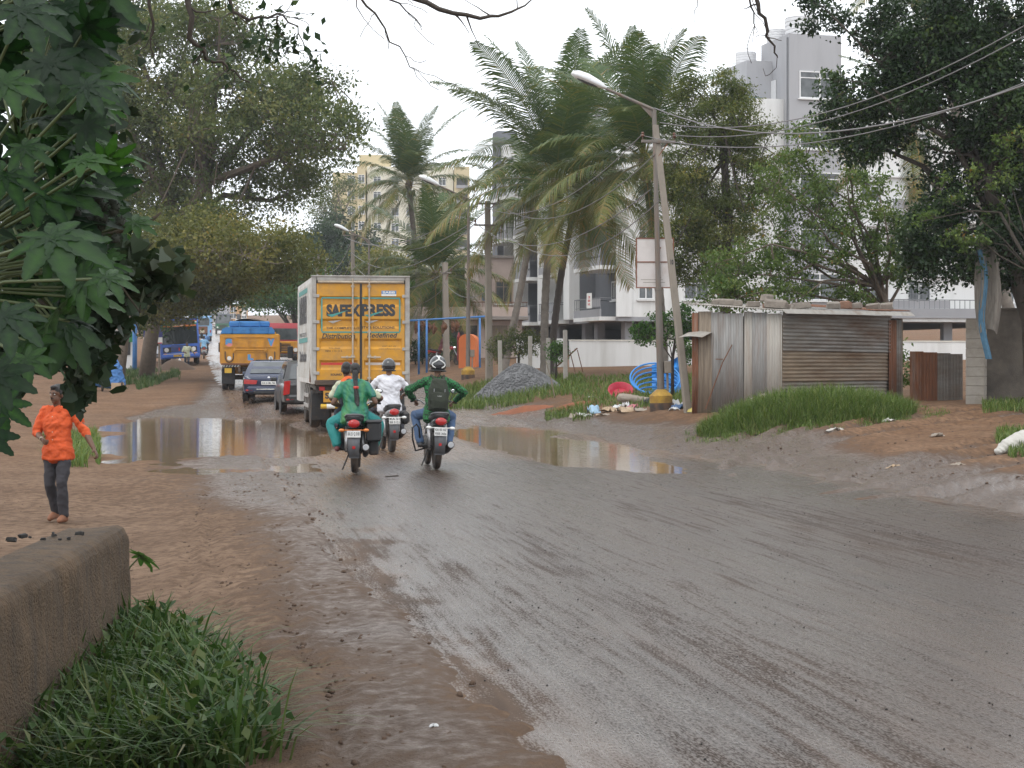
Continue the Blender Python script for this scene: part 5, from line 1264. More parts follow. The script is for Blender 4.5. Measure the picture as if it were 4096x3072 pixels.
def wire(label, a, b_, sag, r_=.011, n=22):
    a, b_ = Vector(a), Vector(b_); m = MB()
    m.tube([a.lerp(b_, i / n) - Vector((0, 0, sag * 4 * (i / n) * (1 - i / n))) for i in range(n + 1)], r_, 5)
    return tag(m.build('overhead_wire', M['wire'], None, True), label, 'wire', 'overhead wires')
wire('thick pale cable sagging from the nearest lamp top to the right edge', at(2618, 432, 43.7), at(4700, 80, 24), 1.05, .016)
wire('upper thin wire from the leaning pole to the top right corner', at(2640, 490, 41.9), at(4600, -220, 26), 1.0)
wire('lower thin wire from the leaning pole to the top right corner', at(2693, 540, 41.9), at(4650, -200, 26.5), .9)
wire('middle wire from the leaning pole to the right edge', at(2562, 540, 41.9), at(4720, 40, 25), .95)
for k, (f0, f1, sg, lb) in enumerate([((2562, 545), (1912, 812), 1.0, 'upper left wire between leaning pole and straight pole'), ((2690, 545), (1985, 812), 1.2, 'upper right wire between leaning pole and straight pole'),
        ((2600, 760), (1903, 892), 1.1, 'lower left wire between leaning pole and straight pole'), ((2640, 800), (1990, 895), 1.3, 'lower right wire between leaning pole and straight pole')]):
    wire(lb, at(f0[0], f0[1], 41.8), at(f1[0], f1[1], 68.8), sg, .013)
for k, (f0, f1, sg, lb) in enumerate([((1912, 812), (1382, 950), 1.0, 'upper wire between straight pole and third lamp'), ((1985, 812), (1446, 950), 1.3, 'second wire between straight pole and third lamp'), ((1903, 892), (1405, 1010), 1.4, 'third wire between straight pole and third lamp'), ((1990, 895), (1415, 1060), 2.0, 'lowest wire between straight pole and third lamp')]):
    wire(lb, at(f0[0], f0[1], 68.8), at(f1[0], f1[1], 111.8), sg, .018)
for k, (y0, y1, sg, lb) in enumerate([(950, 1035, 1.6, 'upper wire between the two most distant poles'), (1010, 1062, 2.2, 'middle wire between the two most distant poles'), (1060, 1090, 2.6, 'lower wire between the two most distant poles')]):
    wire(lb, at(1412, y0, 111.8), at(1268, y1, 146), sg, .022)
wire('slack service wire from the straight pole to the grey pole', at(1950, 1160, 69), at(1780, 1130, 88), .5, .014)
wire('service wire from the third lamp pole sagging to the grey pole', at(1418, 1090, 112), at(1780, 1150, 88), 1.6, .018)

# ================================================================ tin shed
P_('tin_grey', (.25, .245, .235), .55, .28, 3, metal=.25, dirt=(.17, .10, .065), damt=.45, dscale=1.6, stretch=(2.5, 2.5, .35))
P_('tin_pale', (.36, .335, .30), .6, .22, 3, metal=.15, dirt=(.22, .14, .09), damt=.4, dscale=1.6, stretch=(2.5, 2.5, .35))
P_('tin_rust', (.19, .075, .035), .8, .4, 5, .2, dirt=(.27, .24, .21), damt=.35, dscale=2, stretch=(2.5, 2.5, .35))
P_('plank_grey', (.26, .21, .16), .85, .35, 4, .5, 20, stretch=(6, 6, .4), dirt=(.10, .075, .05), damt=.5, dscale=3)
P_('tin_dark', (.21, .195, .175), .6, .3, 3, metal=.2, dirt=(.12, .065, .035), damt=.55, dscale=1.4, stretch=(.5, .5, 2))
P_('tin_mid', (.22, .20, .175), .6, .3, 3, metal=.2, dirt=(.17, .095, .05), damt=.5, dscale=1.4, stretch=(.5, .5, 2))
P_('tin_brown', (.235, .18, .125), .65, .3, 3, metal=.1, dirt=(.15, .085, .045), damt=.5, dscale=1.8, stretch=(.5, .5, 2))
P_('stone', (.26, .225, .19), .9, .3, 7, .5, 30); P_('stone_red', (.27, .15, .10), .9, .3, 7, .5, 30)
TH = R(46); CX, CY = (3128 - 2048) / F * 39.0, 39.0
u1 = Vector((-math.cos(TH), math.sin(TH), 0)); u2 = Vector((math.sin(TH), math.cos(TH), 0))
def along(x, u):   # distance along direction u from the corner whose image column is x
    k = (x - 2048) / F; return (k * CY - CX) / (u.x - k * u.y)
ZS0 = .42; shed = thing('tin_shed', 'patched corrugated tin shed with stones on its roof, in front of the building', 'shed', (CX, CY, 0))
def corr_wall(u, a0, a1, z0, z1, amp, pitch, vertical, mat, off, name='wall_sheet', tilt=0.0, wav=0.0):
    n = Vector((u.y, -u.x, 0)); n = n if n.y < 0 else -n
    b = MB(); L = a1 - a0
    if vertical:
        m = max(2, int(L / pitch * 6)); 
        b.sheet(lambda s_, t_: u * (a0 + L * s_) + n * (off + amp * math.sin(2 * math.pi * L * s_ / pitch) + tilt * t_) + Vector((0, 0, z0 + (z1 - z0) * t_ + wav * math.sin(s_ * 9 + a0 * 7))), m, 2)
    else:
        m = max(2, int((z1 - z0) / pitch * 6))
        b.sheet(lambda s_, t_: u * (a0 + L * s_) + n * (off + amp * math.sin(2 * math.pi * (z1 - z0) * t_ / pitch) + .02 * math.sin(s_ * 5)) + Vector((0, 0, z0 + (z1 - z0) * t_ + tilt * s_)), 4, m)
    o = b.build(name, mat, shed, True); md = o.modifiers.new('thickness', 'SOLIDIFY'); md.thickness = .006; return o
cols = [3128, 3070, 3012, 2975, 2891, 2850, 2796, 2776]; ms = ['tin_pale', 'tin_grey', 'tin_pale', 'tin_grey', 'tin_grey', 'plank_grey', 'tin_rust']
for i in range(7):
    a0, a1 = along(cols[i], u1), along(cols[i + 1], u1)
    corr_wall(u1, a0, a1 + .03, ZS0, 2.74 + .02 * (i % 3) + .06 * a0 / 2.5, .009 if ms[i] != 'plank_grey' else .002, .076, True, M[ms[i]], .012 * (i % 2) + .004 * i, tilt=-.02 * (i % 3))
LA = along(2776, u1); LB = along(3605, u2)
ea = along(3560, u2)
for (z0, z1, mt, of, tl) in ((1.90, 2.78, 'tin_dark', .03, -.03), (1.22, 1.96, 'tin_brown', .016, -.01), (.45, 1.26, 'tin_mid', .0, .0)):
    corr_wall(u2, 0, ea, z0, z1, .011, .085, False, M[mt], of, tilt=tl)
for (x0, x1, mt, of) in ((3552, 3582, 'tin_rust', .02), (3580, 3610, 'tin_dark', .0)):
    corr_wall(u2, along(x0, u2), along(x1, u2), .5, 2.66, .01, .076, True, M[mt], of)
b = MB()
for u, a in ((u1, 0), (u1, LA), (u2, LB)):
    q = u * a; b.box((q.x, q.y + .06, 1.55), (.08, .08, 2.3))
q = u1 * LA + u2 * LB; b.box((q.x, q.y, 1.6), (.08, .08, 2.4)); b.build('corner_post', M['plank_grey'], shed)
for (a, bq, u, v) in ((-.02, LA, u1, u2),):   # back walls
    pass
b = MB(); q0 = u1 * LA; q1 = q0 + u2 * LB; q2 = u2 * LB
b.add([q0 + Vector((0, 0, ZS0)), q1 + Vector((0, 0, ZS0)), q1 + Vector((0, 0, 2.75)), q0 + Vector((0, 0, 2.75))], [(0, 1, 2, 3)]); b.add([q1 + Vector((0, 0, ZS0)), q2 + Vector((0, 0, ZS0)), q2 + Vector((0, 0, 2.7)), q1 + Vector((0, 0, 2.75))], [(0, 1, 2, 3)]); b.build('back_wall', M['tin_dark'], shed)
def roofz(a, c): return 2.81 + .075 * a + .012 * c
for i, (c0, c1, mt) in enumerate(((-.14, LB * .36, 'tin_pale'), (LB * .34, LB * .7, 'tin_grey'), (LB * .68, LB + .22, 'tin_rust'))):
    b = MB(); L = c1 - c0; m = int(LA / .076 * 6)
    def rp(s_, t_, c0=c0, L=L, i=i):
        a = -.12 + (LA + .24) * s_; c = c0 + L * t_; q = u1 * a + u2 * c; return (q.x, q.y, roofz(a, c) + .013 * i + .011 * math.sin(2 * math.pi * a / .076))
    b.sheet(rp, m, 3); o = b.build('roof_sheet', M[mt], shed, True); md = o.modifiers.new('thickness', 'SOLIDIFY'); md.thickness = .006
b = MB(); q = u1 * -.13; b.add([u1 * -.135 + u2 * -.2 + Vector((0, 0, 2.83)), u1 * -.135 + u2 * (LB + .2) + Vector((0, 0, 2.86)), u1 * -.26 + u2 * (LB + .2) + Vector((0, 0, 2.76)), u1 * -.26 + u2 * -.2 + Vector((0, 0, 2.73))], [(0, 1, 2, 3)]); b.build('eave_flashing', M['tin_pale'], shed)
aw = (along(2850, u1), along(2755, u1)); n1 = Vector((u1.y, -u1.x, 0)); n1 = n1 if n1.y < 0 else -n1
b = MB(); b.sheet(lambda s_, t_: u1 * (aw[0] + (aw[1] - aw[0]) * s_) + n1 * (.02 + .35 * t_) + Vector((0, 0, 2.34 - .12 * t_ + .03 * math.sin(s_ * 3))), 4, 3); b.build('window_hood', M['tin_pale'], shed, True)
b = MB(); b.box(u1 * along(2888, u1) + n1 * .05 + Vector((0, 0, 1.72)), (.22, .03, .02)); b.build('door_bolt', M['rust'], shed)
q = u1 * along(2935, u1) + n1 * .06; q2_ = u1 * along(2872, u1) + n1 * .45
b = MB(); b.tube([Vector((CX, CY, 0)) + q + Vector((0, 0, 2.05)), Vector((CX, CY, 0)) + q.lerp(q2_, .35) + Vector((0, 0, 1.65)), Vector((CX, CY, 0)) + q2_ + Vector((0, 0, .58))], [.012, .014, .016], 6)
tag(b.build('iron_rod', M['rust'], None), 'bent dark rod leaning against the shed front', 'rod')
# stones on the roof
def rough_block(name, c, size, rz, mat, seed, jit=.16):
    r_ = random.Random(seed); b = MB(); b.box((0, 0, 0), size, b=min(size) * .16)
    b.v = [tuple(Vector(p) + Vector([(r_.random() - .5) * s_ * jit for s_ in size])) for p in b.v]
    return b.build(name, mat, None, 25, loc=c, rot=((r_.random() - .5) * .25, (r_.random() - .5) * .25, rz))
def roof_spot(x, back=.35):
    if x <= 3128: a = along(x, u1); q = u1 * a + u2 * back
    else: c = along(x, u2); q = u2 * c + u1 * back
    a = q.dot(u1); c = q.dot(u2); return Vector((CX + q.x, CY + q.y, roofz(a, c)))
ords = ['first', 'second', 'third', 'fourth', 'fifth', 'sixth', 'seventh', 'eighth', 'ninth', 'tenth', 'eleventh', 'twelfth', 'thirteenth', 'fourteenth', 'fifteenth', 'sixteenth']
blocks = [(2826, .20, .13), (2862, .36, .15), (2906, .20, .13), (2978, .30, .14), (3036, .22, .12), (3066, .22, .15), (3096, .22, .13), (3150, .48, .20), (3262, .46, .15), (3392, .30, .17), (3452, .26, .20), (3482, .36, .15), (3540, .34, .16), (3588, .42, .17)]
for i, (x, w, h) in enumerate(blocks):
    p = roof_spot(x, .30 + .2 * rnd.random()); p.z += h / 2 + .012
    o = rough_block('roof_stone', p, (w, .2, h), rnd.uniform(-.4, .4), M['stone_red' if i in (4, 10) else 'stone'], 100 + i)
    tag(o, 'rough stone block on the shed roof, %s from the left' % ords[i], 'stone', 'stones weighing down the shed roof')
p = roof_spot(3032, .32); o = rough_block('roof_stone', p + Vector((0, 0, .24)), (.24, .2, .16), .5, M['stone'], 140); tag(o, 'stone block resting on top of other stones on the shed roof', 'stone', 'stones weighing down the shed roof')

# gate, block pillar and dark wall at the right
gt = thing('tin_gate', 'low rusty corrugated gate between the shed and the block pillar', 'gate', at(3745, 1600, 40.5).xy.to_3d() + Vector((0, 0, .62)), R(3))
for i, (x0, x1, mt, h) in enumerate(((-.62, -.30, 'tin_rust', 1.28), (-.31, .02, 'tin_rust', 1.26), (.01, .33, 'tin_dark', 1.24), (.32, .62, 'tin_dark', 1.22))):
    b = MB(); m = int((x1 - x0) / .07 * 6); b.sheet(lambda s_, t_: (x0 + (x1 - x0) * s_, .01 * math.sin(2 * math.pi * (x1 - x0) * s_ / .07) - .006 * i, -.1 + (h + .1) * t_), m, 2); b.build('gate_sheet', M[mt], gt, True)
b = MB()
for z in (.15, .62, 1.1): b.box((0, .05, z), (1.26, .05, .05))
b.build('gate_rail', M['rust'], gt)
pl = thing('block_pillar', 'pale concrete block gate pillar right of the tin gate', 'pillar', gp(3905, 38.2), R(-22))
P_('block', (.37, .335, .29), .9, .15, 5, .4, 40, dirt=(.2, .17, .13), damt=.4, dscale=3); P_('soot', (.03, .028, .026), .9, .3, 4)
for i in range(9):
    b = MB(); b.box((0, 0, .08 + i * .205), (.40, .40, .198), b=.008); b.build('block', M['block'], pl)
b = MB(); b.box((0, 0, .93), (.375, .375, 1.86)); b.build('mortar_core', M['concrete'], pl)
dw = thing('boundary_wall', 'dark stained block boundary wall at the right edge under the big tree', 'wall', gp(4180, 38.6), R(8))
b = MB(); b.box((.3, 0, .95), (3.4, .2, 2.1), b=.01); b.build('wall_face', M['concrete_dark'], dw)
b = MB(); b.box((.3, 0, 2.03), (3.46, .26, .06), b=.01); b.build('coping', M['concrete_dark'], dw)
# concrete fence posts on the verge
P_('post_concrete', (.36, .335, .30), .9, .2, 5, .4, 40)
for i, (x, d, h, lb) in enumerate([(2002, 66, 1.65, 'leftmost'), (2120, 66.5, 1.7, 'second'), (2192, 65.5, 1.6, 'third'), (2262, 63.5, 1.9, 'rightmost')]):
    b = MB(); b.box((0, 0, h / 2 - .1), (.15, .13, h + .2), b=.012); o = b.build('fence_post', M['post_concrete'], None, loc=gp(x, d), rot=(0, R(rnd.uniform(-1.5, 1.5)), .1))
    tag(o, 'square concrete fence post behind the gravel heap, %s of four' % lb, 'post', 'concrete fence posts')
# rusty ladder leaning on the compound wall
ld = thing('ladder', 'rusty ladder propped by the white compound wall', 'ladder', gp(2250, 72))
for k in (0, 1): b = MB(); b.tube([(-.65, .2 * k, -.1), (.62, .2 * k + .2, 1.02)], .03, 6); b.build('rail', M['rust'], ld)
for i in range(7): f = (i + .6) / 7.6; b = MB(); b.tube([(-.65 + 1.27 * f, .2 * f, -.1 + 1.12 * f), (-.65 + 1.27 * f, .2 + .2 * f, -.1 + 1.12 * f)], .02, 5); b.build('rung', M['rust'], ld)
for k, xx in enumerate((.30, .62)): b = MB(); b.tube([(xx, .25, .95), (xx + .28, .1, -.2)], .022, 6); b.build('prop', M['rust'], ld)

# foreground parapet
t = NT('stained_plaster')
n1_ = t.noise(2.2, 6, .65); n2_ = t.noise(14, 5, .6); nv = t.noise(2.6, 5, .6, t.mapped((4, 4, .35)))
c_ = t.ramp(n1_, [(.3, (.062, .040, .022)), (.7, (.135, .084, .045))]); c_ = t.mix(t.ramp(nv, [(.45, 0.0), (.7, .8)]), c_, (.045, .034, .025)); c_ = t.mix(t.ramp(n2_, [(.6, 0.0), (.75, .7)]), c_, (.03, .025, .02))
c_ = t.mix(t.ramp(t.noise(90, 3), [(.5, 0.0), (.66, .4)]), c_, (.15, .10, .06)); t.col(c_).rough(.92); t.bump(t.math('ADD', n2_, t.noise(60, 3)), .9, .03); M['parapet'] = t.m
b = MB(); 
fx = [(-2.30, 6.0), (-2.36, 8.05), (-2.43, 9.8), (-2.505, 11.3), (-2.52, 11.40)]
def wall_ring(i):
    X, Y = fx[i]; e = .03 if i == len(fx) - 1 else 0
    zt = .625 - e; o = []
    for (dx, z) in ((.09, -.6), (.03, .2), (.012, zt - .06), (-.01, zt - .02), (-.05, zt), (-.20, zt + .005), (-.36, zt), (-.40, zt - .03), (-.42, .2), (-.46, -.6)):
        o.append(Vector((X + dx + .008 * math.sin(Y * 3 + z * 7), Y - (.02 if e and z > .55 else 0), z + .012 * math.sin(Y * 2.3 + dx * 9))))
    return o
def ring_fine(r_):
    o = []
    for i in range(len(r_)):
        a, c = r_[i], r_[(i + 1) % len(r_)]; k_ = 8 if (c - a).length > .3 else 4
        o += [a.lerp(c, q / k_) for q in range(k_)]
    return o
fine = []
rs_ = [ring_fine(wall_ring(i)) for i in range(len(fx))]
for i in range(len(rs_) - 1):
    for q in range(22): fine.append([a.lerp(c, q / 22) for a, c in zip(rs_[i], rs_[i + 1])])
fine.append(rs_[-1]); b.loft(fine)
wv = np.array([tuple(p) for p in b.v]); wn_ = .055 * (fbm(wv[:, 1] * 4 + wv[:, 0] * 3, wv[:, 2] * 4, 91) - .47) + .02 * np.minimum(0, fbm(wv[:, 1] * 11, wv[:, 2] * 11 + wv[:, 0] * 9, 93) - .40) * 2
b.v = [(x + w_, y, z + w_ * .6) for (x, y, z), w_ in zip(b.v, wn_)]
tag(b.build('parapet_wall', M['parapet'], None, 45), 'low stained plaster parapet wall in the left foreground', 'wall')
for i, (x, y, s_) in enumerate([(45, 2165, .055), (92, 2150, .05), (120, 2152, .022), (172, 2160, .028), (215, 2145, .03), (275, 2158, .03), (318, 2140, .045), (240, 2160, .02), (212, 2134, .02)]):
    d = (CH - .632) * F / (y - YH); X = (x - 2048) / F * d
    o = rough_block('pebble', (X, d, .632 + s_ * .2), (s_, s_ * .7, s_ * .5), i, M['soot'], 60 + i, .3); tag(o, 'dark pebble on top of the foreground parapet, %s from the left' % ords[sorted([45, 92, 120, 172, 212, 215, 240, 275, 318]).index(x)], 'pebble', 'pebbles on the parapet')
# ================================================================ buildings
P_('wall_white', (.70, .70, .69), .75, .05, 1.2, .1, 20, dirt=(.47, .46, .43), damt=.42, dscale=1.0, stretch=(1, 1, .14))
P_('wall_cream', (.62, .60, .54), .75, .06, 1.2, dirt=(.45, .42, .37), damt=.25, dscale=.5)
P_('wall_grey', (.145, .15, .165), .75, .08, 1.2, dirt=(.10, .10, .105), damt=.25, dscale=.5)
P_('wall_midgrey', (.30, .30, .315), .75, .06, 1.2, dirt=(.24, .24, .25), damt=.25, dscale=.5)
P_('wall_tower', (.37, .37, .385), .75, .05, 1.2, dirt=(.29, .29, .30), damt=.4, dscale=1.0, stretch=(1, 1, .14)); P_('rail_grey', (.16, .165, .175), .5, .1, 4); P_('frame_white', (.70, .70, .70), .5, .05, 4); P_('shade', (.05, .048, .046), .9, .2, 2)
P_('tank_white', (.66, .66, .67), .45, .06, 3); P_('blue_sheet', (.05, .19, .50), .5, .15, 3)
def window(root, face, u, z, w, h, depth=.1, cols=2, name='window', frame='frame_white', grille=False, xf=0.0):
    """window on a wall of the local frame; face '-x': u runs along y, face '-y': u runs along x; xf: wall plane"""
    def bx(b, a, c, du, dz, o0, o1):
        if face == '-y': b.box((a, xf + (o0 + o1) / 2, c), (du, abs(o1 - o0), dz))
        else: b.box((xf + (o0 + o1) / 2, a, c), (abs(o1 - o0), du, dz))
    b = MB(); f = .07
    bx(b, u, z - h / 2 + f / 2, w, f, -.03, .06); bx(b, u, z + h / 2 - f / 2, w, f, -.03, .06)
    for k in range(cols + 1): bx(b, u - w / 2 + f / 2 + (w - f) * k / cols, z, f, h - 2 * f, -.03, .06)
    if h > 1.2: bx(b, u, z + h * .25, w - .02, f * .8, -.025, .055)
    o = b.build(name, M[frame], root)
    for k in range(cols):
        b = MB(); bx(b, u - w / 2 + f / 2 + (w - f) * (k + .5) / cols, z, (w - f) / cols - f, h - 2 * f, .0, .02); b.build('pane', M['pane'], o)
    b = MB(); bx(b, u, z - h / 2 - .05, w + .2, .07, -.12, .0); b.build('sill', M['wall_white'], o)
    if grille:
        b = MB()
        for k in range(7): bx(b, u - w / 2 + w * (k + .5) / 7, z, .02, h, -.07, -.05)
        for k in range(4): bx(b, u, z - h / 2 + h * (k + .5) / 4, w, .02, -.05, -.035)
        b.build('grille', M['rail_grey'], o)
    return o
def balcony(root, y0, y1, z, depth=1.0, solid='wall_midgrey', xf=0.0, face='-x', slab='wall_white', name='balcony'):
    def bx(b, ua, ub, z0, z1, o0, o1):
        if face == '-x': b.box((xf - (o0 + o1) / 2, (ua + ub) / 2, (z0 + z1) / 2), (abs(o1 - o0), ub - ua, z1 - z0))
        else: b.box(((ua + ub) / 2, xf - (o0 + o1) / 2, (z0 + z1) / 2), (ub - ua, abs(o1 - o0), z1 - z0))
    b = MB(); bx(b, y0, y1, z - .22, z, 0.002, depth); o = b.build(name, M[slab], root)
    b = MB(); bx(b, y0 + .03, y1 - .03, z + .002, z + .42, depth - .12, depth - .02); b.build('upstand', M[solid], o)
    b = MB(); bx(b, y0 + .03, y1 - .03, z + 1.02, z + 1.07, depth - .10, depth - .04); bx(b, y0 + .03, y1 - .03, z + .52, z + .55, depth - .085, depth - .055)
    n = max(3, int((y1 - y0) / .32))
    for k in range(n + 1): q = y0 + .05 + (y1 - y0 - .1) * k / n; bx(b, q - .015, q + .015, z + .42, z + 1.02, depth - .085, depth - .055)
    for q in (y0 + .04, y1 - .04): bx(b, q - .02, q + .02, z + 1.021, z + 1.069, .0, depth - .1)
    b.build('railing', M['rail_grey'], o)
    b = MB(); bx(b, y0 + .03, y0 + (y1 - y0) * .55, z + .56, z + 1.0, depth - .08, depth - .06); b.build('infill_panel', M['wall_midgrey'], o)
    return o
def apartment():
    C0 = Vector((5.9, 97.0, 1.25)); root = thing('apartment_block', 'white and grey apartment block on stilts with balconies, behind the palms', 'building', C0, R(15.1))
    SH, FH, N = 2.85, 2.86, 4; ZT = SH + FH * N; W, D = 30.0, 27.0
    b = MB()   # main volumes; facade 1 (x = 0) is cut into bays
    b.box((W / 2 + .6, D / 2, (SH + ZT) / 2 + .0), (W - 1.2 - .6, D - .4, ZT - SH)); core = b.build('wall', M['wall_white'], root)
    b = MB(); b.box((W / 2, .15, (SH + ZT) / 2), (W, .3, ZT - SH)); b.build('front_wall', M['wall_white'], root)
    b = MB(); b.box((W / 2, D / 2, SH - .12), (W, D, .24)); b.build('stilt_slab', M['wall_midgrey'], root)
    b = MB(); b.box((W / 2, .12, ZT + .5), (W - .02, .24, 1.0)); b.box((.12, D / 2, ZT + .5), (.24, D - .5, 1.0)); b.build('parapet', M['wall_white'], root)
    segs = [(25.6, 27, 'col', 'wall_grey'), (20.6, 25.6, 'bay', 'wall_white'), (19.3, 20.6, 'fin', 'wall_white'), (14.8, 19.3, 'bay', 'wall_grey'), (13.2, 14.8, 'fin', 'wall_white'), (9.1, 13.2, 'bay', 'wall_white'), (7.9, 9.1, 'fin', 'wall_white'), (.3, 7.9, 'bay', 'wall_grey')]
    for (y0, y1, kd, mt) in segs:
        if kd == 'bay':
            xr = 1.15; b = MB(); b.box((xr + .1, (y0 + y1) / 2, (SH + ZT) / 2), (.2, y1 - y0 - .01, ZT - SH - .01)); b.build('bay_wall', M[mt], root)
            for yy in (y0, y1): b = MB(); b.box((xr / 2 + .1, yy + (.06 if yy == y0 else -.06), (SH + ZT) / 2), (xr - .2, .11, ZT - SH - .02)); b.build('bay_return', M[mt], root)
            for f in range(N):
                zf = SH + FH * f
                ya, yb = (y0 + .3, y1 - .3) if y0 > 1 else (.5, 5.4)
                balcony(root, ya, yb, zf + .02, 2.1, xf=xr)
                window(root, '-x', (ya + yb) / 2 - .5, zf + 1.15, 1.1, 2.1, cols=2, name='balcony_door', xf=xr - .07, frame='rail_grey')
                window(root, '-x', (ya + yb) / 2 + 1.0, zf + 1.6, .9, 1.1, cols=2, xf=xr - .07)
        elif kd == 'fin':
            b = MB(); b.box((.35, (y0 + y1) / 2, (SH + ZT) / 2 + .4), (1.6, y1 - y0, ZT - SH + .8), b=.02); b.build('fin', M[mt], root)
        else: b = MB(); b.box((.45, (y0 + y1) / 2, (SH + ZT) / 2 + .6), (1.4, y1 - y0, ZT - SH + 3.0), b=.02); b.build('corner_fin', M[mt], root)
    b = MB(); b.box((.3, -.06, (SH + ZT) / 2), (.9, .12, ZT - SH)); b.build('corner_fin', M['wall_white'], root)
    # stilt columns and shaded back wall of the parking level
    for yy in (1.2, 6.2, 8.6, 14, 20, 26): b = MB(); b.box((.9, yy, SH / 2 - .3), (.45, .7, SH + .35)); b.build('column', M['wall_midgrey'], root)
    for xx in (3.5, 6.5, 10, 13.5, 17, 20.5, 24, 28): b = MB(); b.box((xx, .6, SH / 2 - .3), (.55, .45, SH + .35)); b.build('column', M['wall_cream' if xx < 9 else 'wall_midgrey'], root)
    b = MB(); b.box((W / 2, D - 1, SH / 2 - .3), (W, .2, SH + .3)); b.box((14, 12, SH / 2 - .3), (8, 6, SH + .2)); b.build('parking_back_wall', M['wall_midgrey'], root)
    # front facade windows, right part with balconies
    for f in range(N):
        zf = SH + FH * f
        for xx, w, gr in ((1.6, .9, False), (4.6, 1.5, True), (7.0, .7, False), (15.3, 1.2, False), (18.4, 1.5, True), (24.6, 1.5, False), (28, 1.2, False)):
            window(root, '-y', xx, zf + 1.6, w, 1.25, cols=2, grille=gr, xf=-.005)
        if f % 2 == 0: balcony(root, 16.2, 22.8, zf + .02, 1.1, face='-y', solid='wall_midgrey')
        b = MB(); b.box((21.8, -.1, zf + 2.5), (16.0, .2, .12)); b.build('ledge', M['frame_white'], root)
    b = MB(); b.box((21.4, -.62, SH + .28), (17.0, 1.2, .55)); b.build('grey_band', M['wall_midgrey'], root)
    # stair tower
    tz = 18.9; b = MB(); b.box((11.5, 1.2, tz / 2), (3.2, 4.0, tz)); tw = b.build('stair_tower', M['wall_tower'], root)
    for k in range(5):
        window(tw, '-y', 11.75, 4.6 + FH * k, 2.5, 1.55, cols=2, name='stair_window', xf=-.815)
    b = MB(); b.box((9.85, 1.4, tz - 3.0), (.06, .8, 1.3)); b.build('tower_door', M['frame_white'], tw)
    b = MB(); b.tube([(9.86, -.6, 3), (9.86, -.6, tz - .2)], .06, 8); b.build('downpipe', M['rail_grey'], tw)
    b = MB(); b.box((9.1, 3.4, tz - 2.4), (1.58, 3.6, 2.4)); b.build('head_room', M['wall_tower'], tw)
    b = MB(); b.box((3.4, 2.2, ZT + 1.7), (.9, .5, 3.6)); b.build('roof_pylon', M['wall_grey'], root)
    b = MB(); b.box((7.0, .6, ZT + 1.06), (3.4, .5, .12)); b.box((19, .6, ZT + 1.06), (9, .5, .12)); b.build('blue_coping', M['blue_sheet'], root)
    b = MB(); b.box((.9, 3.2, ZT + 2.9), (2.6, .3, .5)); b.box((-.2, 3.2, ZT + 1.4), (.3, .3, 2.6)); b.box((2.0, 3.2, ZT + 1.4), (.3, .3, 2.6)); b.build('roof_frame', M['wall_midgrey'], root)
    lt = [(11.3, .6, tz, .98, 1.5), (10.6, 2.5, tz, .62, 1.0), (9.1, 3.6, tz - 1.2, .62, 1.0)]
    for i, (x, y, z, r_, h) in enumerate(lt):
        prof = [(r_ * .98, 0)]
        for k in range(5): z0 = h * .75 * k / 5; prof += [(r_, z0 + .02), (r_, z0 + h * .11), (r_ * .965, z0 + h * .13), (r_ * .965, z0 + h * .145)]
        prof += [(r_, h * .76), (r_ * .8, h * .88), (r_ * .35, h * .96), (r_ * .3, h * 1.04), (.02, h * 1.05)]
        wt = thing('water_tank', ['white ribbed water tank, nearest on the grey stair tower', 'middle white water tank on the grey tower', 'leftmost white water tank on the grey tower'][i], 'water tank', root.matrix_basis @ Vector((x, y, z)), 0, 'roof water tanks')
        b = MB(); b.lathe(prof, 24); b.build('tank_body', M['tank_white'], wt, 40)
        b = MB(); b.lathe([(r_ * .28, h * 1.03), (r_ * .30, h * 1.06), (r_ * .1, h * 1.1), (.01, h * 1.1)], 16); b.build('lid', M['tank_white'], wt)
    return root
apartment()
# sheet hung over a balcony: a small notice
o = MB(); o.box((0, 0, 0), (.5, .02, .85)); nb = o.build('notice', M['plate_white'], None, loc=at(2357, 1203, 97.2), rot=(0, 0, R(-60))); tag(nb, 'white notice with red letters hung on a balcony rail', 'notice')
for k, (tx, dz) in enumerate((('2', .2), ('B', 0), ('HK', -.2))): lettering(nb, tx, M['red_tape'], (0, -.012, dz), .26, .13, bold=.03)

# compound wall
cw = thing('compound_wall', 'white plastered compound wall in front of the apartment block', 'wall', (2.6, 79.0, 0), R(14)); gx_, L_ = 0, 26
b = MB(); b.box((L_ / 2, 0, 1.75), (L_, .2, 1.65)); b.build('wall_face', M['wall_white'], cw)
b = MB(); b.box((L_ / 2, 0, 2.59), (L_ + .04, .26, .06)); b.build('coping', M['wall_cream'], cw)
b = MB(); b.box((-1.2, .6, 1.8), (2.2, .2, 1.75)); b.build('return_wall', M['wall_white'], cw)

# pink house, shop front and upper house
P_('pink_wall', (.50, .40, .355), .8, .1, 1.5, dirt=(.34, .28, .25), damt=.35, dscale=.8); P_('roof_slab', (.27, .24, .22), .85, .15, 2)
hs = thing('roadside_house', 'low pinkish house with railed flat roof and dark shop front beside the truck', 'house', at(1640, 1440, 101).xy.to_3d() + Vector((0, 0, 1.75)), R(6))
b = MB(); b.box((3.2, 3, 1.1), (6.6, 6, 2.3)); b.build('wall', M['pink_wall'], hs)
b = MB(); b.box((3.2, 2.7, 2.36), (7.2, 7.0, .2), b=.02); b.build('roof', M['roof_slab'], hs)
b = MB(); b.box((3.2, -.72, 2.74), (7.1, .12, .52)); b.build('roof_parapet', M['pink_wall'], hs)
b = MB(); b.tube([(-.35, -.72, 3.28), (6.75, -.72, 3.28)], .025, 6)
for i in range(34): b.tube([(-.3 + i * .212, -.72, 2.98), (-.3 + i * .212, -.72, 3.27)], .012, 5)
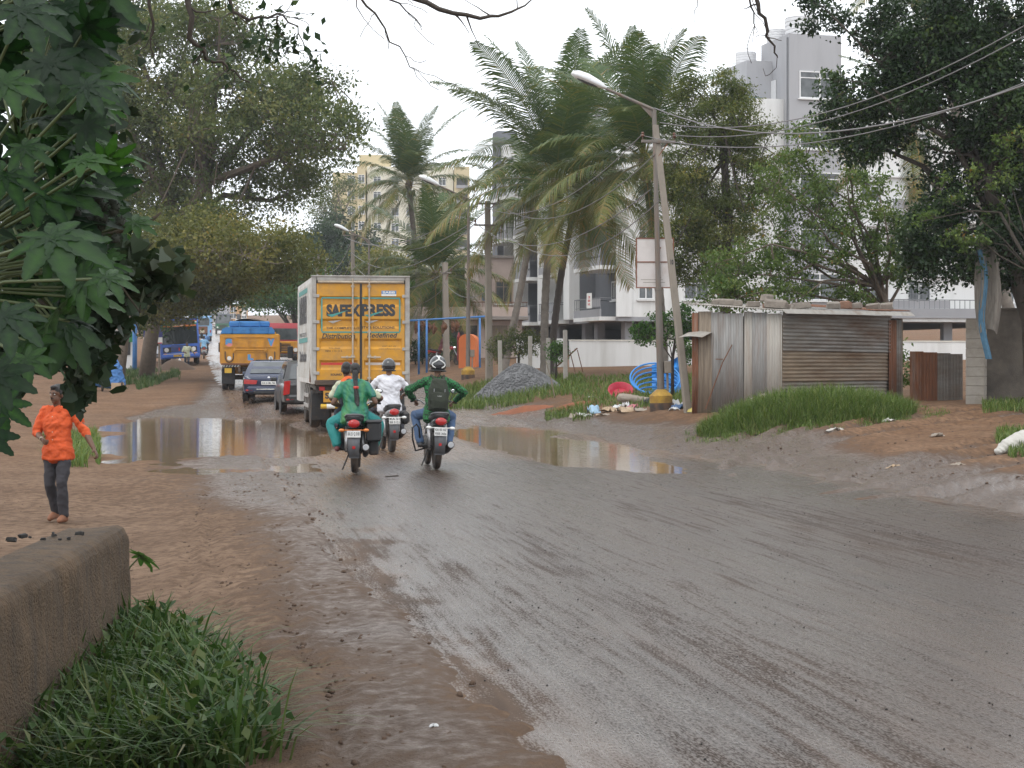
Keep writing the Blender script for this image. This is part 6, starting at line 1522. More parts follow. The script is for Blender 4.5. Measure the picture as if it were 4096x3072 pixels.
b.build('roof_railing', M['rust'], hs)
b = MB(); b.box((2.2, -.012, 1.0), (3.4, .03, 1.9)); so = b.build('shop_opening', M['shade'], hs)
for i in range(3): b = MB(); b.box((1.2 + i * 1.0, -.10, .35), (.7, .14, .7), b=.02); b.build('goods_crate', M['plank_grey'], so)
b = MB(); b.box((5.2, -.02, 1.0), (.9, .05, 1.9)); b.build('door', M['plank_grey'], hs)
up = thing('upper_house', 'pale pink two-storey house behind, beside the apartment block', 'house', at(1985, 1440, 116).xy.to_3d() + Vector((0, 0, 1.9)), R(12))
b = MB(); b.box((.6, 3, 3.3), (3.4, 5, 6.6)); b.build('wall', M['pink_wall'], up)
b = MB(); b.box((.6, 3, 6.68), (3.8, 5.4, .16)); b.build('roof', M['roof_slab'], up)
for zz in (1.4, 4.3): window(up, '-y', .6, zz, 1.1, 1.5, xf=.49, frame='plank_grey')
b = MB(); b.box((-.6, .46, 4.2), (.5, .04, .9)); b.build('hanging_cloth', M['blue_sheet'], up)
bh = thing('flat_roofed_house', 'grey-white flat roofed house half hidden behind the short palm', 'house', at(1880, 1440, 124).xy.to_3d() + Vector((0, 0, 2.2)), R(10))
b = MB(); b.box((0, 3, 2.0), (6.5, 6, 4.0)); b.build('wall', M['wall_cream'], bh)
b = MB(); b.box((0, 2.9, 4.06), (6.9, 6.5, .14)); b.build('roof', M['roof_slab'], bh); 
for xx in (-1.8, 1.6): window(bh, '-y', xx, 1.6, 1.2, 1.3, xf=-.02)
b = MB(); b.box((.9, -.5, 3.1), (2.2, .9, .07)); b.build('window_shade', M['frame_white'], bh)

# blue pipe frame with dry bundles hanging from it
P_('pipe_blue', (.06, .20, .48), .5, .2, 5, dirt=(.12, .08, .06), damt=.3)
fr = thing('pipe_awning', 'bare blue pipe awning frame beside the white truck', 'awning', at(1640, 1440, 84).xy.to_3d() + Vector((0, 0, 0)))
zt = CH + (1440 - 1275) / 83.3
b = MB(); b.tube([(-.2, 0, zt - .1), (3.7, .3, zt + .12)], .045, 8); b.build('top_rail', M['pipe_blue'], fr, True)
for i, xx in enumerate((.42, .80, 3.35)): b = MB(); b.tube([(xx, .05, 1.0), (xx, .05, zt - .06 + .03 * xx)], .05, 8); b.build('upright', M['pipe_blue'], fr, True)
P_('dry_husk', (.16, .075, .04), .95, .4, 8, .5, 20)
for i, (x, y) in enumerate([(1665, 1310), (1690, 1305), (1716, 1312), (1735, 1316), (1773, 1310), (1812, 1308), (1826, 1305)]):
    c = at(x, y, 84.3); b = Blob(); k = .8 + .4 * rnd.random(); b.chain([Vector((0, 0, .28 * k)), Vector((.04, 0, .05)), Vector((-.03, 0, -.26 * k))], [.05, .15 * k, .05]); o = b.fuse('dry_bundle', M['dry_husk'], None, .03, 1, .12, i); o.location = c
    tag(o, 'brown dry bundle hanging under the pipe awning, %s from the left' % ords[i], 'bundle', 'dry bundles under the awning')
# orange kiosk
P_('kiosk_orange', (.62, .16, .04), .55, .12, 3, dirt=(.3, .12, .05), damt=.25); P_('kiosk_maroon', (.22, .02, .022), .5, .15, 3)
kp = gp(1868, 85); ks = thing('phone_kiosk', 'orange arch-topped kiosk with a dark red side, behind the second lamp', 'kiosk', kp, R(-12))
arch = [(-.42, -.1), (.42, -.1), (.42, 1.3)] + [(.42 * math.cos(a), 1.3 + .34 * math.sin(a)) for a in [R(18 * i) for i in range(1, 10)]] + [(-.42, 1.3)]
b = MB(); b.prism(arch, 0, .8, 'y'); b.build('cabin', M['kiosk_orange'], ks)
b = MB(); b.prism([(.0, .35), (.5, .35), (.52, 1.5), (.26, 1.72), (.0, 1.5)], -.50, -.44, 'x'); b.build('side_panel', M['kiosk_maroon'], ks)

# far yellow block of flats
P_('flat_yellow', (.55, .46, .28), .8, .06, .6); P_('flat_cream', (.66, .63, .52), .8, .06, .6)
yb = thing('yellow_flats', 'distant yellow and cream block of flats rising behind the left palm', 'building', (at(1330, 1440, 300).x, 300, 7.5), R(4))
S = 300 / F
def yx(px): return (px - 1330) * S
for (x0, x1, ytop, y0, mt, nm) in ((1330, 1432, 690, 0, 'flat_yellow', 'left_wing'), (1428, 1462, 668, -1.5, 'flat_yellow', 'projecting_bay'), (1468, 1545, 662, .8, 'flat_cream', 'middle_wing'), (1545, 1815, 660, 2.0, 'flat_cream', 'rear_wing'), (1818, 1878, 664, -.5, 'flat_yellow', 'right_wing'), (1435, 1565, 606, 4.5, 'flat_yellow', 'roof_room')):
    z1 = CH + (1440 - ytop) * S - 7.5; b = MB(); b.box((yx((x0 + x1) / 2), y0 + 6, z1 / 2), (yx(x1) - yx(x0), 12, z1)); b.build(nm, M[mt], yb)
for f in range(8):
    yr = 700 + f * 62
    for px, w, fo in ((1405, 1.3, -.02), (1446, 1.1, -1.52), (1508, 1.3, .78), (1580, 1.3, 1.98), (1640, 1.3, 1.98), (1700, 1.3, 1.98), (1770, 1.3, 1.98)):
        z = CH + (1440 - yr - 18) * S - 7.5
        window(yb, '-y', yx(px), z, w, 1.4, xf=fo)
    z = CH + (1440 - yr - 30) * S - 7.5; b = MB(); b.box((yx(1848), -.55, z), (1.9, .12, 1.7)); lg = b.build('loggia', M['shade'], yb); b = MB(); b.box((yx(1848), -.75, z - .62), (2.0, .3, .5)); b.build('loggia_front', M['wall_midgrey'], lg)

# houses closing the far end of the road
P_('house_pink', (.55, .36, .30), .8, .1, 1); P_('house_green', (.48, .58, .42), .8, .1, 1); P_('house_grey', (.33, .33, .36), .8, .1, 1); P_('house_orange', (.50, .27, .09), .8, .1, 1)
for i, (x0, x1, yt, d, mt, lb) in enumerate(((786, 836, 1232, 470, 'house_pink', 'small pink house at the far end of the road'), (828, 884, 1212, 520, 'house_green', 'pale green house with a dark signboard at the far end of the road'), (880, 926, 1206, 500, 'house_grey', 'grey house between green and orange ones at the far end'), (920, 990, 1222, 430, 'house_orange', 'ochre house nearest the right trees at the far end'))):
    xc = (x0 + x1) / 2; p = gp(xc, d); S = d / F; w = (x1 - x0) * S; h = CH + (1440 - yt) * S - p.z
    r_ = thing('far_house', lb, 'house', p, R(8)); b = MB(); b.box((0, 4, h / 2), (w, 8, h)); b.build('wall', M[mt], r_); b = MB(); b.box((0, 4, h + .1), (w + .5, 8.5, .2)); b.build('roof', M['roof_slab'], r_)
    for k in (-.3, .3):
        for zz in (.35, .75): window(r_, '-y', k * w, h * zz, 1.3, 1.2, xf=-.02)
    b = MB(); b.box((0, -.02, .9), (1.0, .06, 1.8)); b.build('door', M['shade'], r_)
    if i == 1: b = MB(); b.box((.4, -.08, h * .56), (1.9, .06, .7)); b.build('signboard', M['wall_grey'], r_)
    if i == 3: b = MB(); b.box((1.2, -.08, h * .5), (.9, .06, 1.3)); b.build('hoarding', M['plate_white'], r_)
# ================================================================ trees
P_('bark', (.13, .10, .075), .9, .35, 6, .6, 30); P_('bark_dark', (.06, .048, .038), .9, .35, 6, .6, 30); P_('bark_pale', (.22, .18, .14), .9, .3, 6, .5, 30)
rng = np.random.default_rng(11)
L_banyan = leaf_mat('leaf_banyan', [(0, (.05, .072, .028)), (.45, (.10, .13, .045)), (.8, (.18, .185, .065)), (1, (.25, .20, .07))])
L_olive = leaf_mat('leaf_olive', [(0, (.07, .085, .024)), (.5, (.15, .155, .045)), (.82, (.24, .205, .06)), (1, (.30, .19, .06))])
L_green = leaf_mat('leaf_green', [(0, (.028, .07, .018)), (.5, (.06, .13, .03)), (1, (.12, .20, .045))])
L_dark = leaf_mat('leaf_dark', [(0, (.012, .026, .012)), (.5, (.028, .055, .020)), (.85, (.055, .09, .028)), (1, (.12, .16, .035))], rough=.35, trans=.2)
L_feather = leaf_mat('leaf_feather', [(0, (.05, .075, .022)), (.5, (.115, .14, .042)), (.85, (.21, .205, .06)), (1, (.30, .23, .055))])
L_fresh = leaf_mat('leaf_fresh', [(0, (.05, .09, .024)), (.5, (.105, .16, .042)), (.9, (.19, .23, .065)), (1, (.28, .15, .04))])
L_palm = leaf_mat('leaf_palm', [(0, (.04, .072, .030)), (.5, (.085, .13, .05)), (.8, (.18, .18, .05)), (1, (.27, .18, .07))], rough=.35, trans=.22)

def leaves_mesh(name, P, size, mat, up=.35, var=None, aspect=.55, droop=0.0, seed=0, heart=False):
    """one leaf per point: a folded 4-point blade"""
    g = np.random.default_rng(seed); n = len(P)
    d = g.normal(size=(n, 3)); d[:, 2] -= droop; d /= np.linalg.norm(d, axis=1)[:, None]
    nn = g.normal(size=(n, 3)); nn[:, 2] += up * 3; nn -= d * (nn * d).sum(1)[:, None]; nn /= np.linalg.norm(nn, axis=1)[:, None] + 1e-9
    sd = np.cross(d, nn); s = size * g.uniform(.6, 1.25, n)
    a = P - d * (s * .5)[:, None]; b = P + d * (s * .5)[:, None]; w = (s * aspect * .5)[:, None]; m = P - d * (s * .06)[:, None] + nn * (s * .10)[:, None]
    if heart:
        sh = a + d * (s * .22)[:, None] + nn * (s * .12)[:, None]; a2 = a + d * (s * .10)[:, None]
        V = np.stack([a2, sh + sd * w * 1.0 - d * (s * .14)[:, None], m + sd * w * .98 + nn * (s * .05)[:, None], b, m - sd * w * .98 + nn * (s * .05)[:, None], sh - sd * w * 1.0 - d * (s * .14)[:, None]], 1).reshape(-1, 3)
        q = np.arange(n)[:, None] * 6; Fq = np.concatenate([q + np.array([[0, 1, 2, 3]]), q + np.array([[0, 3, 4, 5]])])
    else:
        V = np.stack([a, m + sd * w, b, m - sd * w], 1).reshape(-1, 3)
        Fq = np.arange(4 * n).reshape(n, 4)
    v = np.clip(g.normal(.42, .2, n) if var is None else var + g.normal(0, .13, n), 0, 1)
    return np_mesh(name, V, Fq, mat, False, {'var': np.repeat(v, 6 if heart else 4)})

def sample_clumps(ells, n, g, shell=.55):
    """clump centres spread through ellipsoids, thinned towards the core"""
    vol = np.array([e[1][0] * e[1][1] * e[1][2] for e in ells]) ** .7; vol /= vol.sum()
    out = []
    for k in g.choice(len(ells), n, p=vol):
        c, r_ = ells[k][0], ells[k][1]; q = g.normal(size=3); q /= np.linalg.norm(q); rad = g.uniform(shell, 1.0) if g.random() < .75 else g.uniform(0, 1)
        out.append(np.array(c) + q * rad * np.array(r_))
    return np.array(out)

def tree(name, label, trunk, radii, ells, n_cl, cl_r, per, size, lmat, bark, seed=0, limbs=7, branch_r=.05, cat='tree', group=None, up=.35, aspect=.55, droop=0.0, shade=.0, flat=.7, twigs=True, limb_r=None):
    g = np.random.default_rng(seed); base = Vector(trunk[0])
    root = thing(name, label, cat, base, 0, group)
    T = [Vector(p) - base for p in trunk]
    b = MB(); b.tube(T, radii, 10); top = T[-1]
    C = sample_clumps(ells, n_cl, g); C = C - np.array(base)
    # main limbs: spread targets picked one after another as far apart as possible
    picks = [int(g.integers(len(C)))]
    D = np.linalg.norm(C - C[picks[0]], axis=1)
    while len(picks) < min(limbs, len(C)):
        i = int(D.argmax()); picks.append(i); D = np.minimum(D, np.linalg.norm(C - C[i], axis=1))
    nodes = [(np.array(top), radii[-1])]
    lr = limb_r or radii[-1] * .62
    for i in picks:
        e = Vector(C[i]); k0 = g.integers(max(1, len(T) - 2), len(T)); s0 = T[k0]
        mid1 = s0.lerp(e, .35) + Vector((0, 0, (e - s0).length * .10)) + Vector(g.normal(size=3)) * (e - s0).length * .05; mid2 = s0.lerp(e, .7) + Vector((0, 0, (e - s0).length * .06)) + Vector(g.normal(size=3)) * (e - s0).length * .06
        pts = [s0, mid1, mid2, e]; q = []
        for a in range(3):
            for f in (0, .5): q.append(pts[a].lerp(pts[a + 1], f))
        q.append(e); rr = [lr * (1 - .80 * j / 6) for j in range(7)]
        b.tube(q, rr, 7)
        for p_, r_ in zip(q[2:], rr[2:]): nodes.append((np.array(p_), r_))
    NP = np.array([n_[0] for n_ in nodes])
    if twigs:
        for c in C:
            k = int(((NP - c) ** 2).sum(1).argmin()); s0 = Vector(NP[k]); e = Vector(c); m_ = s0.lerp(e, .55) + Vector(g.normal(size=3)) * (e - s0).length * .1
            b.tube([s0, m_, e], [min(branch_r, nodes[k][1] * .7), branch_r * .6, branch_r * .22], 5, caps=False)
    b.build('trunk', bark, root, True)
    P = []; var = []
    for c in C:
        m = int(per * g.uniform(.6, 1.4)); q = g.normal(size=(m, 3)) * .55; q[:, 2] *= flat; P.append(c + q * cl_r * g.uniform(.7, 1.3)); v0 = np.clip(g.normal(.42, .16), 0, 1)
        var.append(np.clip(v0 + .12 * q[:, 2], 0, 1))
    obj('crown', leaves_mesh('crown', np.concatenate(P), size, lmat, up, np.concatenate(var), aspect, droop, seed), root)
    return root
def E(x, y, d, rx, ry, rz): p = at(x, y, d); k = d / F; return ((p.x, p.y, p.z), (rx * k, rz, ry * k))

# --- left: old spreading trees over the road
b0 = gp(585, 88)
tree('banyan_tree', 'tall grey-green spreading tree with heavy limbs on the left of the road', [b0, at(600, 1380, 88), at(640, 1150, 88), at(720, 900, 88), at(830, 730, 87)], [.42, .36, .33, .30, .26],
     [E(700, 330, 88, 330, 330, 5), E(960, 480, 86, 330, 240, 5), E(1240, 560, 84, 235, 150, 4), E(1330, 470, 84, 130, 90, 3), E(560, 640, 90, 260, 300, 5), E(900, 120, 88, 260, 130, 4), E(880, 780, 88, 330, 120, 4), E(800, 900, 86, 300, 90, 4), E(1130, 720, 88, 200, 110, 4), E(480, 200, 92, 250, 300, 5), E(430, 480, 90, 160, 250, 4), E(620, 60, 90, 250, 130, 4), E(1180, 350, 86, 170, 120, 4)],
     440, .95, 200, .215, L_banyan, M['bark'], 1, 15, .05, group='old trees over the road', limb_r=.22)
b0 = gp(470, 80)
tree('shade_tree', 'lower olive-yellow tree arching over the road behind the castor plant', [b0, at(500, 1300, 80), at(600, 1150, 80), at(700, 1060, 80)], [.3, .26, .22, .18],
     [E(760, 970, 80, 250, 130, 4), E(980, 1010, 79, 240, 130, 4), E(1150, 1040, 80, 130, 100, 3), E(700, 1150, 82, 230, 100, 4), E(560, 1100, 82, 200, 200, 4), E(900, 1120, 84, 200, 70, 3)],
     250, .85, 200, .19, L_olive, M['bark_pale'], 2, 10, .04, group='old trees over the road')
b0 = gp(668, 118)
tree('roadside_tree', 'dark green tree drooping low behind the blue bus', [b0, at(660, 1330, 118), at(700, 1230, 118)], [.28, .24, .2],
     [E(640, 1230, 118, 130, 70, 3), E(780, 1190, 116, 140, 60, 3), E(900, 1165, 114, 120, 45, 3), E(560, 1250, 110, 100, 90, 3)], 130, .8, 150, .23, L_green, M['bark_dark'], 3, 6, .05, group='old trees over the road')
b0 = gp(1195, 150)
tree('roadside_tree', 'fresh green tree on the right of the road behind the white truck', [b0, at(1190, 1350, 150), at(1170, 1230, 150)], [.3, .26, .2],
     [E(1090, 1195, 150, 110, 60, 3), E(1180, 1180, 150, 90, 90, 4), E(1000, 1190, 160, 70, 40, 3), E(1230, 1130, 155, 70, 70, 3)], 110, .95, 150, .28, L_green, M['bark_dark'], 4, 6, .05, group='old trees over the road')
b0 = gp(1290, 175)
tree('roadside_tree', 'large dull green tree behind the farthest lamp', [b0, at(1285, 1250, 175), at(1290, 1100, 175)], [.4, .34, .25],
     [E(1280, 1020, 175, 130, 110, 4), E(1380, 960, 180, 150, 110, 4), E(1420, 1080, 175, 130, 110, 4), E(1500, 1180, 180, 130, 100, 4), E(1250, 1150, 172, 90, 90, 4)], 170, 1.2, 150, .34, L_dark, M['bark_dark'], 5, 7, .06, group='old trees over the road')
b0 = gp(1350, 205)
tree('wispy_tree', 'wispy grey-brown tree before the yellow flats', [b0, at(1345, 1100, 205), at(1350, 900, 205)], [.4, .34, .22],
     [E(1340, 790, 205, 90, 70, 4), E(1400, 740, 205, 60, 50, 3), E(1300, 860, 205, 70, 60, 3)], 70, 1.2, 60, .28, L_banyan, M['bark_pale'], 6, 8, .07, group='old trees over the road')
b0 = gp(1660, 118)
tree('bushy_tree', 'dark bushy tree behind the roof railing of the pink house', [b0, at(1660, 1300, 118), at(1670, 1230, 118)], [.2, .18, .12],
     [E(1660, 1180, 118, 100, 60, 2.5), E(1740, 1195, 118, 90, 50, 2.5), E(1840, 1200, 120, 70, 40, 2)], 100, .7, 130, .2, L_green, M['bark_dark'], 7, 5, .04)
b0 = gp(1520, 150)
tree('roadside_tree', 'olive tree between truck top and left palm', [b0, at(1520, 1250, 150), at(1530, 1150, 150)], [.3, .26, .2], [E(1560, 1090, 150, 150, 110, 4), E(1640, 1160, 148, 140, 90, 4), E(1850, 1120, 150, 160, 90, 4), E(2000, 1060, 152, 110, 120, 4)], 150, 1.0, 150, .30, L_olive, M['bark_dark'], 17, 7, .05, group='old trees over the road')

# --- right: feathery tree, sparse branching tree, big dark tree, bush
b0 = gp(2905, 58)
tree('feathery_tree', 'feathery yellow-green tree in front of the apartment wall', [b0, at(2900, 1100, 58), at(2915, 850, 58), at(2895, 640, 58), at(2880, 520, 58)], [.20, .17, .14, .12, .08],
     [E(2860, 520, 58, 170, 160, 1.6), E(2740, 700, 58, 130, 150, 1.5), E(2990, 560, 58, 120, 170, 1.5), E(2800, 900, 58, 140, 140, 1.5), E(2980, 850, 58, 130, 150, 1.5), E(2880, 1080, 58, 170, 110, 1.4), E(2760, 370, 58, 60, 80, .8), E(2900, 350, 58, 70, 90, .8), E(2990, 400, 58, 60, 80, .8), E(3080, 720, 58, 90, 120, 1.2), E(2700, 1000, 58, 90, 110, 1.2)],
     330, .44, 140, .13, L_feather, M['bark_dark'], 8, 14, .018, limb_r=.05, aspect=.36, flat=.6)
b0 = gp(3560, 47.5)
tr = tree('sparse_tree', 'sparse tree with many bare spreading branches behind the tin shed', [b0, at(3545, 1240, 47.5), at(3520, 1150, 47.5)], [.16, .14, .12],
     [E(3000, 1080, 47, 230, 120, 1.2), E(3250, 1000, 47, 220, 160, 1.2), E(3150, 780, 47, 180, 140, 1.0), E(3400, 820, 47, 200, 190, 1.2), E(3250, 560, 47, 150, 110, .8), E(3600, 1000, 47, 170, 160, 1.2), E(3050, 1180, 46, 250, 70, 1.0), E(2900, 1170, 46, 120, 80, .8), E(3350, 1180, 47, 220, 50, .8)],
     430, .25, 56, .112, L_fresh, M['bark'], 9, 26, .016, aspect=.48, up=-.1, droop=-.6, limb_r=.05)
b0 = gp(4150, 37)
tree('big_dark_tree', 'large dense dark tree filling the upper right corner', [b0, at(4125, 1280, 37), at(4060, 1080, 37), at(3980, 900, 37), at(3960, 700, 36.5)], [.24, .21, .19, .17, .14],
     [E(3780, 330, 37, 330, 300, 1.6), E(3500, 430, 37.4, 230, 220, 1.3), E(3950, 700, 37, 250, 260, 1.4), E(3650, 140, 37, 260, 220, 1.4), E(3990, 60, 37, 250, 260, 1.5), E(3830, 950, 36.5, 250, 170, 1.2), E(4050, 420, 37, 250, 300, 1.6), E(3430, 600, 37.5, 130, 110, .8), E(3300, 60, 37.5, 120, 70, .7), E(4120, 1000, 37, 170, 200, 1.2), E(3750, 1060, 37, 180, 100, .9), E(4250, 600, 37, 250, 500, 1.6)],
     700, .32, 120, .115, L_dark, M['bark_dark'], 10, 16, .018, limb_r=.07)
b0 = gp(4180, 35.5)
tree('fresh_sapling', 'bright green leafy sapling branch in front of the big dark tree', [b0, at(4140, 1100, 35.5), at(4000, 850, 35.4)], [.05, .04, .03], [E(3800, 760, 35.3, 110, 60, .3), E(3980, 700, 35.2, 110, 130, .3), E(3700, 870, 35.4, 80, 80, .3), E(4040, 560, 35.3, 90, 80, .3), E(3850, 960, 35.4, 130, 60, .3)], 70, .14, 24, .085, L_fresh, M['bark_dark'], 12, 8, .012)
b0 = gp(2690, 49)
tree('leafy_bush', 'dark leafy bush between the nearest lamp and the shed', [b0, at(2690, 1440, 49), at(2700, 1360, 49)], [.05, .045, .03], [E(2650, 1320, 49, 100, 70, .7), E(2730, 1290, 49, 70, 70, .6), E(2570, 1340, 48.5, 50, 50, .4), E(2750, 1400, 49, 40, 60, .5)], 90, .17, 36, .10, L_green, M['bark_dark'], 13, 7, .012, cat='bush')
b0 = gp(2075, 68)
tree('leafy_bush', 'grey-green scrubby bush behind the gravel heap', [b0, at(2075, 1430, 68), at(2080, 1390, 68)], [.06, .05, .03], [E(2060, 1370, 68, 80, 60, .8), E(2110, 1380, 68, 60, 55, .7), E(1990, 1400, 68, 40, 45, .5)], 80, .24, 50, .09, L_banyan, M['bark_dark'], 14, 6, .015, cat='bush')
b0 = gp(2225, 64.5)
tree('leafy_bush', 'small dark bush at the foot of the palms', [b0, at(2225, 1425, 64.5), at(2225, 1410, 64.5)], [.05, .04, .03], [E(2235, 1410, 64.5, 40, 45, .5)], 26, .2, 45, .10, L_green, M['bark_dark'], 15, 4, .015, cat='bush')
for i, (x, d, lb, mt) in enumerate(((1690, 95, 'dark round shrub by the pipe awning', L_dark), (1662, 96, 'low shrub beside the white truck edge', L_dark), (1800, 97, 'shrub behind the parked red scooter', L_green), (3560, 44.5, 'green weed sprouting behind the shed end', L_fresh), (3000, 55, 'bush top showing over the left part of the shed', L_green))):
    b0 = gp(x, d); k = 1.0 if d > 60 else .9
    tree('leafy_bush', lb, [b0, b0 + Vector((0, 0, .4)), b0 + Vector((0, 0, .7))], [.05, .04, .03], [((b0.x, b0.y, b0.z + .8 * k), (.6, .5, .7))], 34, .25, 45, .11, mt, M['bark_dark'], 40 + i, 5, .015, cat='bush')

# --- coconut palms
P_('palm_trunk', (.20, .175, .15), .9, .3, 5, .5, 25, dirt=(.08, .065, .055), damt=.5, dscale=3); P_('palm_dark', (.075, .06, .052), .9, .3, 5, .5, 25); P_('coconut', (.16, .17, .05), .5, .3, 6); P_('husk', (.085, .065, .04), .9, .3, 8)
def frond_mesh(L, e0, bend, seed, age, twist=0.0, n=76, wind=(-.12, 0)):
    g = np.random.default_rng(seed)
    ks = 18; pts = [np.zeros(3)]; ang = e0
    for i in range(ks):
        s = (i + .5) / ks; a = e0 - bend * s ** 1.25; st_ = L / ks; pts.append(pts[-1] + np.array([math.cos(a) * st_, twist * s * st_, math.sin(a) * st_]))
    pts = np.array(pts); V = []; Fs = []; var = []
    # rachis
    for i in range(ks + 1):
        w = .035 * (1 - .85 * i / ks)
        for o in ((0, -w, 0), (0, 0, w * .8), (0, w, 0)): V.append(pts[i] + np.array(o)); var.append(min(1, .78 + age * .2))
    for i in range(ks):
        for j in range(2): Fs.append((i * 3 + j, i * 3 + j + 1, i * 3 + 4 + j, i * 3 + 3 + j))
    for k in range(n):
        s = .14 + .86 * (k + .5) / n; f = s * ks; i = min(ks - 1, int(f)); p = pts[i] + (pts[i + 1] - pts[i]) * (f - i); tg = pts[i + 1] - pts[i]; tg /= np.linalg.norm(tg)
        up = np.cross(tg, [0, 1, 0]); up = up if up[2] > 0 else -up
        ll = L * .245 * (math.sin(math.pi * min(1, .18 + .80 * s)) ** .7) * g.uniform(.85, 1.1); w = .0175 * L / 4.5
        for sg in (-1, 1):
            d = tg * .55 + np.array([0, sg, 0]) * .85 + up * g.uniform(.05, .3); d /= np.linalg.norm(d)
            mid = p + d * ll * .5 + np.array([0, 0, -.10 * ll * (.4 + age)]); tip = p + d * ll * .88 + np.array([0, 0, -ll * g.uniform(.26, .55) * (.6 + .7 * age)])
            b = len(V); sdv = np.cross(d, up); sdv /= np.linalg.norm(sdv) + 1e-9
            V += [p - tg * w, p + tg * w, mid + tg * w * 1.2 + up * .01, mid - tg * w * 1.2, tip + tg * w * .2, tip - tg * w * .2]
            v = np.clip(.38 + .5 * age * s + g.normal(0, .1) + (.35 if g.random() < .05 + .1 * age else 0), 0, 1)
            var += [v] * 4 + [min(1, v + .15)] * 2
            Fs += [(b, b + 1, b + 2, b + 3), (b + 3, b + 2, b + 4, b + 5)]
    return np_mesh('frond', np.array(V), np.array(Fs), L_palm, False, {'var': np.array(var)})
def palm(label, base, crown, lean, r0, r1, L, nf, seed, trunk='palm_trunk', nuts=8, droopy=1.0, dry=1):
    g = np.random.default_rng(seed); base = Vector(base); crown = Vector(crown)
    root = thing('coconut_palm', label, 'palm tree', base, 0, 'coconut palms'); c = crown - base
    b = MB(); pts = []; rr = []; m = 46
    for i in range(m + 1):
        f = i / m; p = Vector((0, 0, 0)).lerp(c, f) + Vector((lean * math.sin(f * math.pi), 0, 0)); pts.append(p); rr.append((r0 + (r1 - r0) * min(1, f * 1.3)) * (1.0 + (.06 if i % 2 else -.03)) * (1 + .5 * max(0, .06 - f) / .06))
    b.tube([Vector((0, 0, -.3))] + pts, [rr[0]] + rr, 10); b.build('trunk', M[trunk], root, 50)
    b = Blob(); b.ell(c + Vector((0, 0, .05)), (r1 * 1.5, r1 * 1.5, .38), 10, 8); b.build('crown_shaft', M['husk'], root, True)
    for k in range(nuts):
        a = g.uniform(0, 6.28); q = MB(); q.ell(c + Vector((.32 * math.cos(a), .32 * math.sin(a), -.25 - .25 * g.random())), (.12, .12, .15), 10, 8); q.build('coconut', M['coconut'], root, True)
    for k in range(nf):
        f = k / (nf - 1); e = R(87 - 112 * f ** 1.35); az = k * 2.39996 + g.uniform(-.25, .25); age = f
        me = frond_mesh(L * g.uniform(.85, 1.08) * (.86 if f < .1 else 1 if f < .35 else .9), e, R(16 + 62 * min(1, f * 1.9) * (1.25 - f * .75) * droopy + g.uniform(-8, 12)), seed * 100 + k, age ** 1.5)
        obj('frond', me, root, c + Vector((0, 0, .25 * (1 - f))), (g.uniform(-.25, .25), 0, az))
    for k in range(dry):
        me = frond_mesh(L * .8, R(-55), R(30), seed * 100 + 60 + k, 1.0); o = obj('dead_frond', me, root, c + Vector((0, 0, -.1)), (0, 0, g.uniform(0, 6.28)))
    return root
palm('tallest front coconut palm with thick trunk rising behind the gravel heap', gp(2178, 67.5), at(2222, 745, 67.5), -.15, .17, .14, 6.4, 32, 1, nuts=10)
palm('second coconut palm, its dark trunk just right of the front palm', gp(2200, 71), at(2330, 700, 71), -.2, .16, .13, 5.4, 14, 2, 'palm_dark')
palm('leaning palm with bare trunk before the left balconies', gp(2015, 78), at(2135, 860, 78), .05, .18, .15, 4.0, 12, 3)
palm('right coconut palm behind the nearest lamp', gp(2660, 62), at(2578, 655, 62), .1, .17, .14, 5.5, 32, 4, nuts=12)
palm('tall left coconut palm in front of the yellow flats', gp(1690, 112), at(1635, 745, 112), .1, .2, .16, 5.8, 34, 5)
palm('short palm with dark trunk in front of the pink house', gp(1737, 93), at(1742, 1110, 93), -.05, .17, .15, 5.2, 32, 6, 'palm_dark', dry=4)
palm('palm whose yellowing fronds show beside the big dark tree', gp(4080, 52), at(3640, 520, 52), .1, .15, .12, 3.4, 16, 7)
palm('palm cut by the top edge of the picture above the dark tree', gp(4120, 48), at(3690, -60, 48), .0, .17, .14, 3.6, 16, 8)

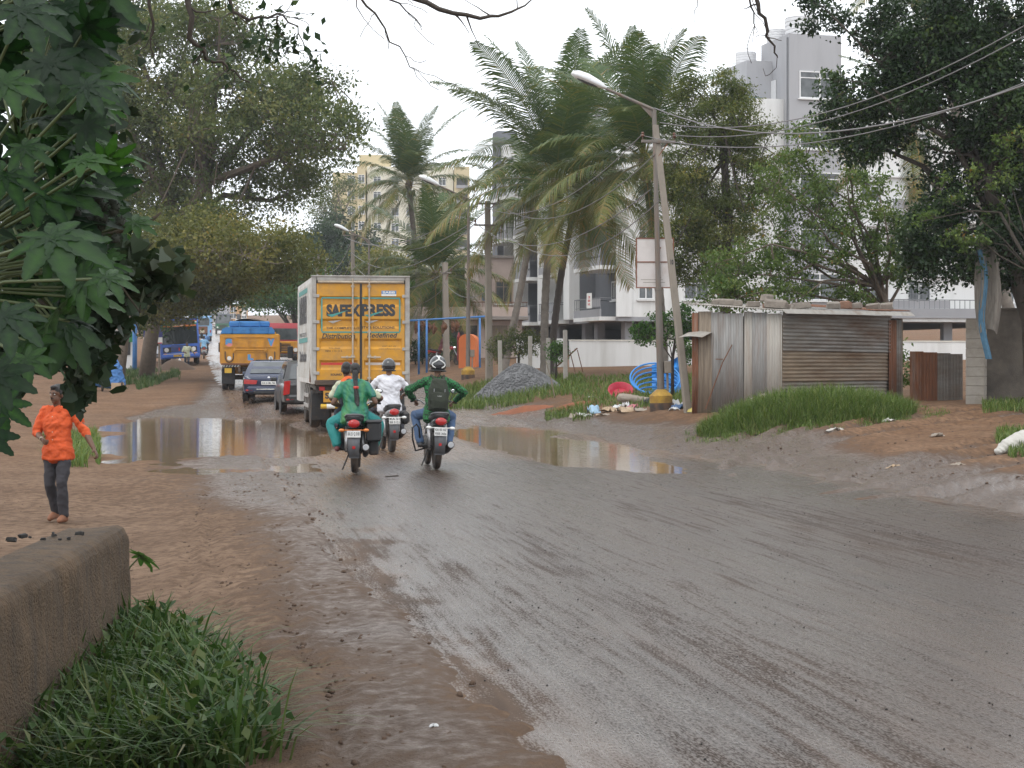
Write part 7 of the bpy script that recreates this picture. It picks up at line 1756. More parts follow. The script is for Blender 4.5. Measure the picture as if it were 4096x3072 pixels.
# --- bare overhanging branches of a tree beside the camera
ot = thing('overhanging_tree', 'tree above the camera with bare twigs hanging into the top of the picture', 'tree', (-5.2, 10.5, gzf(-5.2, 10.5)))
ob = Vector(ot.location)
b = MB(); b.tube([Vector((0, 0, -.3)), Vector((.1, 0, 1.5)), Vector((.0, .1, 3.2)), Vector((.5, .4, 4.6))], [.28, .24, .2, .16], 10); b.build('trunk', M['bark_dark'], ot, True)
def branch(pts, r0, name='branch', d=12.0, leaves=0, seed=0, twig=.5):
    """pts in photo pixels at depth d; the branch runs back to the trunk"""
    g = np.random.default_rng(seed); q = [at(x, y, d + .3 * i / len(pts)) - ob for i, (x, y) in enumerate(pts)]; m = len(q)
    sm = []
    for i in range(m - 1):
        for f in (0, .33, .66): sm.append(q[i].lerp(q[i + 1], f) + Vector(g.normal(size=3)) * .012)
    sm.append(q[-1]); rr = [r0 * (1 - .85 * i / (len(sm) - 1)) for i in range(len(sm))]
    b = MB(); b.tube(sm, rr, 6); tips = []
    for i in range(2, len(sm) - 1):
        if g.random() < twig:
            dirn = (sm[i + 1] - sm[i]).normalized() + Vector((g.normal() * .8, g.normal() * .5, g.normal() * .7 - .25)); p = sm[i]; r_ = rr[i] * .5; L = g.uniform(.12, .45); pp = [p]
            for s_ in range(4): dirn = (dirn + Vector(g.normal(size=3)) * .3).normalized(); pp.append(pp[-1] + dirn * L / 4)
            b.tube(pp, [max(.0025, r_ * (1 - .22 * s_)) for s_ in range(5)], 5); tips += pp[2:]
    br = b.build(name, M['bark_dark'], ot, True)
    if leaves:
        tp = np.array([np.array(t_) for t_ in tips + sm[len(sm) // 2:]]); P = tp[g.integers(len(tp), size=leaves)] + g.normal(size=(leaves, 3)) * .05
        o = obj('leaf_spray', leaves_mesh('leaf_spray', P, .065, L_dark, .2, None, .6, .5, seed), br); o['kind'] = 'stuff'
oc = np.array([[g_[0], g_[1], g_[2]] for g_ in np.random.default_rng(31).uniform((-6.5, -1.0, 4.9), (-1.3, 8.2, 7.6), (150, 3))]) - np.array(ob)
ol = np.concatenate([c_ + np.random.default_rng(400 + i_).normal(size=(60, 3)) * .38 for i_, c_ in enumerate(oc)])
obj('crown', leaves_mesh('crown', ol, .13, L_dark, .3, None, .6, .2, 33), ot)
b = MB()
for c_ in oc[::4]: b.tube([Vector((.3, .3, 4.2)), Vector((.3, .3, 4.4)).lerp(Vector(c_), .55) + Vector((0, 0, .3)), Vector(c_)], [.07, .04, .012], 6)
b.build('limbs', M['bark_dark'], ot, True)
branch([(250, -420), (700, -330), (1300, -160), (1560, -40), (1760, 40), (1920, 70), (2040, 55), (2130, -5)], .035, d=12, seed=1, twig=.45)
branch([(1300, -160), (1400, -60), (1500, 60), (1570, 160), (1640, 260), (1690, 330)], .012, d=12, seed=2, twig=.3)
branch([(700, -330), (1180, -120), (1420, -30), (1600, 20), (1690, 110)], .018, d=12.3, seed=3, twig=.6)
branch([(700, -330), (745, -60), (760, 150), (830, 220), (910, 270), (1000, 330)], .028, d=11.5, seed=4, leaves=50, twig=.7)
branch([(500, -380), (600, -100), (612, 60), (605, 150), (625, 260)], .018, d=11.5, seed=5, leaves=16)
branch([(700, -330), (850, -120), (930, 40), (1000, 80), (1110, 60), (1180, 110), (1220, 200)], .02, d=11.8, seed=6, leaves=70, twig=.8)
branch([(1110, 60), (1120, 130), (1150, 170), (1190, 200)], .008, d=11.8, seed=7, leaves=60)
branch([(2130, -200), (2700, -260), (2990, -160), (3030, 30), (3060, 110), (3100, 190), (3110, 230)], .028, d=12.5, seed=8, twig=.8)
branch([(2990, -160), (3000, 0), (3020, 90), (3010, 170)], .012, d=12.5, seed=9, twig=.6)
branch([(2700, -260), (2810, -100), (2790, 20), (2775, 100)], .007, d=12.5, seed=10, twig=.1)
# ================================================================ castor plant in the left foreground
def castor_mat(name, dust):
    t = NT(name); c_ = t.ramp(t.attr('var'), [(0, (.006, .019, .007)), (.5, (.011, .036, .011)), (1, (.045, .12, .02))])
    d = t.noise(7, 5, .6); c_ = t.mix(t.ramp(d, [(.38, dust * .35), (.7, dust)]), c_, (.042, .055, .044))
    t.col(c_); t.rough(t.ramp(d, [(.4, .38), (.7, .6)])); t.bump(t.noise(35, 3), .25, .006); t.b.inputs['Specular IOR Level'].default_value = .22
    tr = t.n.new('ShaderNodeBsdfTranslucent'); ms = t.n.new('ShaderNodeMixShader'); ms.inputs[0].default_value = .32
    t.l.new(t.mix(1.0, c_, (1.1, 1.5, .5), 'MULTIPLY'), tr.inputs['Color']); t.l.new(t.b.outputs[0], ms.inputs[1]); t.l.new(tr.outputs[0], ms.inputs[2]); t.l.new(ms.outputs[0], t.out.inputs['Surface']); return t.m
L_castor = castor_mat('castor_leaf', .6); L_castor_clean = castor_mat('castor_leaf_clean', .06)
P_('castor_stem', (.10, .13, .05), .55, .3, 8); P_('castor_wood', (.07, .055, .035), .8, .3, 8, .4)
def castor_leaf(seed, mat, v):
    g = np.random.default_rng(seed); V = []; Fs = []; n = 8; ns = 14
    for k in range(n):
        a = R(-146 + 292 * k / (n - 1)) + g.normal() * .05; L = .5 * (1.0 - .45 * (abs(a) / R(146)) ** 1.6) * g.uniform(.92, 1.06); dr = np.array([math.cos(a), math.sin(a)]); nr = np.array([-dr[1], dr[0]]); b = len(V)
        for i in range(ns + 1):
            s = i / ns; w = L * (.055 + .135 * math.sin(math.pi * min(1, s * .97 + .03) ** .85) ** 1.05) if i < ns else .001
            w *= (1 + (.09 if i % 2 else -.09)) if 1 < i < ns else 1
            q = dr * L * s; rad = L * s; zc = -.42 * rad ** 2 * (1 + .5 * g.random() * (k % 2)); 
            for o in (-1, 0, 1): xy_ = q + nr * w * o; V.append((xy_[0], xy_[1], zc + abs(o) * w * .16 - (.0 if o else .004)))
        for i in range(ns):
            for j in range(2): Fs.append((b + i * 3 + j, b + i * 3 + j + 1, b + i * 3 + 4 + j, b + i * 3 + 3 + j))
    V = np.array(V); vv = np.clip(v + g.normal(0, .05, len(V)), 0, 1); vv[1::3] = np.clip(vv[1::3] + .3, 0, 1); return np_mesh('leaf', V, np.array(Fs), mat, True, {'var': vv})
CL = [castor_leaf(i, L_castor if i % 3 else L_castor_clean, .15 + .11 * i) for i in range(8)]
cp_base = Vector((-2.95, 6.4, gzf(-2.95, 6.4)))
cplant = thing('castor_plant', 'castor plant with large dusty star-shaped leaves filling the left foreground', 'plant', cp_base)
stems = [[(0, 0, -.1), (.1, 0, 1.0), (.25, -.1, 1.9), (.35, -.2, 2.6), (.45, -.3, 3.4)], [(.1, 0, .9), (.35, -.25, 1.5), (.55, -.35, 1.9), (.85, -.4, 2.15)], [(.2, 0, 1.6), (.5, .1, 2.1), (.85, .2, 2.45), (1.1, .2, 2.75)], [(.0, .0, 1.0), (-.1, .5, 1.8), (.25, .7, 2.6), (.5, .8, 3.2)]]
b = MB(); nodes = []
for s_ in stems:
    pts = [Vector(p) for p in s_]; q = []
    for i in range(len(pts) - 1):
        for f in (0, .25, .5, .75): q.append(pts[i].lerp(pts[i + 1], f))
    q.append(pts[-1]); b.tube(q, [.032 * (1 - .7 * i / len(q)) for i in range(len(q))], 8); nodes += q[3:]
b.build('stem', M['castor_wood'], cplant, True)
pet = MB()
def add_leaf(P, nrm, front, size, mesh):
    n_ = Vector(nrm).normalized(); f = Vector(front); f = (f - n_ * f.dot(n_)).normalized(); s_ = n_.cross(f)
    Mx = Matrix((f, s_, n_)).transposed(); o = obj('leaf', mesh, cplant, P, Mx.to_euler(), size)
    k = min(nodes, key=lambda q: (q - P).length); m_ = k.lerp(P, .55) + Vector((0, 0, .05)); pet.tube([k, m_, P - n_ * .004], [.007, .006, .005], 6, caps=False)
keyl = [(98, 591, 235, 5.2, (.1, -.8, .7), (.5, -.2, -.6), 4), (352, 100, 260, 5.5, (-.2, -.5, -.5), (1, .1, -.1), 0), (347, 500, 215, 5.4, (0, -.9, .2), (.6, 0, -.8), 1), (345, 345, 260, 5.3, (.1, -.7, .6), (.8, -.2, -.5), 2),
        (330, 640, 250, 5.2, (.0, -.5, .8), (1, -.3, -.2), 7), (420, 640, 230, 5.35, (.2, -.45, -.6), (1, 0, -.1), 6), (207, 950, 470, 4.9, (.1, -.6, .8), (.8, -.5, -.5), 4), (25, 1260, 350, 4.7, (.2, -.65, .7), (.7, -.5, -.6), 2), (-20, 1500, 300, 4.8, (.1, -.8, .5), (.8, -.3, -.6), 1),
        (430, 1110, 260, 5.1, (.3, -.5, .8), (.9, -.3, -.35), 5), (20, 330, 330, 5.1, (.2, -.7, .7), (.8, -.2, -.7), 5), (200, 250, 380, 5.5, (.1, -.7, .5), (.4, 0, -1), 1), (90, 40, 400, 5.2, (.2, -.6, .6), (.7, 0, -.8), 2), (260, 30, 330, 5.6, (-.1, -.6, .5), (.3, 0, -1), 0),
        (150, 780, 330, 5.5, (.2, -.6, .7), (.8, 0, -.4), 3), (270, 770, 340, 5.6, (0, -.5, .8), (1, 0, -.5), 4), (300, 180, 300, 5.7, (0, -.7, .4), (.5, 0, -.8), 1), (480, 620, 240, 5.6, (.2, -.3, .9), (1, -.1, -.3), 7), (20, 700, 300, 5.3, (.3, -.6, .6), (.6, 0, -.6), 3), (0, 1620, 260, 5.0, (.2, -.8, .4), (.6, -.2, -.8), 3), (-60, 1740, 260, 4.9, (.2, -.8, .4), (.6, -.2, -.8), 0), (110, 1440, 230, 5.2, (.1, -.8, .5), (.5, -.2, -.8), 5), (540, 890, 200, 5.8, (.1, -.5, .7), (1, 0, -.2), 7)]
for (x, y, sp, d, nr, fr, mi) in keyl:
    add_leaf(at(x, y, d) - cp_base, nr, fr, sp / F * d / .86, CL[mi])
g = np.random.default_rng(5)
bx_ = [-200, 0, 300, 600, 900, 1100, 1300, 1450, 1600, 1900]; bxx = [460, 440, 430, 430, 450, 430, 330, 120, 20, -20]
for k in range(190):
    y = g.uniform(-180, 1400); xm = np.interp(y, bx_, bxx); x = xm - abs(g.normal()) * 190 - 30; d = g.uniform(5.6, 7.4)
    add_leaf(at(x, y, d) - cp_base, (g.normal() * .5, -.55 + g.normal() * .4, .75), (.8 + g.normal() * .5, g.normal() * .5, -.45 + g.normal() * .4), g.uniform(.16, .40), CL[int(g.integers(8))])
pet.build('leaf_stalks', M['castor_stem'], cplant, True)['kind'] = 'stuff'
for i in range(20):
    p = at(g.uniform(300, 500), g.uniform(790, 960), 5.7) - cp_base; b = MB(); b.ell(p, .0155, 10, 8)
    for q in range(26):
        dv = Vector(g.normal(size=3)).normalized(); b.tube([p + dv * .013, p + dv * .023], [.0025, .0006], 4, caps=False)
    b.build('seed_pod', L_castor_clean if False else M['olive'], cplant, True)
b = MB(); b.tube([at(370, 960, 6.0) - cp_base, at(500, 915, 6.0) - cp_base, at(600, 885, 6.0) - cp_base, at(645, 850, 6.0) - cp_base], [.013, .011, .009, .003], 6); b.build('dry_twig', M['castor_wood'], cplant, True)

# creeper hanging below it
vbase = Vector((-2.3, 7.3, gzf(-2.3, 7.3))); vine = thing('creeper', 'dusty creeper with heart-shaped leaves hanging below the castor plant', 'plant', vbase)
vm = leaf_mat('creeper_leaf', [(0, (.018, .030, .018)), (.45, (.04, .065, .035)), (.8, (.09, .105, .07)), (1, (.13, .10, .065))], trans=.2)
P = []; V0 = []
for (x, y, rx, ry, n, sz, d, vv) in ((570, 1120, 110, 90, 230, 0, 6.6, .5), (480, 1080, 150, 110, 220, 0, 6.7, .5), (400, 1250, 130, 110, 300, 0, 6.9, .28), (330, 1400, 70, 110, 200, 0, 6.7, .3), (300, 1560, 26, 75, 90, 0, 6.6, .3), (690, 1050, 50, 35, 26, 0, 6.5, .6), (250, 1250, 170, 200, 300, 0, 7.1, .15), (0, 1480, 80, 170, 160, 0, 7.0, .2), (375, 1480, 40, 60, 50, 0, 6.5, .35), (60, 1100, 220, 300, 420, 0, 7.2, .12), (200, 700, 260, 500, 620, 0, 7.4, .12), (100, 200, 280, 320, 420, 0, 7.4, .12)):
    q = g.normal(size=(n, 3)) * .55; c = at(x, y, d) - vbase; k = d / F
    P.append(np.array(c) + q * np.array([rx * k, .15, ry * k])); V0.append(np.full(n, vv))
P = np.concatenate(P); V0 = np.concatenate(V0)
wy = P[:, 1] + vbase.y; px_ = 2048 + F * (P[:, 0] + vbase.x) / wy; py_ = YH - F * (P[:, 2] + vbase.z - CH) / wy
keep = ~((py_ > 1480) & (px_ > 90) & (px_ < 268)) & (py_ < 1650) & ~((px_ > 640) & (py_ > 1200)) & ~((px_ > 500) & (py_ > 1320)); P, V0 = P[keep], V0[keep]
hi_ = np.where((py_[keep] < 1250) & (px_[keep] < 470))[0]
o = obj('creeper_leaves', leaves_mesh('creeper_leaves', P, .066, vm, .15, V0, .95, .55, 77, True), vine); o['kind'] = 'stuff'
b = MB()
for k in range(46):
    i = int(g.choice(hi_)); p = Vector(P[i]); q = [p]; dv = Vector((g.normal() * .3, g.normal() * .2, -.2 + g.normal() * .6))
    for s_ in range(5): dv = (dv + Vector(g.normal(size=3)) * .3).normalized(); q.append(q[-1] + dv * .05)
    b.tube(q, [.006, .005, .005, .004, .003, .002], 5, caps=False)
b.tube([Vector((-.7, -.2, -.1)), Vector((-.6, -.2, 1.2)), at(60, 1150, 6.9) - vbase, at(320, 1300, 6.8) - vbase, at(450, 1150, 6.7) - vbase, at(300, 700, 7.1) - vbase], [.02, .018, .015, .013, .012, .008], 6)
b.build('creeper_stem', M['castor_wood'], vine, True)
# seedling behind the end of the parapet
sp_ = Vector((-2.80, 11.9, gzf(-2.8, 11.9))); sd = thing('castor_seedling', 'young castor shoot with one bright leaf poking past the parapet end', 'plant', sp_)
tip = at(560, 2225, 11.8) - sp_
b = MB(); b.tube([Vector((0, 0, -.05)), Vector((.1, 0, .25)), tip.lerp(Vector((.1, 0, .25)), .4) + Vector((0, 0, .05)), tip], [.012, .01, .007, .005], 6); b.build('stem', M['castor_stem'], sd, True)
obj('leaf', CL[7], sd, tip, (R(-35), R(12), R(-15)), .34); obj('leaf', CL[6], sd, Vector((-.08, .1, .32)), (R(10), R(-10), R(150)), .28)

# ================================================================ grass
def blades(name, label, P, h, w, mat, seed, bend=.5, var=None, parent=None):
    g = np.random.default_rng(seed); n = len(P); az = g.uniform(0, 6.28, n); hh = h * g.uniform(.45, 1.2, n); dx = np.cos(az); dy = np.sin(az); bd = bend * g.uniform(.2, 1.4, n); ww = w * g.uniform(.6, 1.3, n)
    st_ = [0, .4, .75, 1.0]; V = []; 
    for s in st_:
        off = bd * hh * s ** 2; z = hh * (s - .35 * bd * s ** 2); wd = ww * (1 - s) ** .6 if s > 0 else ww * .7
        wd = np.where(s == 1.0, ww * .02, ww * (1.0 - .45 * s))
        c = P + np.stack([dx * off, dy * off, z], 1); sd_ = np.stack([-dy * wd, dx * wd, wd * 0], 1); V += [c - sd_, c + sd_]
    V = np.stack(V, 1).reshape(-1, 3); b = np.arange(n)[:, None] * 8
    Fq = np.concatenate([b + np.array([[0, 1, 3, 2]]), b + np.array([[2, 3, 5, 4]]), b + np.array([[4, 5, 7, 6]])])
    v = np.clip(g.normal(.45, .2, n) if var is None else var, 0, 1)
    o = obj(name, np_mesh(name, V, Fq, mat, True, {'var': np.repeat(v, 8)}), parent)
    return tag(o, label, kind='stuff')
G_fresh = leaf_mat('grass_fresh', [(0, (.05, .085, .02)), (.5, (.115, .175, .04)), (.85, (.22, .24, .08)), (1, (.32, .27, .13))], trans=.3)
G_dusty = leaf_mat('grass_dusty', [(0, (.022, .052, .014)), (.45, (.055, .105, .026)), (.8, (.12, .145, .055)), (1, (.20, .18, .09))], trans=.25)
def scatter(n, xr, dr, g, test=None):
    out = []; m = 0
    while m < n:
        x = g.uniform(xr[0], xr[1], n); d = g.uniform(dr[0], dr[1], n)
        if test is not None: k = test(x, d); x, d = x[k], d[k]
        X = (x - 2048) / F * d; out.append(np.stack([X, d, gz(X, d)], 1)); m += len(x)
    return np.concatenate(out)[:n]
# tall grass on a low bank before the shed
def bank(x, d): 
    e = ((x - 3230) / 480) ** 2 + ((d - 35.6) / 1.9) ** 2; return e < 1 - .35 * (vn(x * .012, d * 1.5, 9))
b = MB(); pc = gp(3230, 36.0)
def bank_pt(u, v):
    a = u * 2 * math.pi; r_ = v; X = pc.x + 2.45 * r_ * math.cos(a); Y = pc.y - .2 + 1.7 * r_ * math.sin(a); return (X, Y, gzf(X, Y) + .30 * (1 - r_ ** 2) - .03)
b.sheet(bank_pt, 40, 8); tag(b.build('earth_bank', M_earth, None, True), 'low earth bank under the tall grass', kind='structure')
P = scatter(17000, (2750, 3720), (33.4, 37.9), g, bank)
rr_ = np.clip(1 - ((P[:, 0] - pc.x) / 2.45) ** 2 - ((P[:, 1] - pc.y + .2) / 1.7) ** 2, 0, 1); P[:, 2] += .30 * rr_ - .03
blades('tall_grass', 'tall green grass growing on the bank before the tin shed', P, .14 + .36 * np.sqrt(rr_), .0065, G_fresh, 1, .8)
P = scatter(2600, (2740, 3800), (32.6, 38), g, lambda x, d: (((x - 3250) / 560) ** 2 + ((d - 35.6) / 2.6) ** 2 < 1.0) & (vn(x * .03, d * 2, 14) > .5)); blades('low_grass', 'short sparse tufts round the foot of the grassy bank', P, .12, .006, G_fresh, 12, .8)
P = scatter(5000, (2290, 2790), (45, 66), g, lambda x, d: vn(x * .02, d * .5, 4) + .25 * (d > 48) > .42); blades('verge_grass', 'short grass on the verge before the white compound wall', P, .22, .012, G_fresh, 2, .6)
P = scatter(6500, (1740, 2330), (55, 68), g, lambda x, d: vn(x * .02, d * .5, 6) + .2 > .4); blades('verge_grass', 'grass around the gravel heap and second lamp', P, .28, .012, G_fresh, 3, .6)
P = scatter(4200, (360, 720), (70, 100), g, lambda x, d: (vn(x * .03, d * .2, 7) > .35) & (d > 72 + np.maximum(0, (x - 560)) * .08)); blades('verge_grass', 'rough grass around the trunks on the left', P, .35, .02, G_dusty, 4, .6)
P = scatter(2600, (180, 400), (28, 41), g, lambda x, d: vn(x * .03, d * .4, 8) > .4); blades('verge_grass', 'grass tufts behind the man in orange', P, .30, .010, G_fresh, 5, .6)
P = scatter(3000, (3930, 4250), (27, 37.5), g, lambda x, d: (d > 35) | ((x > 3985) & (29.3 < d) & (d < 31.2)) | ((x > 4030) & (d < 27.9))); blades('verge_grass', 'grass patches at the right edge under the big tree', P, .22, .009, G_fresh, 6, .6)
P = scatter(900, (2180, 2330), (47, 50.5), g); blades('verge_grass', 'small grass tufts beside the rubbish', P, .14, .010, G_fresh, 8, .6)
# foreground grass by the parapet
Y = g.uniform(7.7, 11.3, 3600); xr = -2.36 + 1.25 * ((11.4 - Y) / 3.4) ** .8 + .06 * g.normal(size=3600); X = -2.50 + (xr + 2.5) * g.random(3600)
P = np.stack([X, Y, gz(X, Y) - .02], 1)
blades('foreground_grass', 'dusty long-bladed grass at the foot of the parapet', P, .44, .0100, G_dusty, 9, 1.15)
Q = P[g.integers(len(P), size=1800)] + np.stack([g.normal(0, .05, 1800), g.normal(0, .05, 1800), g.uniform(.05, .34, 1800)], 1)
o = obj('ground_weeds', leaves_mesh('ground_weeds', Q, .095, G_dusty, .6, None, .42, .1, 55)); tag(o, 'small broad-leaved weeds among the foreground grass', kind='stuff')
wd = thing('weed_plant', 'pale broad-leaved weed at the bottom edge beside the dirt', 'plant', (-1.42, 8.15, gzf(-1.42, 8.15)))
b = MB(); b.tube([(0, 0, -.05), (.01, 0, .1), (.03, 0, .2)], [.008, .007, .004], 6); b.build('stem', M['castor_stem'], wd)
for k in range(7): a = k * 2.4; obj('leaf', CL[(k * 3) % 8], wd, (.08 * math.cos(a), .08 * math.sin(a), .12 + .02 * k), (g.normal() * .3, .3 + g.normal() * .2, a), .2)
# ================================================================ heaps, rubbish and small things
def mound(name, label, cx, cy, rx, ry, h, mat, seed, rough=.06, nu=60, nv=18, rz=0.0, kind=None, cat=None, fr=3.0, pw=1.5):
    b = MB(); c, s = math.cos(rz), math.sin(rz)
    def pt(u, v):
        a = u * 2 * math.pi; lx, ly = rx * v * math.cos(a), ry * v * math.sin(a); X, Y = cx + lx * c - ly * s, cy + lx * s + ly * c
        k = 1 + .22 * (float(vn(math.cos(a) * 1.5 + seed, math.sin(a) * 1.5, seed)) - .5)
        z = h * max(0, 1 - v ** pw) * (1 if v > 0 else 1) + rough * (float(fbm(X * fr, Y * fr, seed)) - .45) * (1 - v ** 4)
        return (cx + (X - cx) * k, cy + (Y - cy) * k, gzf(cx + (X - cx) * k, cy + (Y - cy) * k) - .04 + z)
    b.sheet(pt, nu, nv); o = b.build(name, mat, None, True); return tag(o, label, cat, kind=kind)
def lumps(name, label, P, size, mat, seed, flat=.7, parent=None, kind='stuff'):
    g = np.random.default_rng(seed); n = len(P); base = np.array([(-1, -1, -1), (1, -1, -1), (1, 1, -1), (-1, 1, -1), (-1, -1, 1), (1, -1, 1), (1, 1, 1), (-1, 1, 1)], float) * .5
    f = np.array([(0, 3, 2, 1), (4, 5, 6, 7), (0, 1, 5, 4), (1, 2, 6, 5), (2, 3, 7, 6), (3, 0, 4, 7)])
    V = base[None] * (1 + g.normal(0, .22, (n, 8, 3))); V[:, 4:, :2] *= .6; s = size * g.uniform(.4, 1.5, n); V = V * s[:, None, None]; V[:, :, 2] *= flat
    a = g.uniform(0, 6.28, n); X = V[:, :, 0] * np.cos(a)[:, None] - V[:, :, 1] * np.sin(a)[:, None]; Y = V[:, :, 0] * np.sin(a)[:, None] + V[:, :, 1] * np.cos(a)[:, None]; V[:, :, 0], V[:, :, 1] = X, Y
    V = (V + P[:, None, :]).reshape(-1, 3); Fq = (np.arange(n)[:, None, None] * 8 + f[None]).reshape(-1, 4)
    o = obj(name, np_mesh(name, V, Fq, mat, False), parent); return tag(o, label, kind=kind)
P_('gravel', (.20, .20, .205), .9, .4, 30, .8, 60); P_('red_soil', (.24, .085, .04), .95, .3, 4, .6, 25); P_('clod', (.105, .066, .044), .9, .3, 8, .5, 30)
gc = gp(2065, 60.5)
gh = mound('gravel_heap', 'grey gravel heap on the grassy verge', gc.x, gc.y, 1.62, 1.3, 1.02, M['gravel'], 3, .10, cat='heap', fr=5, pw=1.35)
g = np.random.default_rng(21); Q = []
a = g.uniform(0, 6.28, 2600); v = g.random(2600) ** .5; X, Y = gc.x + 1.62 * v * np.cos(a), gc.y + 1.3 * v * np.sin(a)
o = lumps('gravel_stones', None, np.stack([X, Y, gz(X, Y) - .02 + 1.02 * (1 - v ** 1.35)], 1), .045, M['gravel'], 5, .8, gh); 
for i, (x, d, rx, ry, h) in enumerate(((2100, 52, 1.1, .5, .20), (2290, 50.5, .9, .5, .16))):
    c = gp(x, d); mound('red_soil_heap', ['long low heap of red soil before the gravel', 'smaller low heap of red soil near the rubbish'][i], c.x, c.y, rx, ry, h, M['red_soil'], 8 + i, .06, 40, 10, kind=None, cat='soil heap', fr=6)
c = gp(700, 103); mound('earth_heap', 'brown earth heap beside the blue bus wheel', c.x, c.y, 1.3, .8, .7, M['clod'], 12, .1, 40, 10, cat='soil heap')
# clods and stones along the muddy edges
s = g.uniform(6.5, 28, 1500); tt = -4.45 + g.normal(size=1500) * .28 - .8 * g.random(1500) * (g.random(1500) < .3); X, Y = xy(s, tt)
lumps('mud_clods', 'clods of mud along the left edge of the asphalt', np.stack([X, Y, gz(X, Y) - .006], 1), .022, M['clod'], 6)
s = g.uniform(7, 26, 900); tt = g.uniform(-3.7, 4.2, 900); X, Y = xy(s, tt)
lumps('road_grit', 'loose grit and pebbles scattered on the asphalt', np.stack([X, Y, road_z(s) - .03 * (tt / 4) ** 2 + .004], 1), .008, M['soot'], 7)
X = g.uniform(2, 13, 1300); Y = g.uniform(20, 36, 1300); k = st(X, Y)[1] > 4.1; X, Y = X[k], Y[k]
lumps('mud_clods', 'clods churned up on the muddy entry at the right', np.stack([X, Y, gz(X, Y)], 1), .03, M['clod'], 9, .5)
X = g.uniform(-6.5, -1.0, 1200); Y = g.uniform(8, 24, 1200); k = st(X, Y)[1] < -4.5; X, Y = X[k], Y[k]
lumps('dirt_crumbs', 'crumbs and chips lying on the left dirt shoulder', np.stack([X, Y, gz(X, Y)], 1), .012, M['clod'], 10, .5)

# rubbish beside the nearest lamp
P_('sack', (.47, .45, .41), .8, .12, 6, .5, 40, dirt=(.28, .2, .14), damt=.35)
def crumple(name, label, cat, x, d, w, l, h, mat, seed, rz=0.0, group='rubbish by the nearest lamp'):
    r_ = np.random.default_rng(seed); b = MB(); nu, nv = 9, 7; hz = r_.random((nv + 1, nu + 1)); p = gp(x, d)
    b.sheet(lambda u, v: ((u - .5) * w + .08 * w * hz[int(v * nv) % nv, int(u * nu) % nu], (v - .5) * l, h * hz[int(round(v * nv)), int(round(u * nu))] * math.sin(min(1, u * 1.05) * math.pi) ** .5 + .006), nu, nv)
    o = b.build(name, mat, None, 40, loc=p, rot=(0, 0, rz)); md = o.modifiers.new('thickness', 'SOLIDIFY'); md.thickness = .004
    return tag(o, label, cat, group)
for nm, c in (('paper_white', (.66, .66, .66)), ('bag_blue', (.35, .52, .68)), ('bag_pink', (.60, .22, .26)), ('card_tan', (.42, .30, .19)), ('bag_black', (.03, .03, .035)), ('cloth_dun', (.30, .25, .20)), ('cloth_blue', (.06, .12, .24)), ('bag_yellow', (.55, .45, .12))): P_(nm, c, .55, .15, 10, .3, 20)
rb = [('plastic_bag', 'pale blue plastic bag, left end of the rubbish', 'bag', 2375, 46.8, .5, .3, .26, 'bag_blue'), ('paper_scrap', 'white paper scrap left of the blue bag', 'paper', 2325, 46.6, .35, .22, .12, 'paper_white'), ('rag', 'grey rag at the left tip of the rubbish', 'rag', 2303, 46.4, .4, .25, .16, 'cloth_dun'),
      ('card_piece', 'tan cardboard between blue and pink bags', 'cardboard', 2440, 46.3, .5, .3, .14, 'card_tan'), ('paper_scrap', 'white wrapper in the middle of the rubbish', 'paper', 2512, 46.2, .35, .25, .18, 'paper_white'), ('plastic_bag', 'pink plastic bag in the rubbish', 'bag', 2535, 45.6, .35, .25, .14, 'bag_pink'),
      ('rag', 'brown rag under the pink bag', 'rag', 2500, 45.2, .9, .35, .16, 'card_tan'), ('card_piece', 'flattened carton before the lamp drum', 'cardboard', 2562, 44.6, .5, .3, .08, 'cloth_dun'), ('plastic_bag', 'black plastic bag behind the drum at left', 'bag', 2592, 46.5, .3, .25, .2, 'bag_black'),
      ('paper_scrap', 'white paper right of the lamp drum', 'paper', 2700, 44.3, .45, .3, .22, 'paper_white'), ('rag', 'dark blue cloth right of the lamp drum', 'rag', 2718, 43.4, .4, .3, .14, 'cloth_blue'), ('paper_scrap', 'pale wrapper at the foot of the leaning pole', 'paper', 2700, 42.6, .3, .2, .1, 'paper_white'),
      ('plastic_bag', 'yellow plastic bag in the grass beside the leaning pole', 'bag', 2790, 41.2, .45, .3, .16, 'bag_yellow'), ('card_piece', 'pale card scrap between bags and pipes', 'cardboard', 2470, 46.9, .3, .2, .1, 'paper_white'), ('rag', 'dun scrap before the rubbish', 'rag', 2420, 45.4, .4, .2, .06, 'cloth_dun'),
      ('paper_scrap', 'small white scrap at the left of the rubbish row', 'paper', 2350, 46.2, .25, .18, .08, 'paper_white'), ('paper_scrap', 'cream scrap nearest the road in the rubbish', 'paper', 2395, 45.8, .3, .15, .05, 'card_tan')]
for i, (nm, lb, ct, x, d, w, l, h, mt) in enumerate(rb): crumple(nm, lb, ct, x, d, w, l, h, M[mt], 200 + i, rnd.uniform(0, 3))
b = Blob(); b.cap((-.42, 0, .12), .13, (.42, .05, .13), .10); o = b.fuse('rolled_mat', M['cloth_dun'], None, .02, 2, .04, 3); o.location = gp(2545, 47.2, .0); o.rotation_euler = (0, R(8), R(-12)); tag(o, 'rolled dun mat lying behind the pink bag', 'mat', 'rubbish by the nearest lamp')
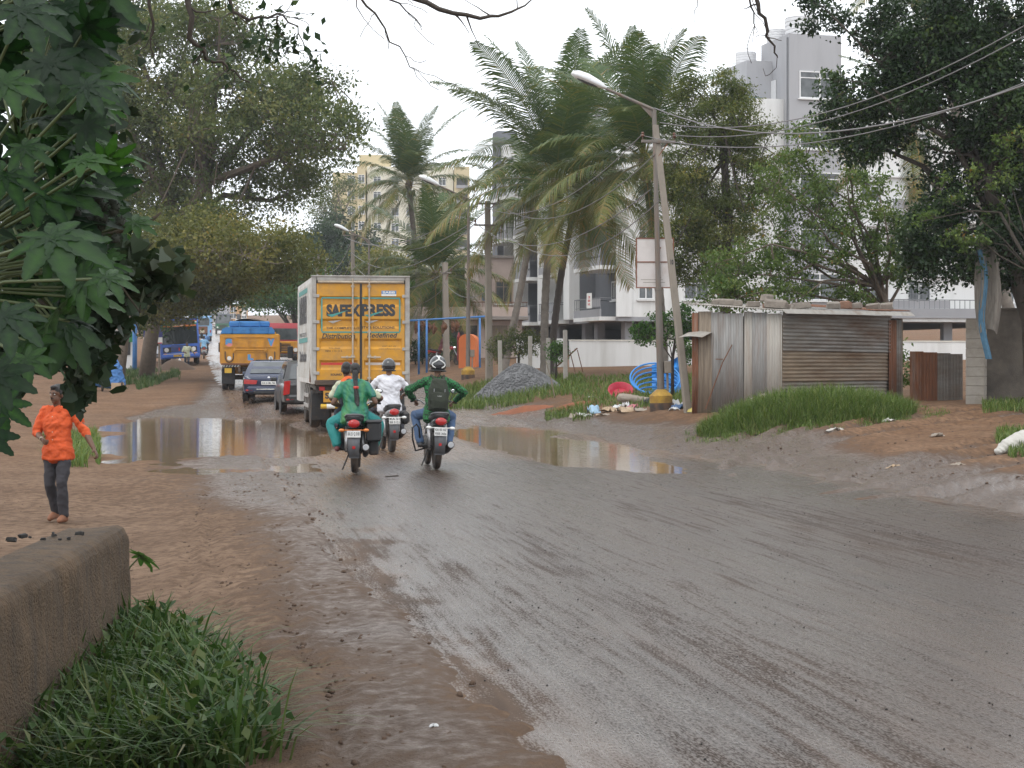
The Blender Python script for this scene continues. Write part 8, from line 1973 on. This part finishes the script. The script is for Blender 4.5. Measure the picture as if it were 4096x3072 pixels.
for i, (x, d, w, l, rz, lb) in enumerate(((2370, 52.5, .5, .12, .4, 'white plank scrap in the grass before the red soil'), (3345, 32.9, .38, .2, .1, 'cream sack scrap at the bank foot, left one'), (3555, 34.2, .3, .12, .5, 'cream sack scrap at the bank foot, right one'), (3580, 26.3, .3, .08, .1, 'pale rag on the mud at the right'), (3830, 26.0, .35, .1, .2, 'flat torn wrapper on the mud, far right'), (4080, 29.0, .4, .25, .3, 'white and red packet near the grass at right'), (3750, 31.0, .3, .1, .4, 'grey paper strip on the dirt track'))):
    crumple('litter_scrap', lb, 'litter', x, d, w, l, .07, M[('sack', 'sack', 'sack', 'card_tan', 'cloth_dun', 'sack', 'cloth_dun')[i]], 300 + i, rz, 'scraps on the dirt')
crumple('litter_scrap', 'bright white paper scrap on the left shoulder near the bottom', 'litter', 1735, 8.1, .05, .03, .02, M['paper_white'], 320, .2, 'scraps on the dirt')
b = Blob(); b.torso([((-.30, 0, .10), .12, .05), ((0, 0, .13), .2, .12), ((.3, 0, .10), .12, .06)], (0, 1, 0)); o = b.fuse('rag_heap', M['cloth_dun'], None, .02, 2, .12, 5); o.location = gp(3060, 37.6, .22); tag(o, 'heap of grey rags beside the grassy bank and shed', 'rags')
b = MB(); b.tube([(-.1, 0, 0), (.1, .02, .01)], .012, 6); o = b.build('stick', M['bark_dark'], None, loc=gp(1568, 25.2, .02), rot=(0, 0, .3)); tag(o, 'short dark stick lying on the road behind the motorcycles', 'stick')
b = MB(); pa = gp(2222, 54.8); b.tube([pa - Vector((0, 0, .1)), pa + Vector((-.14, 0, .6)), pa + Vector((-.30, .05, 1.15))], [.022, .02, .014], 6); tag(b.build('stick', M['plank_grey'], None), 'thin leaning stick planted in front of the gravel heap', 'stick')

# blue pipe coils, tarpaulin, red basin
P_('pipe_bright', (.035, .27, .72), .4, .15, 5); P_('basin_red', (.50, .03, .06), .4, .12, 5)
pc_ = thing('pipe_coils', 'loops of bright blue plastic pipe by the compound wall', 'pipe coil', gp(2620, 52.0))
for i in range(7):
    r_ = .74 - .03 * i; tl = R(64 - 10 * i); b = MB(); pts = []
    for k in range(33):
        a = 2 * math.pi * k / 32; x, y = r_ * math.cos(a), r_ * math.sin(a) * .8; pts.append(Vector((x + .03 * i, y * math.cos(tl) + .05 * i, .02 + (y + r_ * .8) * math.sin(tl) * .85)))
    b.tube(pts, .024, 8, caps=False); b.build('pipe_loop', M['pipe_bright'], pc_, True)
b = MB(); hz = np.random.default_rng(3).random((9, 9)); b.sheet(lambda u, v: (-.5 + 1.0 * u, .25 * hz[int(v * 8), int(u * 8)], 1.05 * v * (.7 + .3 * u) + .1 * hz[int(u * 8), int(v * 8)]), 8, 8); o = b.build('tarpaulin', M['pipe_bright'], None, 50, loc=gp(2675, 53.2)); tag(o, 'crumpled blue tarpaulin behind the pipe loops', 'tarpaulin')
b = MB(); b.lathe([(.26, 0), (.36, .16), (.385, .17), (.37, .18), (.34, .16), (.24, .02)], 24); o = b.build('basin', M['basin_red'], None, loc=gp(2482, 52.5, .05), rot=(R(38), 0, 0)); tag(o, 'red plastic basin tipped beside the pipe loops', 'basin')

# white sack and hanging cloth at the right
b = Blob(); b.torso([((-.42, 0, .03), .10, .06), ((-.25, 0, .10), .17, .12), ((.05, 0, .15), .21, .16), ((.4, 0, .16), .20, .15), ((.62, 0, .12), .14, .1)], (0, 1, 0)); o = b.fuse('sack', M['sack'], None, .014, 3, .05, 6); q = ground_at(4085, 1806); o.location = q + Vector((0, 0, .02)); o.rotation_euler = (0, R(-9), R(14)); tag(o, 'bulging white sack lying on the dirt at the right edge', 'sack')
P_('cloth_bark', (.20, .18, .155), .95, .3, 8, .5, 30, stretch=(6, 6, .8), dirt=(.06, .05, .045), damt=.5, dscale=3); P_('cloth_teal2', (.07, .16, .24), .9, .3, 8, .4, 30)
hc = thing('hanging_cloth', 'long ragged grey and blue cloth hanging from the big dark tree', 'cloth', at(3945, 950, 36))
b = MB(); b.sheet(lambda u, v: (-.05 + (.16 + .18 * math.sin(v * 2.6)) * (u - .5) * 1.6 + .10 * math.sin(v * 2.1), .07 * math.sin(u * 11 + v * 3), -2.0 * v + .12 * (1 - (2 * u - 1) ** 2)), 16, 20); b.build('grey_cloth', M['cloth_bark'], hc, True)
b = MB(); b.sheet(lambda u, v: (-.14 + .06 * math.sin(v * 7) + .14 * (u - .5) + .14 * v, -.06 + .03 * math.sin(u * 9), -.25 - 2.25 * v), 6, 20); b.build('blue_strip', M['cloth_teal2'], hc, True)

# left side: tarpaulin-covered cart, bus stop board, blue post, stall, van
P_('tarp_blue', (.05, .17, .42), .6, .2, 4, .3, 12); P_('board_blue', (.025, .03, .16), .5, .1, 4)
q = ground_at(448, 1566); b = Blob(); b.torso([((0, 0, .25), .55, .3), ((0, 0, .65), .50, .26), ((.08, 0, 1.05), .3, .2), ((.12, 0, 1.25), .12, .1)], (1, 0, 0)); b.cap((-.9, 0, .35), .22, (0, 0, .5), .28); 
cv = thing('covered_cart', 'small cart under a blue tarpaulin on the left verge', 'cart', q, R(8)); b.fuse('tarpaulin', M['tarp_blue'], cv, .03, 3, .10, 4)
wheel(cv, (-.35, -.3, .2), .2, .07); wheel(cv, (.42, -.3, .2), .2, .07)
b = MB(); b.box((.25, -.34, .2), (.5, .1, .3)); b.build('crate', M['card_tan'], cv)
sb = thing('bus_stop_board', 'blue and white bus stop board on wooden posts by the left trunk', 'sign board', gp(612, 93)); S = 93 / F
zc = CH + (1440 - 1345) * S - sb.location.z
b = MB(); b.box((0, 0, zc + .12), (1.0, .04, .36)); b.build('blue_panel', M['board_blue'], sb)
b = MB(); b.box((0, 0, zc - .22), (1.0, .04, .32)); wp = b.build('white_panel', M['plate_white'], sb); b = MB(); b.box((0, -.024, zc - .36), (.98, .006, .05)); b.build('red_line', M['red_tape'], wp); lettering(wp, 'I', M['board_blue'], (.02, -.025, zc - .19), .05, .16, bold=.05)
for xx in (-.3, .32): b = MB(); b.tube([(xx, .05, -.1), (xx, .05, zc - .3)], .05, 6); b.build('post', M['plank_grey'], sb)
b = MB(); b.tube([(0, 0, -.1), (.02, 0, 1.8), (0, 0, 3.4)], .13, 10); o = b.build('blue_post', M['pipe_blue'], None, True, loc=gp(538, 97)); tag(o, 'thick blue painted post left of the tree trunks', 'post')
stl = thing('roadside_stall', 'white and green roadside stall among the left trunks', 'stall', gp(468, 101), R(10))
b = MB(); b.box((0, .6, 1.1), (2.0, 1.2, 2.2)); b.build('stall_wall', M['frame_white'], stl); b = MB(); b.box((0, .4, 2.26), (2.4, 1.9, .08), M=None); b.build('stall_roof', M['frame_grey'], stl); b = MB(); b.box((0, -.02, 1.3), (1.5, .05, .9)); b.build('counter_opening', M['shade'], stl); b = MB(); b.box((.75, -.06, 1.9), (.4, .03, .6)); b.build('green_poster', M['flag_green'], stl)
p = gp(655, 122); car('white van with blue stripe parked left of the blue bus', p, R(190), M['white_paint'], 4.0, 1.7, 1.9, .3, .9, detail=False, name='parked_van', cat='van')

# red scooter with a seated man before the shop
ps = gp(1778, 90); motorcycle('red motorcycle parked side-on before the shop', ps + Vector((-.5, 0, 0)), R(-78), M['tank_red'], ['KA 51'], name='motorcycle')
J = rider_joints(.32, .84, 1.0, .1); r6, Mx = ride(ps + Vector((-.5, 0, 0)), R(-78), J, 'man in maroon shirt sitting on the red motorcycle by the shop', dict(sm=M['maroon'], tm=M['card_tan'], sleeve=.8)); hair_cap(r6, Mx)
walker('figure in lilac shirt on the road ahead of the light blue rider', gp(826, 150), R(20), 1.65, dict(skin=M['skin_dark'], s=M['sticker_blue'], t=M['cloth_grey']), detail=False)

# ================================================================ thin damp haze over the whole place
hz = MB(); hz.box((0, 720, 38), (2400, 1560, 84))
hm = bpy.data.materials.new('haze'); hm.use_nodes = True; hn = hm.node_tree.nodes; hn.clear()
ho = hn.new('ShaderNodeOutputMaterial'); hv = hn.new('ShaderNodeVolumePrincipled'); hv.inputs['Color'].default_value = (.93, .96, 1, 1); hv.inputs['Density'].default_value = .0004; hv.inputs['Anisotropy'].default_value = .2
hm.node_tree.links.new(hv.outputs[0], ho.inputs['Volume'])
tag(hz.build('haze', hm, None, False), kind='stuff')
